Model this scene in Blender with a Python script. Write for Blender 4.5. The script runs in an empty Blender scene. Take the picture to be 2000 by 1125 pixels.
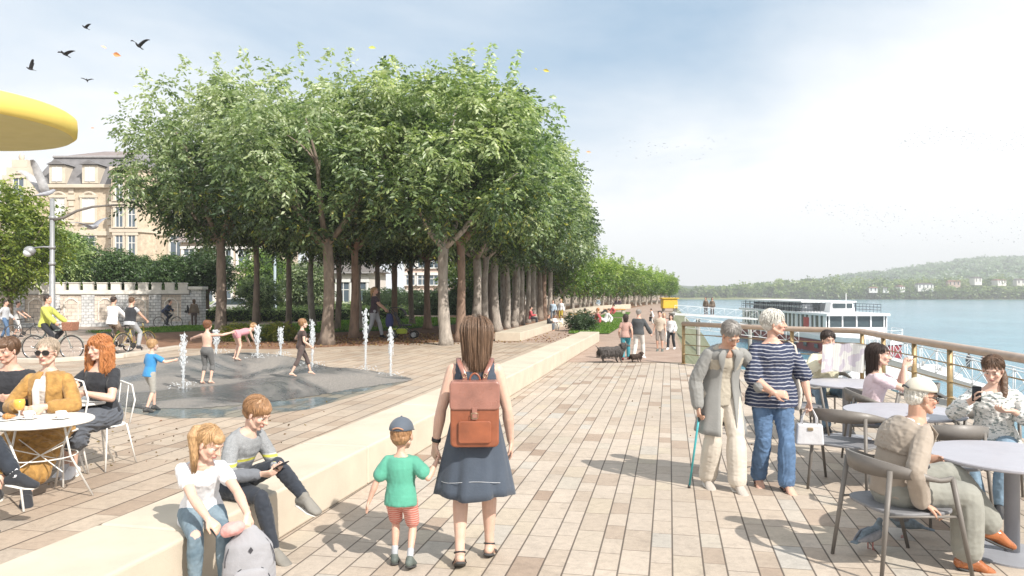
import bpy, bmesh, math, random
import numpy as np
from mathutils import Vector, Matrix, noise
R = math.radians
V = Vector
C = bpy.context.scene.collection
SC = bpy.context.scene
F, HC, HY = 1500.0, 1.9, 569.0            # focal length in photo pixels, eye height, horizon row
def G(px, py, z=0.0):                      # the point of height z seen at a photo pixel
    Y = F*(HC-z)/(py-HY)
    return V(((px-1000)*Y/F, Y, z))
def P(px, py, Y):                          # the point at distance Y seen at a photo pixel
    return V(((px-1000)*Y/F, Y, HC-(py-HY)*Y/F))
SUNV = V((-1.0, 1.15, 0)).normalized()    # where shadows fall
SUN_EL = R(41)

# ------------------------------------------------------------------ mesh builder
class MB:
    def __init__(s): s.v=[]; s.f=[]; s.c=[]; s.m=[]; s.col=None; s.mi=0
    def add(s, vs, fs):
        o=len(s.v); s.v.extend([tuple(p) for p in vs])
        for f in fs:
            s.f.append(tuple(i+o for i in f)); s.c.append(s.col); s.m.append(s.mi)
        return s
    def box(s, c, d, M=None, taper=1.0):
        c=V(c); hx,hy,hz=d[0]/2,d[1]/2,d[2]/2
        vs=[]
        for z in (-hz,hz):
            t=taper if z>0 else 1
            for x,y in ((-hx,-hy),(hx,-hy),(hx,hy),(-hx,hy)):
                p=V((x*t,y*t,z))
                if M is not None: p=M@p
                vs.append(c+p)
        return s.add(vs,[(3,2,1,0),(4,5,6,7),(0,1,5,4),(1,2,6,5),(2,3,7,6),(3,0,4,7)])
    def tube(s, pts, rad, n=12, lat=None, cap=True, rnd=False):
        """rad: per point radius or (lateral, other) pair; lat: lateral axis"""
        pts=[V(p) for p in pts]; rs=[(r,r) if not isinstance(r,(tuple,list)) else r for r in rad]
        if rnd:                       # rounded ends
            a=(pts[0]-pts[1]).normalized(); b=(pts[-1]-pts[-2]).normalized()
            r0=min(rs[0]); r1=min(rs[-1]); p0=pts[0]; p1=pts[-1]; q0=rs[0]; q1=rs[-1]
            pre=[]; post=[]; prer=[]; postr=[]
            for k in (0.98,0.85,0.5):
                w=math.sqrt(1-k*k); pre.append(p0+a*r0*k); prer.append((q0[0]*w,q0[1]*w))
            for k in (0.5,0.85,0.98):
                w=math.sqrt(1-k*k); post.append(p1+b*r1*k); postr.append((q1[0]*w,q1[1]*w))
            pts=pre+pts+post; rs=prer+rs+postr
        vs=[]; prev=None
        for i,p in enumerate(pts):
            d=(pts[min(i+1,len(pts)-1)]-pts[max(i-1,0)])
            if d.length<1e-9: d=V((0,0,1))
            d.normalize()
            if lat is not None: u=V(lat)-d*V(lat).dot(d)
            elif prev is not None: u=prev-d*prev.dot(d)
            else: u=d.orthogonal()
            if u.length<1e-6: u=d.orthogonal()
            u.normalize(); prev=u; w=d.cross(u)
            for k in range(n):
                a=2*math.pi*k/n
                vs.append(p+u*(rs[i][0]*math.cos(a))+w*(rs[i][1]*math.sin(a)))
        fs=[]
        for i in range(len(pts)-1):
            for k in range(n):
                k2=(k+1)%n
                fs.append((i*n+k,i*n+k2,(i+1)*n+k2,(i+1)*n+k))
        if cap:
            fs.append(tuple(reversed(range(n)))); fs.append(tuple((len(pts)-1)*n+k for k in range(n)))
        return s.add(vs,fs)
    def ell(s, c, r, M=None, nu=14, nv=9):
        c=V(c); vs=[]; fs=[]
        for j in range(1,nv):
            t=math.pi*j/nv
            for i in range(nu):
                a=2*math.pi*i/nu
                p=V((r[0]*math.sin(t)*math.cos(a), r[1]*math.sin(t)*math.sin(a), r[2]*math.cos(t)))
                vs.append(c+(M@p if M is not None else p))
        t0=V((0,0,r[2])); b0=V((0,0,-r[2]))
        vs.append(c+(M@t0 if M is not None else t0)); vs.append(c+(M@b0 if M is not None else b0))
        for j in range(nv-2):
            for i in range(nu):
                i2=(i+1)%nu
                fs.append((j*nu+i,(j+1)*nu+i,(j+1)*nu+i2,j*nu+i2))
        T=(nv-1)*nu; B=T+1
        for i in range(nu):
            i2=(i+1)%nu
            fs.append((i,i2,T)); fs.append(((nv-2)*nu+i2,(nv-2)*nu+i,B))
        return s.add(vs,fs)
    def lathe(s, prof, c=(0,0,0), n=24, cap=True):
        c=V(c); vs=[]; fs=[]
        for r,z in prof:
            for k in range(n):
                a=2*math.pi*k/n; vs.append(c+V((r*math.cos(a),r*math.sin(a),z)))
        for i in range(len(prof)-1):
            for k in range(n):
                k2=(k+1)%n; fs.append((i*n+k,i*n+k2,(i+1)*n+k2,(i+1)*n+k))
        if cap:
            fs.append(tuple(reversed(range(n)))); fs.append(tuple((len(prof)-1)*n+k for k in range(n)))
        return s.add(vs,fs)
    def prism(s, poly, z0, z1, M=None):
        n=len(poly)
        a=sum(poly[i][0]*poly[(i+1)%n][1]-poly[(i+1)%n][0]*poly[i][1] for i in range(n))
        if a<0: poly=list(reversed(poly))
        vs=[V((x,y,z0)) for x,y in poly]+[V((x,y,z1)) for x,y in poly]
        if M is not None: vs=[M@v for v in vs]
        fs=[tuple(reversed(range(n))), tuple(range(n,2*n))]+[(i,(i+1)%n,n+(i+1)%n,n+i) for i in range(n)]
        return s.add(vs,fs)
    def sheet(s, poly, z):
        n=len(poly)
        a=sum(poly[i][0]*poly[(i+1)%n][1]-poly[(i+1)%n][0]*poly[i][1] for i in range(n))
        if a<0: poly=list(reversed(poly))
        return s.add([V((p[0],p[1],z)) for p in poly],[tuple(range(n))])
    def mesh(s, name, smooth=True):
        me=bpy.data.meshes.new(name)
        me.from_pydata(s.v,[],s.f)
        if any(c is not None for c in s.c):
            at=me.color_attributes.new('Col','FLOAT_COLOR','CORNER')
            cols=[]
            for f,c in zip(s.f,s.c):
                c=c or (1,1,1); cols.extend([c[0],c[1],c[2],1.0]*len(f))
            at.data.foreach_set('color',cols)
        if any(s.m): me.polygons.foreach_set('material_index',s.m)
        if smooth: me.polygons.foreach_set('use_smooth',[True]*len(s.f))
        me.update()
        return me
    def build(s, name, mat, parent=None, smooth=False, loc=None, bevel=0, bseg=2, autos=None):
        me=s.mesh(name, smooth)
        o=bpy.data.objects.new(name, me); C.objects.link(o)
        for m in (mat if isinstance(mat,(list,tuple)) else [mat]): me.materials.append(m)
        if parent is not None: o.parent=parent
        if loc is not None: o.location=loc
        if bevel:
            b=o.modifiers.new('Bevel','BEVEL'); b.width=bevel; b.segments=bseg; b.limit_method='ANGLE'; b.angle_limit=R(35)
        return o

def tag(o, label=None, cat=None, group=None, kind=None):
    if label: o['label']=label
    if cat: o['category']=cat
    if group: o['group']=group
    if kind: o['kind']=kind
    return o
def thing(name, label, cat, loc=(0,0,0), rz=0, group=None, scale=None):
    o=bpy.data.objects.new(name,None); C.objects.link(o); o.empty_display_size=.2
    o.location=loc; o.rotation_euler=(0,0,R(rz))
    if scale: o.scale=(scale,)*3
    return tag(o,label,cat,group)
def copy_tree(o, loc=None, rz=None, label=None, group=None, scale=None, parent=None):
    c=o.copy(); C.objects.link(c)
    if parent is not None: c.parent=parent
    for ch in list(o.children): copy_tree(ch, parent=c)
    if loc is not None: c.location=loc
    if rz is not None: c.rotation_euler=(0,0,R(rz))
    if label: c['label']=label
    if group: c['group']=group
    if scale: c.scale=(scale,)*3 if not isinstance(scale,tuple) else scale
    return c

# ------------------------------------------------------------------ materials
class NT:
    def __init__(s,nt): s.nt=nt; s.n=nt.nodes; s.l=nt.links
    def node(s,t,**k):
        n=s.n.new(t)
        for a,b in k.items(): setattr(n,a,b)
        return n
    def put(s,sock,val):
        if isinstance(val,(int,float)): sock.default_value=val
        elif isinstance(val,(tuple,list)):
            sock.default_value=tuple(val) if len(val)==len(sock.default_value) else tuple(val)+(1,)
        elif val is not None: s.l.new(val,sock)
    def m(s,op,a,b=None,c=None,clamp=False):
        n=s.node('ShaderNodeMath',operation=op); n.use_clamp=clamp
        s.put(n.inputs[0],a)
        if b is not None: s.put(n.inputs[1],b)
        if c is not None: s.put(n.inputs[2],c)
        return n.outputs[0]
    def mix(s,f,a,b,bt='MIX'):
        n=s.node('ShaderNodeMix',data_type='RGBA',blend_type=bt)
        s.put(n.inputs['Factor'],f); s.put(n.inputs[6],a); s.put(n.inputs[7],b)
        return n.outputs[2]
    def noise(s,vec,scale,detail=3,rough=.55,dist=0,dim='3D'):
        n=s.node('ShaderNodeTexNoise',noise_dimensions=dim)
        if vec is not None: s.put(n.inputs['Vector'],vec)
        n.inputs['Scale'].default_value=scale; n.inputs['Detail'].default_value=detail
        n.inputs['Roughness'].default_value=rough; n.inputs['Distortion'].default_value=dist
        return n.outputs['Fac']
    def ramp(s,f,stops,interp='LINEAR'):
        n=s.node('ShaderNodeValToRGB'); n.color_ramp.interpolation=interp; e=n.color_ramp.elements
        while len(e)<len(stops): e.new(.5)
        for x,(p,c) in zip(e,stops): x.position=p; x.color=(c[0],c[1],c[2],1)
        s.put(n.inputs[0],f); return n.outputs[0]
    def rng(s,f,a,b,c=0,d=1):
        n=s.node('ShaderNodeMapRange'); s.put(n.inputs[0],f)
        for i,x in zip((1,2,3,4),(a,b,c,d)): n.inputs[i].default_value=x
        return n.outputs[0]
    def bump(s,h,strength=.3,dist=.01):
        n=s.node('ShaderNodeBump'); n.inputs['Strength'].default_value=strength; n.inputs['Distance'].default_value=dist
        s.put(n.inputs['Height'],h); return n.outputs[0]
    def coord(s,which='Object',scale=None):
        n=s.node('ShaderNodeTexCoord')
        if scale is None: return n.outputs[which]
        mp=s.node('ShaderNodeMapping'); mp.inputs['Scale'].default_value=scale; s.l.new(n.outputs[which],mp.inputs[0])
        return mp.outputs[0]
def newmat(name):
    m=bpy.data.materials.new(name); m.use_nodes=True
    t=NT(m.node_tree); b=m.node_tree.nodes['Principled BSDF']
    return m,t,b
def hsvmul(c,k): return tuple(max(0,min(1,x*k)) for x in c)
_mc={}
def mat(name, col, rough=.6, var=.18, scale=6, bump=.0, bscale=30, bdist=.01, metal=0, stretch=None, vcol=False, sheen=0, trans=0, spec=None, world=False):
    """a plain material with uneven colour and a fine bump"""
    if name in _mc: return _mc[name]
    m,t,b=newmat(name); vec=t.coord('Object',stretch)
    if world:
        g=t.node('ShaderNodeNewGeometry'); vec=g.outputs['Position']
    n=t.noise(vec,scale,5,.6)
    base=tuple(col)
    if vcol:
        a=t.node('ShaderNodeVertexColor'); a.layer_name='Col'; src=a.outputs[0]
        k=t.rng(n,.25,.75,1-var,1+var); vm=t.node('ShaderNodeVectorMath',operation='SCALE'); t.l.new(src,vm.inputs[0]); t.l.new(k,vm.inputs['Scale']); colr=vm.outputs[0]
    else:
        colr=t.ramp(n,[(.25,hsvmul(base,1-var)),(.75,hsvmul(base,1+var))])
    t.put(b.inputs['Base Color'],colr)
    b.inputs['Roughness'].default_value=rough; b.inputs['Metallic'].default_value=metal
    t.put(b.inputs['Roughness'],t.rng(t.noise(vec,scale*2.3,3),.3,.7,max(0,rough-.08),min(1,rough+.08)))
    if sheen: b.inputs['Sheen Weight'].default_value=sheen
    if spec is not None: b.inputs['Specular IOR Level'].default_value=spec
    if bump: t.put(b.inputs['Normal'],t.bump(t.noise(vec,bscale,5,.65),bump,bdist))
    _mc[name]=m; return m
def leafmat(name, trans=.35, rough=.38):
    if name in _mc: return _mc[name]
    m,t,b=newmat(name)
    a=t.node('ShaderNodeVertexColor'); a.layer_name='Col'
    oi=t.node('ShaderNodeObjectInfo')
    k=t.rng(oi.outputs['Random'],0,1,.85,1.18)
    vm=t.node('ShaderNodeVectorMath',operation='SCALE'); t.l.new(a.outputs[0],vm.inputs[0]); t.l.new(k,vm.inputs['Scale'])
    t.put(b.inputs['Base Color'],vm.outputs[0]); b.inputs['Roughness'].default_value=rough
    b.inputs['Specular IOR Level'].default_value=.6
    tr=t.node('ShaderNodeBsdfTranslucent'); 
    tc=t.node('ShaderNodeVectorMath',operation='MULTIPLY'); t.l.new(vm.outputs[0],tc.inputs[0]); tc.inputs[1].default_value=(1.3,1.5,.6)
    t.l.new(tc.outputs[0],tr.inputs[0])
    ms=t.node('ShaderNodeMixShader'); ms.inputs[0].default_value=trans
    out=[n for n in m.node_tree.nodes if n.type=='OUTPUT_MATERIAL'][0]
    t.l.new(b.outputs[0],ms.inputs[1]); t.l.new(tr.outputs[0],ms.inputs[2]); t.l.new(ms.outputs[0],out.inputs[0])
    _mc[name]=m; return m
# ------------------------------------------------------------------ people
_pending=[]      # (object, voxel, smooth iterations, fold amplitude, colouring function)
def remeshed(mb, name, material, parent, voxel, smooth=3, fold=0, fscale=9, paint=None, seed=0):
    o=mb.build(name, material, parent, smooth=True)
    md=o.modifiers.new('Remesh','REMESH'); md.mode='VOXEL'; md.voxel_size=voxel; md.use_smooth_shade=True
    sm=o.modifiers.new('Smooth','SMOOTH'); sm.iterations=smooth; sm.factor=.5
    _pending.append((o,fold,fscale,paint,seed)); return o
def bake_pending():
    bpy.context.view_layer.update()
    dg=bpy.context.evaluated_depsgraph_get()
    for o,fold,fs,paint,seed in _pending:
        ms=list(o.data.materials)
        me=bpy.data.meshes.new_from_object(o.evaluated_get(dg)); o.modifiers.clear(); o.data=me; me.name=o.name
        n=len(me.vertices); co=np.empty(n*3); me.vertices.foreach_get('co',co); co=co.reshape(-1,3)
        if fold:
            nr=np.empty(n*3); me.vertices.foreach_get('normal',nr); nr=nr.reshape(-1,3)
            d=np.empty(n)
            for i in range(n):
                x,y,z=co[i]
                w=noise.noise((x*2.1+seed,y*2.1,z*2.1))
                a=noise.noise((x*fs+w*3,y*fs+seed,z*fs*.6+w*7)); b=noise.noise((x*fs*1.6+seed,y*fs*1.6+w*4,z*fs*2.4+w*9)); d[i]=.75*(.5-abs(a)*2.2)+.6*(.4-abs(b)*2)
            co=co+nr*(d*fold)[:,None]; me.vertices.foreach_set('co',co.reshape(-1))
        if paint is not None:
            c=paint(co); a=me.color_attributes.new('Col','FLOAT_COLOR','POINT')
            a.data.foreach_set('color',np.concatenate([c,np.ones((n,1))],1).reshape(-1))
        if not me.materials:
            for m in ms: me.materials.append(m)
        me.polygons.foreach_set('use_smooth',[True]*len(me.polygons)); me.update()
    _pending.clear()

def skinmat():
    if 'skin' in _mc: return _mc['skin']
    m,t,b=newmat('skin'); a=t.node('ShaderNodeVertexColor'); a.layer_name='Col'
    n=t.noise(t.coord('Object'),22,4); k=t.rng(n,.3,.7,.93,1.06)
    vm=t.node('ShaderNodeVectorMath',operation='SCALE'); t.l.new(a.outputs[0],vm.inputs[0]); t.l.new(k,vm.inputs['Scale'])
    t.put(b.inputs['Base Color'],vm.outputs[0]); b.inputs['Roughness'].default_value=.5
    b.inputs['Subsurface Weight'].default_value=.12; b.inputs['Subsurface Radius'].default_value=(.02,.008,.004); b.inputs['Subsurface Scale'].default_value=.5
    t.put(b.inputs['Normal'],t.bump(t.noise(t.coord('Object'),140,3),.15,.002))
    _mc['skin']=m; return m
def hairmat(name,col):
    if name in _mc: return _mc[name]
    m,t,b=newmat(name); vec=t.coord('Object',(60,60,7)); n=t.noise(vec,2.2,4,.7)
    t.put(b.inputs['Base Color'],t.ramp(n,[(.3,hsvmul(col,.5)),(.55,col),(.78,hsvmul(col,1.6))]))
    b.inputs['Roughness'].default_value=.42; b.inputs['Anisotropic'].default_value=.5
    t.put(b.inputs['Normal'],t.bump(n,.7,.006)); _mc[name]=m; return m
def cloth(name,col,rough=.85,var=.12,bs=45,bump=.35,scale=5): return mat(name,col,rough,var,scale,bump,bs,.004,sheen=.15)
def ik(a,c,l1,l2,hint):
    a=V(a); c=V(c); d=c-a; L=d.length; mx=(l1+l2)*.995
    if L>mx: c=a+d*(mx/L); d=c-a; L=mx
    if L<abs(l1-l2)*1.05+1e-4: L=abs(l1-l2)*1.05+1e-4
    u=d.normalized(); h=V(hint)-u*V(hint).dot(u)
    if h.length<1e-5: h=u.orthogonal()
    h.normalize(); x=(l1*l1-l2*l2+L*L)/(2*L); y=math.sqrt(max(0,l1*l1-x*x))
    return a+u*x+h*y, c

class Human:
    """local frame: faces +Y, its right hand on +X, feet near z=0"""
    def __init__(s, label, loc, hd=0, H=1.7, pel=(0,0,.93), lean=4, side=0, twist=0, head=(5,0,0), hunch=0, feet=None, hands=None,
                 knees=None, elbows=None, fat=1.0, limb=1.0, hs=1.0, child=False, female=False, vox=.006, skin=(.56,.34,.25), hair=(.1,.06,.04),
                 toes=None, curl=35, hdir=None, pn=None, scale=None, face=True, group=None, bare=False, legk=1.0, name='person'):
        s.k=k=H/1.7; s.vox=vox; s.skin=skin; s.fat=fat; s.limb=limb; s.child=child; s.female=female; s.face=face; s.bare=bare
        s.root=thing(name,label,'person',loc,hd,group,scale); s.seed=random.random()*50
        s.hk=k*hs*(1.0 if not child else 1.0)
        pel=V(pel); s.pel=pel
        T=Matrix.Rotation(R(twist),3,'Z')@Matrix.Rotation(R(side),3,'Y')@Matrix.Rotation(R(-lean),3,'X'); s.T=T
        s.bend=hunch
        s.sw=(.152 if female else .168)*k*(.5+.5*fat)*(.93 if child else 1)
        def sp(t,x=0,y=0):       # point on the bent spine
            q=max(0,t-.15)/.35; yy=y+hunch*q*q*.12
            return pel+T@V((x*k,yy*k,t*k*(1-.10*hunch*q)))
        s.sp=sp
        s.neckb=sp(.50,0,-.012); s.sh={1:sp(.425,s.sw/k,-.008),-1:sp(.425,-s.sw/k,-.008)}
        hp,hy,hr=head
        s.Hm=Matrix.Rotation(R(-hy),3,'Z')@Matrix.Rotation(R(hr),3,'Y')@Matrix.Rotation(R(-hp),3,'X')
        up=(T@V((0,0,1))*.45+V((0,0,1))*.55).normalized()
        s.hc=s.neckb+up*(.085*k)+s.Hm@V((0,.022,.085))*s.hk
        hw=.09*k
        s.hip={1:pel+V((hw,0,-.01*k)),-1:pel+V((-hw,0,-.01*k))}
        ul,ll=.425*k*legk,.42*k*legk
        ua,la=.285*k,.25*k
        feet=feet or {1:(.1,0,.09),-1:(-.1,0,.09)}; hands=hands or {}; knees=knees or {}; elbows=elbows or {}
        s.knee={};s.ank={};s.elb={};s.wr={}
        for sd in (1,-1):
            f=V(feet.get(sd,(.1*sd,0,.09)));
            s.knee[sd],s.ank[sd]=ik(s.hip[sd],f,ul,ll,knees.get(sd,(0.05*sd,1,.1)))
            hnd=V(hands[sd]) if sd in hands else s.sh[sd]+V((.06*sd,.03,-.52))*k
            s.elb[sd],s.wr[sd]=ik(s.sh[sd],hnd,ua,la,elbows.get(sd,(.35*sd,-1,-.3)))
        s.toes=toes or {}; s.curl=curl if isinstance(curl,dict) else {1:curl,-1:curl}; s.hdir=hdir or {}; s.pn=pn or {}
    # --- primitives
    def torso(s,mb,t0=-.11,t1=.53,inf=0,flare=0,belly=0,keep=False,back=0):
        k=s.k; f=s.fat
        if s.female: prof=[(-.12,.085,.075,0),(-.06,.158,.108,-.008),(0,.172,.115,-.01),(.08,.155,.103,-.004),(.16,.128,.09,0),(.26,.142,.1,.004),(.34,.152,.108,.01),(.41,.155,.095,0),(.455,.135,.075,-.008),(.49,.085,.06,-.012),(.53,.05,.05,-.01)]
        else: prof=[(-.12,.085,.075,0),(-.06,.15,.105,-.008),(0,.162,.11,-.008),(.08,.15,.102,-.002),(.16,.142,.096,.002),(.26,.158,.106,.002),(.35,.175,.114,.002),(.41,.178,.1,-.004),(.455,.155,.08,-.01),(.49,.095,.065,-.014),(.53,.055,.055,-.012)]
        if s.child: prof=[(a,b*.88,c*.98,d) for a,b,c,d in prof]
        def at(t):
            for i in range(len(prof)-1):
                if prof[i][0]<=t<=prof[i+1][0]:
                    q=(t-prof[i][0])/(prof[i+1][0]-prof[i][0]); return [prof[i][j]*(1-q)+prof[i+1][j]*q for j in range(4)]
            return prof[0] if t<prof[0][0] else prof[-1]
        ts=sorted(set([t0,t1]+[p[0] for p in prof if t0<p[0]<t1])) if t0>=-.12 else [t0]+[p[0] for p in prof if p[0]<t1]+[t1]
        pts=[];rs=[]
        for t in ts:
            a=at(t) if not (keep and t<0) else at(0); fl=1+flare*max(0,(.2-t))/.3; b=belly*max(0,1-abs(t-.1)/.16)
            ff=f if t<.38 else (1+f)/2
            if t>.47: ff=1
            pts.append(s.sp(t,0,a[3]+b*.5-back)); rs.append(((a[1]*ff*fl)*k+inf,(a[2]*ff*fl+b)*k+inf))
        mb.tube(pts,rs,20,lat=s.T@V((1,0,0)),rnd=False)
        if s.female and not s.child and t1>.35 and t0<.3:
            for sd in (1,-1): mb.ell(s.sp(.325,.062*sd,.06),((.062*k*f+inf),(.05*k*f+inf),(.06*k*f+inf)),s.T)
    def arm(s,mb,sd,f0=0,f1=2,inf=0,flare=0):
        k=s.k*s.limb; S,E,W=s.sh[sd],s.elb[sd],s.wr[sd]
        def pt(t): return S.lerp(E,t) if t<=1 else E.lerp(W,t-1)
        prof=[(0,.048),(.2,.049),(.6,.044),(.95,.038),(1.05,.038),(1.3,.041),(1.6,.034),(2,.0255)]
        def at(t):
            for i in range(len(prof)-1):
                if prof[i][0]<=t<=prof[i+1][0]:
                    q=(t-prof[i][0])/(prof[i+1][0]-prof[i][0]); return prof[i][1]*(1-q)+prof[i+1][1]*q
            return .0255
        ts=sorted(set([f0,f1]+[p[0] for p in prof if f0<p[0]<f1]))
        for a,b in ((f0,min(1,f1)),(max(1,f0),f1)):
            tt=[t for t in ts if a<=t<=b]
            if len(tt)>1:
                mb.tube([pt(t) for t in tt],[at(t)*k+inf*min(1,.55+t*.9)+flare*max(0,t-.2) for t in tt],12,rnd=(b<=1.0 and f1>1) or f0==0)
        if f0==0: mb.ell(S+(s.T@V((-.022*sd*s.k,0,-.004))),(.05*k+inf*.6,)*3)
        if f0<1<f1: mb.ell(E,(.037*k+inf,)*3)
    def leg(s,mb,sd,f0=0,f1=2,inf=0,flare=0,fl0=1.0):
        k=s.k*s.limb*(.6+.4*s.fat); H_,K,A=s.hip[sd],s.knee[sd],s.ank[sd]
        if s.child: k*=.92
        def pt(t): return H_.lerp(K,t) if t<=1 else K.lerp(A,t-1)
        prof=[(0,.09),(.2,.087),(.6,.068),(.92,.054),(1.05,.052),(1.25,.055),(1.45,.05),(1.8,.036),(2,.034)]
        def at(t):
            for i in range(len(prof)-1):
                if prof[i][0]<=t<=prof[i+1][0]:
                    q=(t-prof[i][0])/(prof[i+1][0]-prof[i][0]); return prof[i][1]*(1-q)+prof[i+1][1]*q
            return .034
        ts=sorted(set([f0,f1]+[p[0] for p in prof if f0<p[0]<f1]))
        back=(K-A).normalized().cross(V((1,0,0)))
        for a,b in ((f0,min(1,f1)),(max(1,f0),f1)):
            tt=[t for t in ts if a<=t<=b]
            if len(tt)>1: mb.tube([pt(t) for t in tt],[at(t)*k+inf+flare*max(0,t-fl0) for t in tt],14,rnd=(b<=1 and f1>1) or f0==0)
        if f0<1<f1: mb.ell(K,(.053*k+inf,)*3)
    def footdir(s,sd):
        d=V(s.toes[sd]) if sd in s.toes else V((.12*sd,1,-.25)); return d.normalized()
    def foot(s,mb,sd,inf=0,sole=False):
        k=s.k; A=s.ank[sd]; d=s.footdir(sd); lat=d.cross(V((0,0,1)))
        if lat.length<.2: lat=V((1,0,0))
        lat.normalize(); up=lat.cross(d)
        if up.z<0 and abs(d.z)<.8: up=-up
        heel=A-up*.045*k-d*.035*k; ball=A-up*.055*k+d*.115*k; toe=A-up*.062*k+d*.165*k; mid=A-up*.03*k+d*.05*k
        mb.tube([heel,mid,ball,toe],[(.032*k+inf,.034*k+inf),(.036*k+inf,.038*k+inf),(.045*k+inf,.026*k+inf),(.036*k+inf,.015*k+inf)],12,lat=lat,rnd=True)
        mb.tube([A,A-up*.03*k-d*.01*k],[.034*k+inf]*2,10,rnd=True)
        return heel,ball,toe,lat,up,d
    def hand(s,mb,sd):
        k=s.k*(.98 if not s.child else .95); W=s.wr[sd]; E=s.elb[sd]
        d=V(s.hdir[sd]).normalized() if sd in s.hdir else (W-E).normalized()
        pn=V(s.pn[sd]) if sd in s.pn else V((-sd,0,0)); pn=(pn-d*pn.dot(d))
        if pn.length<1e-3: pn=d.orthogonal()
        pn.normalize(); lat=d.cross(pn); 
        if sd<0: lat=-lat                       # towards the thumb
        lat=-lat if (sd>0) else -lat
        base=W; kn=W+d*.088*k
        mb.tube([W-d*.02*k,W+d*.03*k,kn],[(.026*k,.02*k),(.036*k,.017*k),(.041*k,.014*k)],12,lat=lat,rnd=True)
        c=R(s.curl[sd])
        for i,(off,L) in enumerate(((.03,.072),(.0105,.08),(-.0105,.075),(-.03,.06))):
            p=kn+lat*off*k-d*.004*k; a=c*(.55+.12*i); pts=[p-d*.01*k,p]; ang=0
            for j,fr in enumerate((.42,.32,.26)):
                ang+=a*(.8 if j==0 else 1.0); dd=d*math.cos(ang)+pn*math.sin(ang)+lat*off*.6*(1-j*.3)
                p=p+dd.normalized()*L*fr*k; pts.append(p)
            mb.tube(pts,[.0095*k,.0095*k,.0088*k,.008*k,.0068*k],8,rnd=True)
        p=W+d*.022*k+lat*.024*k; dd=(d*.72+lat*.62+pn*.25).normalized(); p2=p+dd*.04*k; d2=(d*.9+lat*.15+pn*.45).normalized(); p3=p2+d2*.03*k; p4=p3+(d2+pn*.3).normalized()*.022*k
        mb.tube([p,p2,p3,p4],[.014*k,.012*k,.0105*k,.0085*k],8,rnd=True)
    def headprims(s,mb):
        c=s.hc; M=s.Hm; k=s.hk
        def e(p,r,M2=None): mb.ell(c+M@(V(p)*k),tuple(x*k for x in r),M if M2 is None else M@M2,16,12)
        def t(pts,rs,n=10): mb.tube([c+M@(V(p)*k) for p in pts],[r*k for r in rs],n,rnd=True)
        e((0,-.012,.032),(.073,.092,.082)); e((0,.022,-.022),(.06,.066,.072)); e((0,.03,-.06),(.046,.052,.046))
        e((0,.066,-.092),(.023,.02,.017)); t([(-.03,.078,.027),(.03,.078,.027)],[.013,.013])
        t([(0,.086,.018),(0,.100,-.012),(0,.108,-.026)],[.007,.009,.0125]); e((.011,.097,-.028),(.008,.009,.007)); e((-.011,.097,-.028),(.008,.009,.007))
        for sd in (1,-1):
            e((.04*sd,.06,-.022),(.022,.022,.022)); e((.029*sd,.073,.006),(.014,.012,.011))
            e((.075*sd,-.004,-.008),(.008,.017,.03),Matrix.Rotation(R(-18*sd),3,'Z')@Matrix.Rotation(R(12),3,'X'))
            t([(.052*sd,.0,-.05),(.03*sd,.045,-.085)],[.018,.018])
        t([(-.018,.086,-.053),(0,.092,-.051),(.018,.086,-.053)],[.005,.0075,.005]); t([(-.014,.086,-.062),(0,.09,-.063),(.014,.086,-.062)],[.005,.008,.005])
        nb=s.neckb+V((0,0,-.04*s.k)); j=c+M@(V((0,-.022,-.06))*k); rr=(.056 if not s.female else .048)*s.k*(.85 if s.child else 1)
        mb.tube([nb,nb.lerp(j,.5),j],[rr*1.25,rr,rr*1.0],14,rnd=True)
    def body(s,skipfeet=()):
        mb=MB(); s.torso(mb)
        for sd in (1,-1):
            s.arm(mb,sd); s.leg(mb,sd); s.hand(mb,sd)
            if sd not in skipfeet: s.foot(mb,sd)
        s.headprims(mb)
        hc=np.array(s.hc); Mi=np.array(s.Hm.transposed()); k=s.hk; skin=np.array(s.skin); brow=np.array(s.browcol) if hasattr(s,'browcol') else skin*.4
        face=s.face
        def paint(co):
            c=np.tile(skin,(len(co),1))
            q=((co-hc)@Mi.T)/k; x,y,z=q[:,0],q[:,1],q[:,2]; hd=(np.abs(x)<.09)&(np.abs(z)<.14)&(np.abs(y)<.14)
            fr=hd&(y>.04)
            def bl(mask,col,a=1.0): c[mask]=c[mask]*(1-a)+np.array(col)*a
            bl(fr&(((np.abs(x)-.04)/.025)**2+((z+.025)/.02)**2<1),skin*np.array([1.06,.84,.82]),.5)
            if face:
                bl(fr&(((np.abs(x)-.03)/.021)**2+((z-.008)/.015)**2<1),skin*.6,.6)
                bl(fr&(((np.abs(x)-.03)/.015)**2+((z-.006)/.0065)**2<1),(.62,.6,.58),.85)
                bl(fr&(((np.abs(x)-.03)/.0075)**2+((z-.006)/.0075)**2<1),(.04,.025,.02),.95)
                bl(fr&(((np.abs(x)-.031)/.022)**2+((z-.03)/.0055)**2<1),brow,.85)
                bl(fr&((x/.023)**2+((z+.057)/.0105)**2<1),skin*np.array([.85,.45,.45]) if not s.female else np.array([.42,.12,.12]),.85)
                bl(fr&((x/.02)**2+((z+.057)/.002)**2<1),skin*.35,.8)
                bl(hd&(y>.09)&(np.abs(np.abs(x)-.009)<.004)&(np.abs(z+.034)<.005),skin*.35,.8)
            return c
        s.bodyo=remeshed(mb,'body',skinmat(),s.root,s.vox,2,0,paint=paint)
        return s
    # --- clothes
    def garment(s,name,m,fn,inf=.012,fold=.004,fs=16,sm=3,vox=None):
        mb=MB(); fn(mb); return remeshed(mb,name,m,s.root,vox or max(s.vox,.007)*1.15,sm,fold*s.k,fs/s.k,seed=s.seed)
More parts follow.
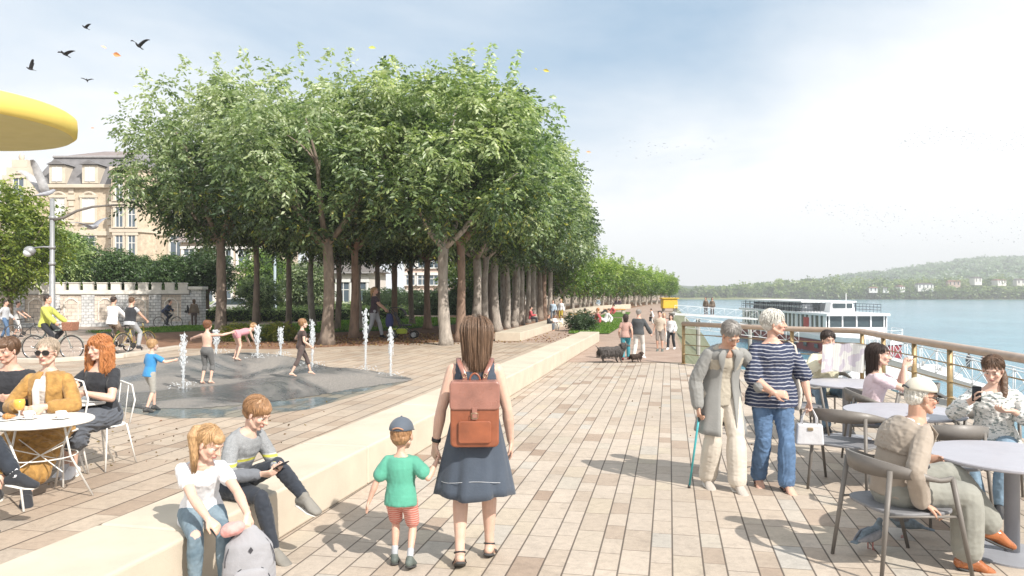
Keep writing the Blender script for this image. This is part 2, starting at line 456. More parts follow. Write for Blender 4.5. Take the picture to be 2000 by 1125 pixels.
    def top(s,name,m,sleeve=.6,hem=-.05,inf=.013,sfl=.012,neck=.475,flare=.1,fold=.005,belly=0):
        def fn(mb):
            s.torso(mb,hem,neck,inf,flare,belly,keep=True)
            if sleeve>0:
                for sd in (1,-1): s.arm(mb,sd,0,sleeve,inf,sfl)
            elif sleeve==0:
                for sd in (1,-1): mb.ell(s.sh[sd]+s.T@V((-.045*sd*s.k,0,0)),(.035*s.k+inf,.05*s.k+inf,.045*s.k+inf))
        return s.garment(name,m,fn,fold=fold)
    def trousers(s,name,m,length=1.93,inf=.014,flare=.012,fl0=1.0,waist=.1,fold=.005):
        def fn(mb):
            s.torso(mb,-.12,waist,inf*.8)
            for sd in (1,-1): s.leg(mb,sd,0,length,inf,flare,fl0)
        return s.garment(name,m,fn,fold=fold)
    def shoes(s,name,m,sole=None,inf=.009,sides=(1,-1),hi=0):
        for sd in sides:
            mb=MB(); h,b,t,lat,up,d=s.foot(mb,sd,inf)
            if hi: mb.tube([s.ank[sd],s.ank[sd].lerp(s.knee[sd],hi)],[.036*s.k+inf]*2,12,rnd=True)
            o=remeshed(mb,name,m,s.root,max(s.vox,.006),2)
            if sole is not None:
                mb=MB(); k=s.k; q=-up*(.031*k+inf*.6)
                mb.tube([h+q-d*.01*k,h+q+d*.03*k,h.lerp(b,.55)+q,b+q*.85,t+q*.62],[((.028*k+inf),.010),((.036*k+inf),.011),((.036*k+inf),.010),((.045*k+inf),.010),((.03*k+inf),.009)],12,lat=lat,rnd=True)
                mb.build('sole',sole,o,smooth=True)
    def sandals(s,m,sole):
        for sd in (1,-1):
            k=s.k; d=s.footdir(sd); A=s.ank[sd]; lat=d.cross(V((0,0,1))); lat.normalize(); up=lat.cross(d); up=-up if up.z<0 else up
            h=A-up*.045*k-d*.035*k; b=A-up*.055*k+d*.115*k; t_=A-up*.062*k+d*.165*k; q=-up*.032*k
            mb=MB(); mb.tube([h+q-d*.02*k,h+q+d*.03*k,h.lerp(b,.55)+q,b+q*.85,t_+q*.6],[(.034*k,.011*k),(.042*k,.013*k),(.04*k,.011*k),(.05*k,.010*k),(.036*k,.009*k)],12,lat=lat,rnd=True); o=mb.build('sandal',sole,s.root,smooth=True)
            mb=MB()
            for f,w,hh in ((.80,.049,.028),(.52,.043,.036)):
                c=h.lerp(b,f)-up*.012*k; mb.tube([c+lat*(w*k*math.cos(a))+up*(hh*k*math.sin(a)+.004) for a in [math.pi*i/10 for i in range(11)]],[(.012*k,.004*k)]*11,6,lat=d)
            c=A+up*.0; mb.tube([c+lat*(.037*k*math.cos(a))+d*(.037*k*math.sin(a)) for a in [2*math.pi*i/14 for i in range(15)]],[.006*k]*15,6); mb.build('strap',m,o,smooth=True)
    def socks(s,m,sides=(1,-1),h=.25):
        for sd in sides:
            mb=MB(); k=s.k; mb.tube([s.ank[sd]+(s.ank[sd]-s.knee[sd])*.05,s.ank[sd].lerp(s.knee[sd],h)],[.038*k,.042*k],12,rnd=True); mb.build('sock',m,s.root,smooth=True)
    def hair(s,style,m,n=170,L=.07,seed=1,curly=0,vol=1.0,fringe=0,capped=False,px=0.0):
        if s.vox<.009: n=int(n*(2.9 if not curly else 2.0))
        rnd=random.Random(seed); c=s.hc; M=s.Hm; k=s.hk; mb=MB()
        def W(p): return c+M@(V(p)*k)
        v=vol
        mb.ell(W((0,-.026,.043)),(.082*k*v,.094*k*v,.084*k*v),M,24,16)
        if style!='bald': mb.ell(W((0,-.05,.0)),(.076*k*v,.066*k*v,.07*k*v),M,20,12)
        if fringe: mb.ell(W((0,.045,.072)),(.06*k,.048*k,.034*k),M@Matrix.Rotation(R(-25),3,'X'),16,10)
        back=M@V((0,-1,0)); dn=V((0,0,-1))
        if style in('long','pony','longcurly'):
            if style=='pony':
                sx=M@V((1,0,0))*px*k; a=W((0,-.115,.06))+sx; 
                pts=[W((0,-.09,.07)),a,a+(back*.012+dn*.05)*k+sx*.3,a+(back*.012+dn*.14)*k,a+(back*.02+dn*.30)*k]
                mb.tube(pts,[.026*k,.032*k,.042*k,.038*k,.01*k],12,rnd=True)
            else:
                base=W((0,-.06,.0)); wv=.086*v
                y0=back*(.01)*k
                pts=[W((0,-.045,.03)),base,base+dn*.1*k+y0,base+dn*(.1+L*.5)*k+y0*1.5,base+dn*(.1+L)*k+y0]
                mb.tube(pts,[(.07*k,.06*k),(wv*k,.058*k),(.082*k,.044*k),(.072*k*v,.034*k),(.035*k,.012*k)],16,lat=M@V((1,0,0)),rnd=True)
                if style=='longcurly':
                    for sd in (1,-1): mb.tube([W((.06*sd,.0,.06)),W((.085*sd,.015,-.03)),W((.085*sd,.02,-.03))+dn*.1*k,W((.075*sd,.03,-.03))+dn*.2*k],[.035*k,.036*k,.038*k,.02*k],12,rnd=True)
        base_n=len(mb.f)
        o=remeshed(mb,'hair',m,s.root,max(.006,s.vox),2,.004,30,seed=seed)
        lk=MB(); 
        for i in range(n):
            th=rnd.uniform(0,2*math.pi); ph=math.acos(rnd.uniform(-.35,1))
            dx,dy,dz=math.sin(ph)*math.cos(th),math.sin(ph)*math.sin(th),math.cos(ph)
            if dy>.45 and dz<.42: continue
            if capped and dz>-.05: continue
            if abs(dx)>.6 and dy>.25 and dz<.3: continue
            p=V((dx*.083*v,-.026+dy*.095*v,.043+dz*.085*v)); nrm=V((dx,dy,dz))
            comb=V((dx*.7,dy*.7-.25,-.9 if dz<.8 else -.3)); 
            if fringe and dy>.2: comb=V((.35,.8,-.5))
            comb=(comb-nrm*comb.dot(nrm)).normalized()
            ll=L*rnd.uniform(.6,1.1) if style in('short',) else .07*rnd.uniform(.6,1.2); q=p; pts=[W(q)]
            seg=5
            lng=style=='long' and dy<.25
            if lng: ll=rnd.uniform(.22,.34)+L*.3; seg=9
            for j in range(seg):
                st=ll/seg
                if lng and q.z<.03: q=q+M.transposed()@V((0,0,-1))*st+V((-q.x*.04,0,0)); pts.append(W(q)); continue
                q=q+comb*st+nrm*st*(.12 if j<2 else -.05)
                if curly: q=q+V((math.sin(j*1.9+i),math.cos(j*1.7+i*2),math.sin(j*2.3+i*3)))*curly*.006
                nn=V(((q.x)/.083**2,(q.y+.026)/.095**2,(q.z-.043)/.085**2)).normalized(); comb=(comb+V((0,0,-.35))*(1 if not curly else .2)); comb=(comb-nn*comb.dot(nn)*.8).normalized(); nrm=nn
                pts.append(W(q))
            r=(.0023 if not curly else .0036)*k*rnd.uniform(.6,1.3)
            lk.tube(pts,[r*.6]+[r]*(len(pts)-3)+[r*.6,r*.15],5)
        if style in('long','longcurly','pony'):
            for i in range(int(n*.9)):
                x=rnd.uniform(-1,1); 
                if style=='pony':
                    a=W((0,-.115,.06))+M@V((1,0,0))*px*k; off=V((rnd.uniform(-1,1),rnd.uniform(-1,1),0))*.024*k
                    pts=[a+off*.6,a+(back*.012+dn*.05)*k+off,a+(back*.012+dn*.14)*k+off*1.25,a+(back*.02+dn*(.27+rnd.random()*.06))*k+off*.7]
                else:
                    w=.084*v; yy=-.07-.05*math.sqrt(max(0,1-x*x)); 
                    if style=='longcurly' and rnd.random()<.6:
                        sd=rnd.choice((1,-1)); x=sd*rnd.uniform(.8,1.45); yy=rnd.uniform(-.06,.05)
                    p0=W((x*w*.9,yy*.9,.05)); pts=[p0]; N=7 if style=='longcurly' else 4; tot=(.13+L*rnd.uniform(.75,1.08))
                    for j in range(1,N+1):
                        f=j/N; q=W((x*w*(1+.1*f if style=='longcurly' else 1-.25*f),yy-.012,.0))+dn*(tot*f-.05)*k
                        if curly: q+=V((math.sin(j*2.4+i),math.cos(j*2.1+i*1.3),0))*curly*.01*k
                        pts.append(q)
                r=(.0025 if not curly else .004)*k*rnd.uniform(.6,1.3)
                lk.tube(pts,[r]*(len(pts)-1)+[r*.2],5)
        if lk.v: lk.build('hair_locks',m,s.root,smooth=True)
        return o
    def belt(s,m,t=.09):
        mb=MB(); s.torso(mb,t-.014,t+.014,.019); mb.build('belt',m,s.root,smooth=True)
# ------------------------------------------------------------------ the people
random.seed(11)
def stripes_mat(name, a, b, per, duty=.35, axis=2):
    if name in _mc: return _mc[name]
    m,t,bs=newmat(name); s=t.node('ShaderNodeSeparateXYZ'); t.l.new(t.coord('Object'),s.inputs[0])
    z=s.outputs[axis]; z=t.m('ADD',z,t.m('MULTIPLY',t.noise(t.coord('Object'),7,2),per*1.2))
    fr=t.m('FRACT',t.m('DIVIDE',z,per)); k=t.m('LESS_THAN',fr,duty)
    c=t.mix(k,a,b); n=t.noise(t.coord('Object'),9,4)
    c=t.mix(t.rng(n,.3,.7,0,.25),c,(0,0,0)); t.put(bs.inputs['Base Color'],c); bs.inputs['Roughness'].default_value=.85
    t.put(bs.inputs['Normal'],t.bump(t.noise(t.coord('Object'),40,4),.35,.004)); _mc[name]=m; return m
denim=mat('denim_blue',(.09,.16,.28),.85,.35,9,.4,90,.004)
denim_l=mat('denim_washed',(.17,.25,.33),.85,.4,9,.4,90,.004)
black_cl=cloth('cloth_black',(.022,.024,.03)); white_cl=cloth('cloth_white',(.72,.72,.74),var=.06)
sole_w=mat('rubber_white',(.68,.66,.62),.6,.1); sole_d=mat('rubber_dark',(.05,.05,.05),.7,.1)
leather_b=mat('leather_black',(.03,.03,.032),.5,.2,20,.2); leather_r=mat('leather_brown_red',(.24,.075,.035),.38,.35,7,.35,70,.002,spec=.6)
leather_f=mat('leather_flap',(.28,.13,.10),.3,.3,7,.3,70,.002,spec=.7)
metal_b=mat('metal_brass',(.45,.36,.24),.35,.1,metal=.8)
SK=(.60,.37,.28); SKP=(.62,.41,.32); SKT=(.52,.31,.22)
h_br=hairmat('hair_brown',(.13,.075,.045)); h_gr=hairmat('hair_grey',(.30,.28,.26)); h_wh=hairmat('hair_white',(.68,.66,.60))
h_bl=hairmat('hair_blond',(.48,.30,.15)); h_sd=hairmat('hair_sandy',(.36,.20,.10)); h_gi=hairmat('hair_ginger',(.50,.20,.07)); h_dk=hairmat('hair_dark',(.045,.028,.022))
def cone_skirt(h,name,m,top,z0,rt,rb,yoff=0,n=64,flutes=11,amp=.05,lean=(0,0),seed=0,sy=.75):
    """an A-line skirt hanging from the waist with soft flutes, its hem a little uneven"""
    mb=MB(); rnd=random.Random(seed); ph=[rnd.uniform(0,6.28) for _ in range(4)]; N=12
    for j in range(N+1):
        f=j/N; z=top.z+(z0-top.z)*f
        r=rt+(rb-rt)*(f**.85)
        for i in range(n):
            a=2*math.pi*i/n
            w=1+amp*f*(math.sin(a*flutes+ph[0]+f*1.5)*.6+math.sin(a*5+ph[1])*.5+math.sin(a*17+ph[2])*.25)
            zz=z+(.012*math.sin(a*3+ph[3])*f)
            mb.v.append((top.x+lean[0]*f+math.cos(a)*r*w, top.y+yoff*f+lean[1]*f+math.sin(a)*r*w*sy, zz))
    for j in range(N):
        for i in range(n):
            mb.f.append((j*n+i,j*n+(i+1)%n,(j+1)*n+(i+1)%n,(j+1)*n+i)); mb.c.append(None); mb.m.append(0)
    o=mb.build(name,m,h.root,smooth=True); s=o.modifiers.new('Solidify','SOLIDIFY'); s.thickness=.006
    return o

# woman with the leather backpack, seen from behind
w=Human('woman in a slate blue dress with long brown hair walking away, wearing a leather backpack',G(928,1101),2,1.70,pel=(0,0,.925),lean=1,
    head=(8,-14,5),feet={1:(.10,.16,.085),-1:(-.105,-.06,.10)},toes={1:(.15,1,-.3),-1:(-.1,1,-.5)},hands={-1:(-.285,.03,.80),1:(.25,.10,.84)},
    elbows={1:(.6,-1,-.1),-1:(-.6,-.7,-.1)},female=True,skin=SKP,curl={1:30,-1:42},pn={-1:(.6,.3,0)},vox=.0058).body()
dress=cloth('dress_slate',(.055,.072,.10),bump=.5,bs=60); w.top('dress_bodice',dress,0,hem=.0,inf=.012,neck=.435,flare=0,fold=.003)
cone_skirt(w,'dress_skirt',dress,w.sp(.16),.49,.142,.262,seed=3,amp=.09)
mb=MB(); 
for i in range(60):
    a=2*math.pi*i/60; r=.240
mb.tube([V((math.cos(2*math.pi*i/60)*.247,math.sin(2*math.pi*i/60)*.247*.76,.605+.012*math.sin(3*2*math.pi*i/60))) for i in range(61)],[.0022]*61,5); mb.build('seam',cloth('seam_thread',(.4,.42,.45)),w.root)
w.hair('long',hairmat('hair_long_brown',(.20,.125,.08)),n=230,L=.17,seed=5,vol=1.04)
w.sandals(leather_b,sole_d)
mb=MB(); wp=w.wr[-1].lerp(w.elb[-1],.12); mb.tube([wp+(w.wr[-1]-w.elb[-1]).normalized()*.012,wp-(w.wr[-1]-w.elb[-1]).normalized()*.012],[.033,.034],14); mb.build('wrist_strap',leather_b,w.root,smooth=True)
# the backpack is its own thing, hanging on her back
bp=thing('backpack','brown leather satchel backpack with a flap and one buckle worn by the woman','backpack',w.root.location,2)
yb=-.185
def rbox(mb,c,d,r=.03,M=None,n=5):
    x,y,z=d[0]/2,d[1]/2,d[2]/2; poly=[]
    for cx,cz,a0 in ((x-r,z-r,0),(-x+r,z-r,90),(-x+r,-z+r,180),(x-r,-z+r,270)):
        for i in range(n+1):
            a=R(a0+90*i/n); poly.append((cx+r*math.cos(a),cz+r*math.sin(a)))
    Mx=Matrix.Translation(V(c))@((M.to_4x4() if M is not None else Matrix.Identity(4)))@Matrix.Rotation(R(90),4,'X')
    mb.prism(poly,-y,y,Mx)
mb=MB(); rbox(mb,(0,yb,1.075),(.325,.125,.43),.035); pk=mb.build('bag_body',leather_r,bp,smooth=False,bevel=.014,bseg=4)
mb=MB(); rbox(mb,(0,yb-.008,1.205),(.335,.135,.19),.028); mb.build('flap',leather_f,bp,bevel=.012,bseg=4)
mb=MB(); rbox(mb,(0,yb-.072,.965),(.22,.02,.15),.02); pc=mb.build('front_pocket',leather_r,bp,bevel=.008,bseg=3)
mb=MB(); mb.box((0,yb-.078,1.09),(.034,.006,.085)); mb.build('buckle_strap',leather_f,bp,bevel=.002)
mb=MB(); mb.tube([(x*.022,yb-.083,1.075+z*.017) for x,z in ((-1,-1),(1,-1),(1,1),(-1,1),(-1,-1))],[.003]*5,6); mb.build('buckle',metal_b,bp,smooth=True)
mb=MB(); mb.tube([(.035*math.cos(a),yb+.02,1.295+.05*math.sin(a)) for a in [math.pi*i/10 for i in range(11)]],[.007]*11,8); mb.build('top_handle',leather_r,bp,smooth=True)
for sd in (1,-1):
    mb=MB(); mb.tube([(.062*sd,yb+.045,1.28),(.078*sd,-.115,1.35),(.105*sd,-.088,1.405),(.115*sd,-.02,1.435),(.118*sd,.06,1.40),(.125*sd,.125,1.30),(.14*sd,.11,1.12),(.15*sd,.0,.99),(.13*sd,-.12,.95)],[(.017,.004)]*9,8,lat=(1,0,0)); mb.build('shoulder_strap',leather_f,bp,smooth=True)
    mb=MB(); mb.tube([(.07*sd+.014*math.cos(a),-.132,1.325+.014*math.sin(a)) for a in [2*math.pi*i/12 for i in range(13)]],[.003]*13,6); mb.build('strap_ring',metal_b,bp,smooth=True)

# toddler hand in hand with her
d=Human('small child in a green t-shirt, salmon shorts and grey cap holding the woman by hand',G(783,1108),-2,.97,pel=(0,0,.49),lean=2,head=(2,5,0),
    feet={1:(.07,-.05,.075),-1:(-.055,.06,.055)},hands={1:(.245,.03,.73),-1:(-.22,-.02,.45)},elbows={1:(1,-.6,-1),-1:(-1,-1,0)},child=True,hs=1.66,skin=SK,curl={1:50,-1:25},vox=.006,legk=1.0).body()
gt=cloth('tshirt_green',(.085,.33,.235)); d.top('tshirt',gt,.66,hem=-.10,inf=.024,sfl=.006,neck=.485,flare=.12)
sh=stripes_mat('shorts_salmon',(.62,.20,.16),(.72,.45,.38),.018,.4); d.trousers('shorts',sh,.86,inf=.015,flare=.01,fl0=.4,waist=.06)
d.hair('short',h_sd,n=200,L=.04,seed=2,vol=.95,capped=True); d.shoes('shoe',mat('shoe_grey',(.10,.12,.11),.7),sole_d); d.socks(mat('sock_grey',(.4,.42,.45)))
def cap(h,m,mv,rev=False,label=None,up=0,strap=None):
    c=h.hc; M=h.Hm; k=h.hk; mb=MB(); N=10; n=36
    for j in range(N+1):
        ph=R(3+87*j/N)
        for i in range(n):
            a=2*math.pi*i/n; q=V((.089*math.sin(ph)*math.cos(a),-.014+.108*math.sin(ph)*math.sin(a),.045+.092*math.cos(ph)))
            mb.v.append(tuple(c+M@(q*k)))
    for j in range(N):
        for i in range(n): mb.f.append((j*n+i,(j+1)*n+i,(j+1)*n+(i+1)%n,j*n+(i+1)%n)); mb.c.append(None); mb.m.append(0)
    mb.f.append(tuple(range(n))); mb.c.append(None); mb.m.append(0)
    o=mb.build('cap',m,h.root,smooth=True); s=o.modifiers.new('Solidify','SOLIDIFY'); s.thickness=.004
    mb=MB(); pts=[];sgn=-1 if rev else 1
    for j,(y,wd,z) in enumerate(((.085,.078,.05),(.115,.075,.048),(.15,.06,.038),(.172,.03,.03))):
        for i in range(9):
            u=(i/8-.5)*2; mb.v.append(tuple(c+M@(V((u*wd,sgn*(y-.03*u*u),z+up*(y-.08)-.012*u*u))*k)))
    for j in range(3):
        for i in range(8): mb.f.append((j*9+i,j*9+i+1,(j+1)*9+i+1,(j+1)*9+i)); mb.c.append(None); mb.m.append(0)
    v=mb.build('cap_visor',mv,o,smooth=True); s=v.modifiers.new('Solidify','SOLIDIFY'); s.thickness=.005
    mb=MB(); mb.ell(c+M@(V((0,-.014,.138))*k),(.008*k,)*3,nu=8,nv=6); mb.build('cap_button',m,o,smooth=True)
    if strap:
        mb=MB(); mb.tube([c+M@(V((x,-.014-.112*math.sqrt(1-(x/.09)**2),.052+.018*(1-(x/.045)**2)))*k) for x in [-.04+.01*i for i in range(9)]],[.006*k]*9,6); mb.build('cap_strap',strap,o,smooth=True)
    return o
capm=cloth('cap_greyblue',(.09,.11,.14)); d.root.children  # hair under the cap
cap(d,capm,capm,strap=mat('patch_tan',(.4,.22,.14)))

# girl on the bench
g=Human('blond girl in a white t-shirt and ripped jeans sitting on the stone bench, head bent',(-2.03,5.02,0),-150,1.36,pel=(0,0,.465),lean=16,twist=-8,
    head=(30,-46,0),hunch=.6,feet={1:(.085,.33,.06),-1:(-.085,.36,.06)},knees={1:(0,.4,1),-1:(0,.4,1)},hands={1:(.02,.44,.52),-1:(-.20,.47,.53)},elbows={1:(.8,-.3,-.6),-1:(-1,.1,-.5)},
    child=True,hs=1.13,female=True,skin=SKP,curl=45,hdir={1:(-.5,.6,-.5),-1:(.2,.6,-.8)},pn={1:(-.5,0,-1),-1:(.3,-.2,-1)},vox=.0055); g.browcol=(.35,.22,.14); g.body()
g.top('tshirt',white_cl,.46,hem=-.10,inf=.012,sfl=.014,neck=.47,flare=.12,fold=.007)
def ripped():
    m,t,b=newmat('denim_ripped'); n=t.noise(t.coord('Object'),9,5); base=t.ramp(n,[(.3,(.09,.14,.18)),(.7,(.22,.29,.34))])
    s=t.node('ShaderNodeVectorMath',operation='DISTANCE'); t.l.new(t.coord('Object'),s.inputs[0]); kp=g.knee[1]+V((0,.03,.035)); s.inputs[1].default_value=kp
    kk=t.m('LESS_THAN',t.m('ADD',s.outputs['Value'],t.m('MULTIPLY',t.noise(t.coord('Object'),60,2),.03)),.046)
    t.put(b.inputs['Base Color'],t.mix(kk,base,(.62,.40,.33))); b.inputs['Roughness'].default_value=.85; t.put(b.inputs['Normal'],t.bump(t.noise(t.coord('Object'),80,4),.5,.004)); return m
g.trousers('jeans',ripped(),1.93,inf=.010,flare=.0,fold=.005); g.hair('pony',h_bl,n=230,L=.06,seed=7,fringe=1,px=.05); g.shoes('shoe',mat('shoe_grey',(.1,.1,.1)),sole_w)
mb=MB(); hp=(g.wr[1]+g.wr[-1])/2; hp=V((-.10,.52,.47)); mb.ell(hp,(.062,.055,.04)); mb.ell(hp+V((-.035,.01,.01)),(.04,.035,.035)); mb.ell(hp+V((.03,.0,-.01)),(.04,.04,.035))
pu=remeshed(mb,'pouch',cloth('pouch_pink',(.62,.30,.28),var=.25),None,.006,2,.006,20); pu.matrix_world=Matrix.Translation(g.root.location)@Matrix.Rotation(R(-150),4,'Z'); tag(pu,'small crumpled pink pouch in the hands of the blond girl','pouch')

# boy on the bench
b=Human('boy in a grey jumper with yellow stripe on the stone bench, looking at a phone',(-2.08,5.72,0),-112,1.52,pel=(0,0,.475),lean=13,
    head=(30,-6,0),hunch=.7,feet={1:(.15,.50,.085),-1:(.02,.66,.44)},knees={1:(.1,.5,1),-1:(-.25,.3,1)},toes={1:(.1,1,-.25),-1:(.15,.95,-.25)},hands={1:(.10,.34,.59),-1:(-.02,.37,.62)},elbows={1:(1,-.6,-.6),-1:(-1,-.5,-.6)},
    child=True,hs=1.08,skin=SKP,curl=50,hdir={1:(-.3,1,.1),-1:(.3,1,.1)},pn={1:(-.7,0,.6),-1:(.7,0,.6)},vox=.0056); b.browcol=(.25,.15,.09); b.body()
def jumper():
    m,t,bs=newmat('jumper_grey'); s=t.node('ShaderNodeSeparateXYZ'); t.l.new(t.coord('Object'),s.inputs[0]); z=s.outputs[2]
    def band(a,b_): return t.m('MULTIPLY',t.m('GREATER_THAN',z,a),t.m('LESS_THAN',z,b_))
    n=t.noise(t.coord('Object'),200,3); base=t.ramp(n,[(.35,(.19,.20,.21)),(.65,(.33,.34,.35))])
    c=t.mix(band(.655,.675),base,(.62,.60,.10)); c=t.mix(band(.675,.685),c,(.5,.5,.5)); c=t.mix(band(.0,.64),c,(.15,.16,.18)); c=t.mix(band(.79,.93),c,t.mix(.5,base,(.26,.27,.28)))
    t.put(bs.inputs['Base Color'],c); bs.inputs['Roughness'].default_value=.95; t.put(bs.inputs['Normal'],t.bump(n,.5,.003)); return m
b.top('jumper',jumper(),1.88,hem=-.06,inf=.016,sfl=.0,neck=.49,flare=.05,fold=.007)
b.trousers('jeans',cloth('denim_dark',(.022,.028,.04),var=.3),1.93,inf=.012,flare=.004,fold=.006); b.hair('short',h_sd,n=330,L=.085,seed=9,fringe=1,vol=1.08)
b.shoes('shoe',mat('shoe_canvas_grey',(.20,.19,.17),.8),sole_w,inf=.01)
def phone(name,label,loc,M,parent=None):
    mb=MB(); rbox(mb,(0,0,0),(.07,.008,.145),.01); o=mb.build('smartphone',mat('phone_black',(.02,.02,.022),.2,.05),None,bevel=.002); tag(o,label,'phone'); o.matrix_world=Matrix.Translation(loc)@M
    mb=MB(); mb.box((0,-.0052,0),(.06,.002,.125)); mb.build('screen',mat('phone_screen',(.03,.035,.045),.08,.05),o); return o
def w2(h,p): return V(h.root.location)+Matrix.Rotation(h.root.rotation_euler.z,3,'Z')@V(p)
phone('smartphone','black smartphone in the hands of the boy on the stone bench',w2(b,(.04,.46,.645)),(Matrix.Rotation(R(-112),4,'Z')@Matrix.Rotation(R(-60),4,'X')))

# grey school backpack in front of the girl
sp=thing('school_backpack','light grey school backpack standing on the paving before the blond girl','backpack',G(487,1178),-155)
gb=cloth('bag_grey',(.30,.30,.32),bump=.5,bs=90); gd=cloth('bag_dark',(.05,.05,.06))
mb=MB(); mb.tube([(0,0,.0),(0,0,.08),(0,-.01,.25),(0,-.015,.36),(0,-.02,.44)],[(.15,.09),(.16,.10),(.155,.095),(.135,.08),(.06,.035)],24,lat=(1,0,0),rnd=True); remeshed(mb,'bag_body',gb,sp,.008,3,.004,8)
mb=MB(); mb.tube([(0,.075,.02),(0,.085,.12),(0,.075,.21)],[(.11,.03),(.12,.04),(.10,.03)],20,lat=(1,0,0),rnd=True); remeshed(mb,'front_pocket',gb,sp,.007,3,.003,8)
mb=MB(); mb.tube([(.125*math.cos(a),.093-.02*math.sin(a),.10+.155*math.sin(a)) for a in [math.pi*i/16 for i in range(17)]],[.004]*17,6); mb.build('zip',gd,sp,smooth=True)
mb=MB(); mb.tube([(.145*math.cos(a),.05-.05*math.sin(a),.25+.18*math.sin(a)) for a in [math.pi*i/16 for i in range(17)]],[.0035]*17,6); mb.build('zip',gd,sp,smooth=True)
mb=MB(); mb.tube([(-.03,-.03,.45),(-.02,-.03,.485),(.02,-.03,.485),(.03,-.03,.45)],[.007]*4,8); mb.build('handle',gd,sp,smooth=True)
mb=MB(); mb.prism([(0,.022),(.014,0),(0,-.022),(-.014,0)],-.002,.002,Matrix.Translation((0,.078,.345))@Matrix.Rotation(R(80),4,'X')); mb.build('badge',gd,sp)
for sd in (1,-1):
    mb=MB(); mb.tube([(.07*sd,-.09,.40),(.09*sd,-.14,.3),(.1*sd,-.135,.15),(.12*sd,-.09,.04)],[(.025,.007)]*4,8,lat=(1,0,0)); mb.build('shoulder_strap',gd,sp,smooth=True)

# two elderly women arm in arm
e=Human('elderly woman with grey hair and long grey coat, head bowed, walking with a teal cane',G(1408,953),188,1.70,pel=(0,0,.92),lean=5,hunch=1.0,head=(42,-6,4),
    feet={1:(.10,-.08,.09),-1:(-.10,.15,.085)},hands={1:(.255,.06,.80),-1:(-.30,.20,.98)},elbows={1:(1,-.8,0),-1:(-.9,-.8,-.4)},curl={1:68,-1:55},hdir={1:(.1,.5,-.9),-1:(-.9,.4,-.2)},pn={-1:(0,-.4,-1)},
    skin=SKT,fat=1.0,vox=.006); e.browcol=(.3,.27,.24); e.body()
e.top('blouse',cloth('blouse_beige',(.42,.38,.31)),-1,hem=-.10,inf=.014,neck=.50,flare=.1); 
lin=cloth('linen_trousers',(.56,.51,.44),var=.12,bump=.5,bs=25); e.trousers('trousers',lin,1.93,inf=.018,flare=.024,fl0=.3,fold=.0025)
def coat(h,m,hemz,inf=.019,gap=.10,sleeve=1.9,flare=.13,rt=.17,seed=0,lap=True,fr=.0):
    """an open coat: upper body and sleeves in one piece, front panels parted"""
    mb=MB(); k=h.k; N=22; n=40; T=h.T
    prof=[(.505,.072,.068),(.475,.12,.088),(.445,.165,.105),(.39,.187,.125),(.28,.178,.135 if not h.female else .15),(.16,.168,.13),(.05,.185,.14)]
    zs=[]; 
    for t,a,c in prof: zs.append((h.sp(t,0,-.004),a*k*(.5+.5*h.fat),c*k*(.5+.5*h.fat)))
    last=zs[-1]; L=last[0].z-hemz
    for j in range(1,9):
        f=j/8; zs.append((V((last[0].x,last[0].y-.01*f,last[0].z-L*f)),last[1]*(1+flare*f),last[2]*(1+flare*1.6*f)))
    rnd=random.Random(seed); ph=rnd.uniform(0,6)
    for j,(c,a_,b_) in enumerate(zs):
        f=j/(len(zs)-1); g_=R(6+gap*100*min(1,f*1.6+.25))
        for i in range(n+1):
            a=math.pi/2+g_+(2*math.pi-2*g_)*i/n
            w=1+.035*f*math.sin(a*9+ph+f*2)+.02*math.sin(a*4+j*.7)
            mb.v.append(tuple(c+T@V((math.cos(a)*a_*w,math.sin(a)*b_*w,0))))
    for j in range(len(zs)-1):
        for i in range(n): mb.f.append((j*(n+1)+i,j*(n+1)+i+1,(j+1)*(n+1)+i+1,(j+1)*(n+1)+i)); mb.c.append(None); mb.m.append(0)
    o=mb.build('coat',m,h.root,smooth=True); s=o.modifiers.new('Solidify','SOLIDIFY'); s.thickness=.009; s.offset=1
    mb=MB(); h.torso(mb,.24,.487,inf+.004,back=.03)
    for sd in (1,-1): h.arm(mb,sd,0,sleeve,inf,.008)
    remeshed(mb,'coat_upper',m,o,max(.007,h.vox),3,.005*k,12/k,seed=seed)
    for sd in (1,-1):
        if lap:
            mb=MB(); c=[h.sp(.49,.055*sd,.055),h.sp(.43,.085*sd,.115),h.sp(.34,.075*sd,.135),h.sp(.24,.06*sd,.145)]
            mb.tube(c,[(.018*k,.006*k),(.036*k,.006*k),(.03*k,.006*k),(.006*k,.005*k)],10,lat=T@V((1,0,0)),rnd=True); mb.build('lapel',m,o,smooth=True)
    return o
coat(e,cloth('coat_grey',(.25,.25,.24),var=.12,bump=.5,bs=60),.55,seed=3,gap=.13,flare=.34)
e.hair('short',h_gr,n=260,L=.06,seed=21,vol=1.05); e.shoes('shoe',mat('shoe_beige',(.42,.38,.34),.6),sole_w)
cn=thing('walking_cane','thin teal walking cane with a dark grip in the hand of the grey haired woman','cane',(0,0,0))
hp=w2(e,e.wr[1]+V((0,.03,-.075))); ft=G(1346,953); mb=MB(); mb.tube([ft,hp],[.0095,.011],10); mb.build('shaft',mat('cane_teal',(.05,.33,.36),.35),cn,smooth=True)
mb=MB(); mb.tube([hp-V((0,0,.05)),hp+V((0,0,0)),hp+V((0.02,-.03,.02)),hp+V((.03,-.08,.015))],[.013,.015,.014,.010],10,rnd=True); mb.build('grip',leather_b,cn,smooth=True)
mb=MB(); mb.tube([ft+V((0,0,.03)),ft+V((0,0,.001))],[.013,.016],10); mb.build('rubber_tip',sole_d,cn,smooth=True)

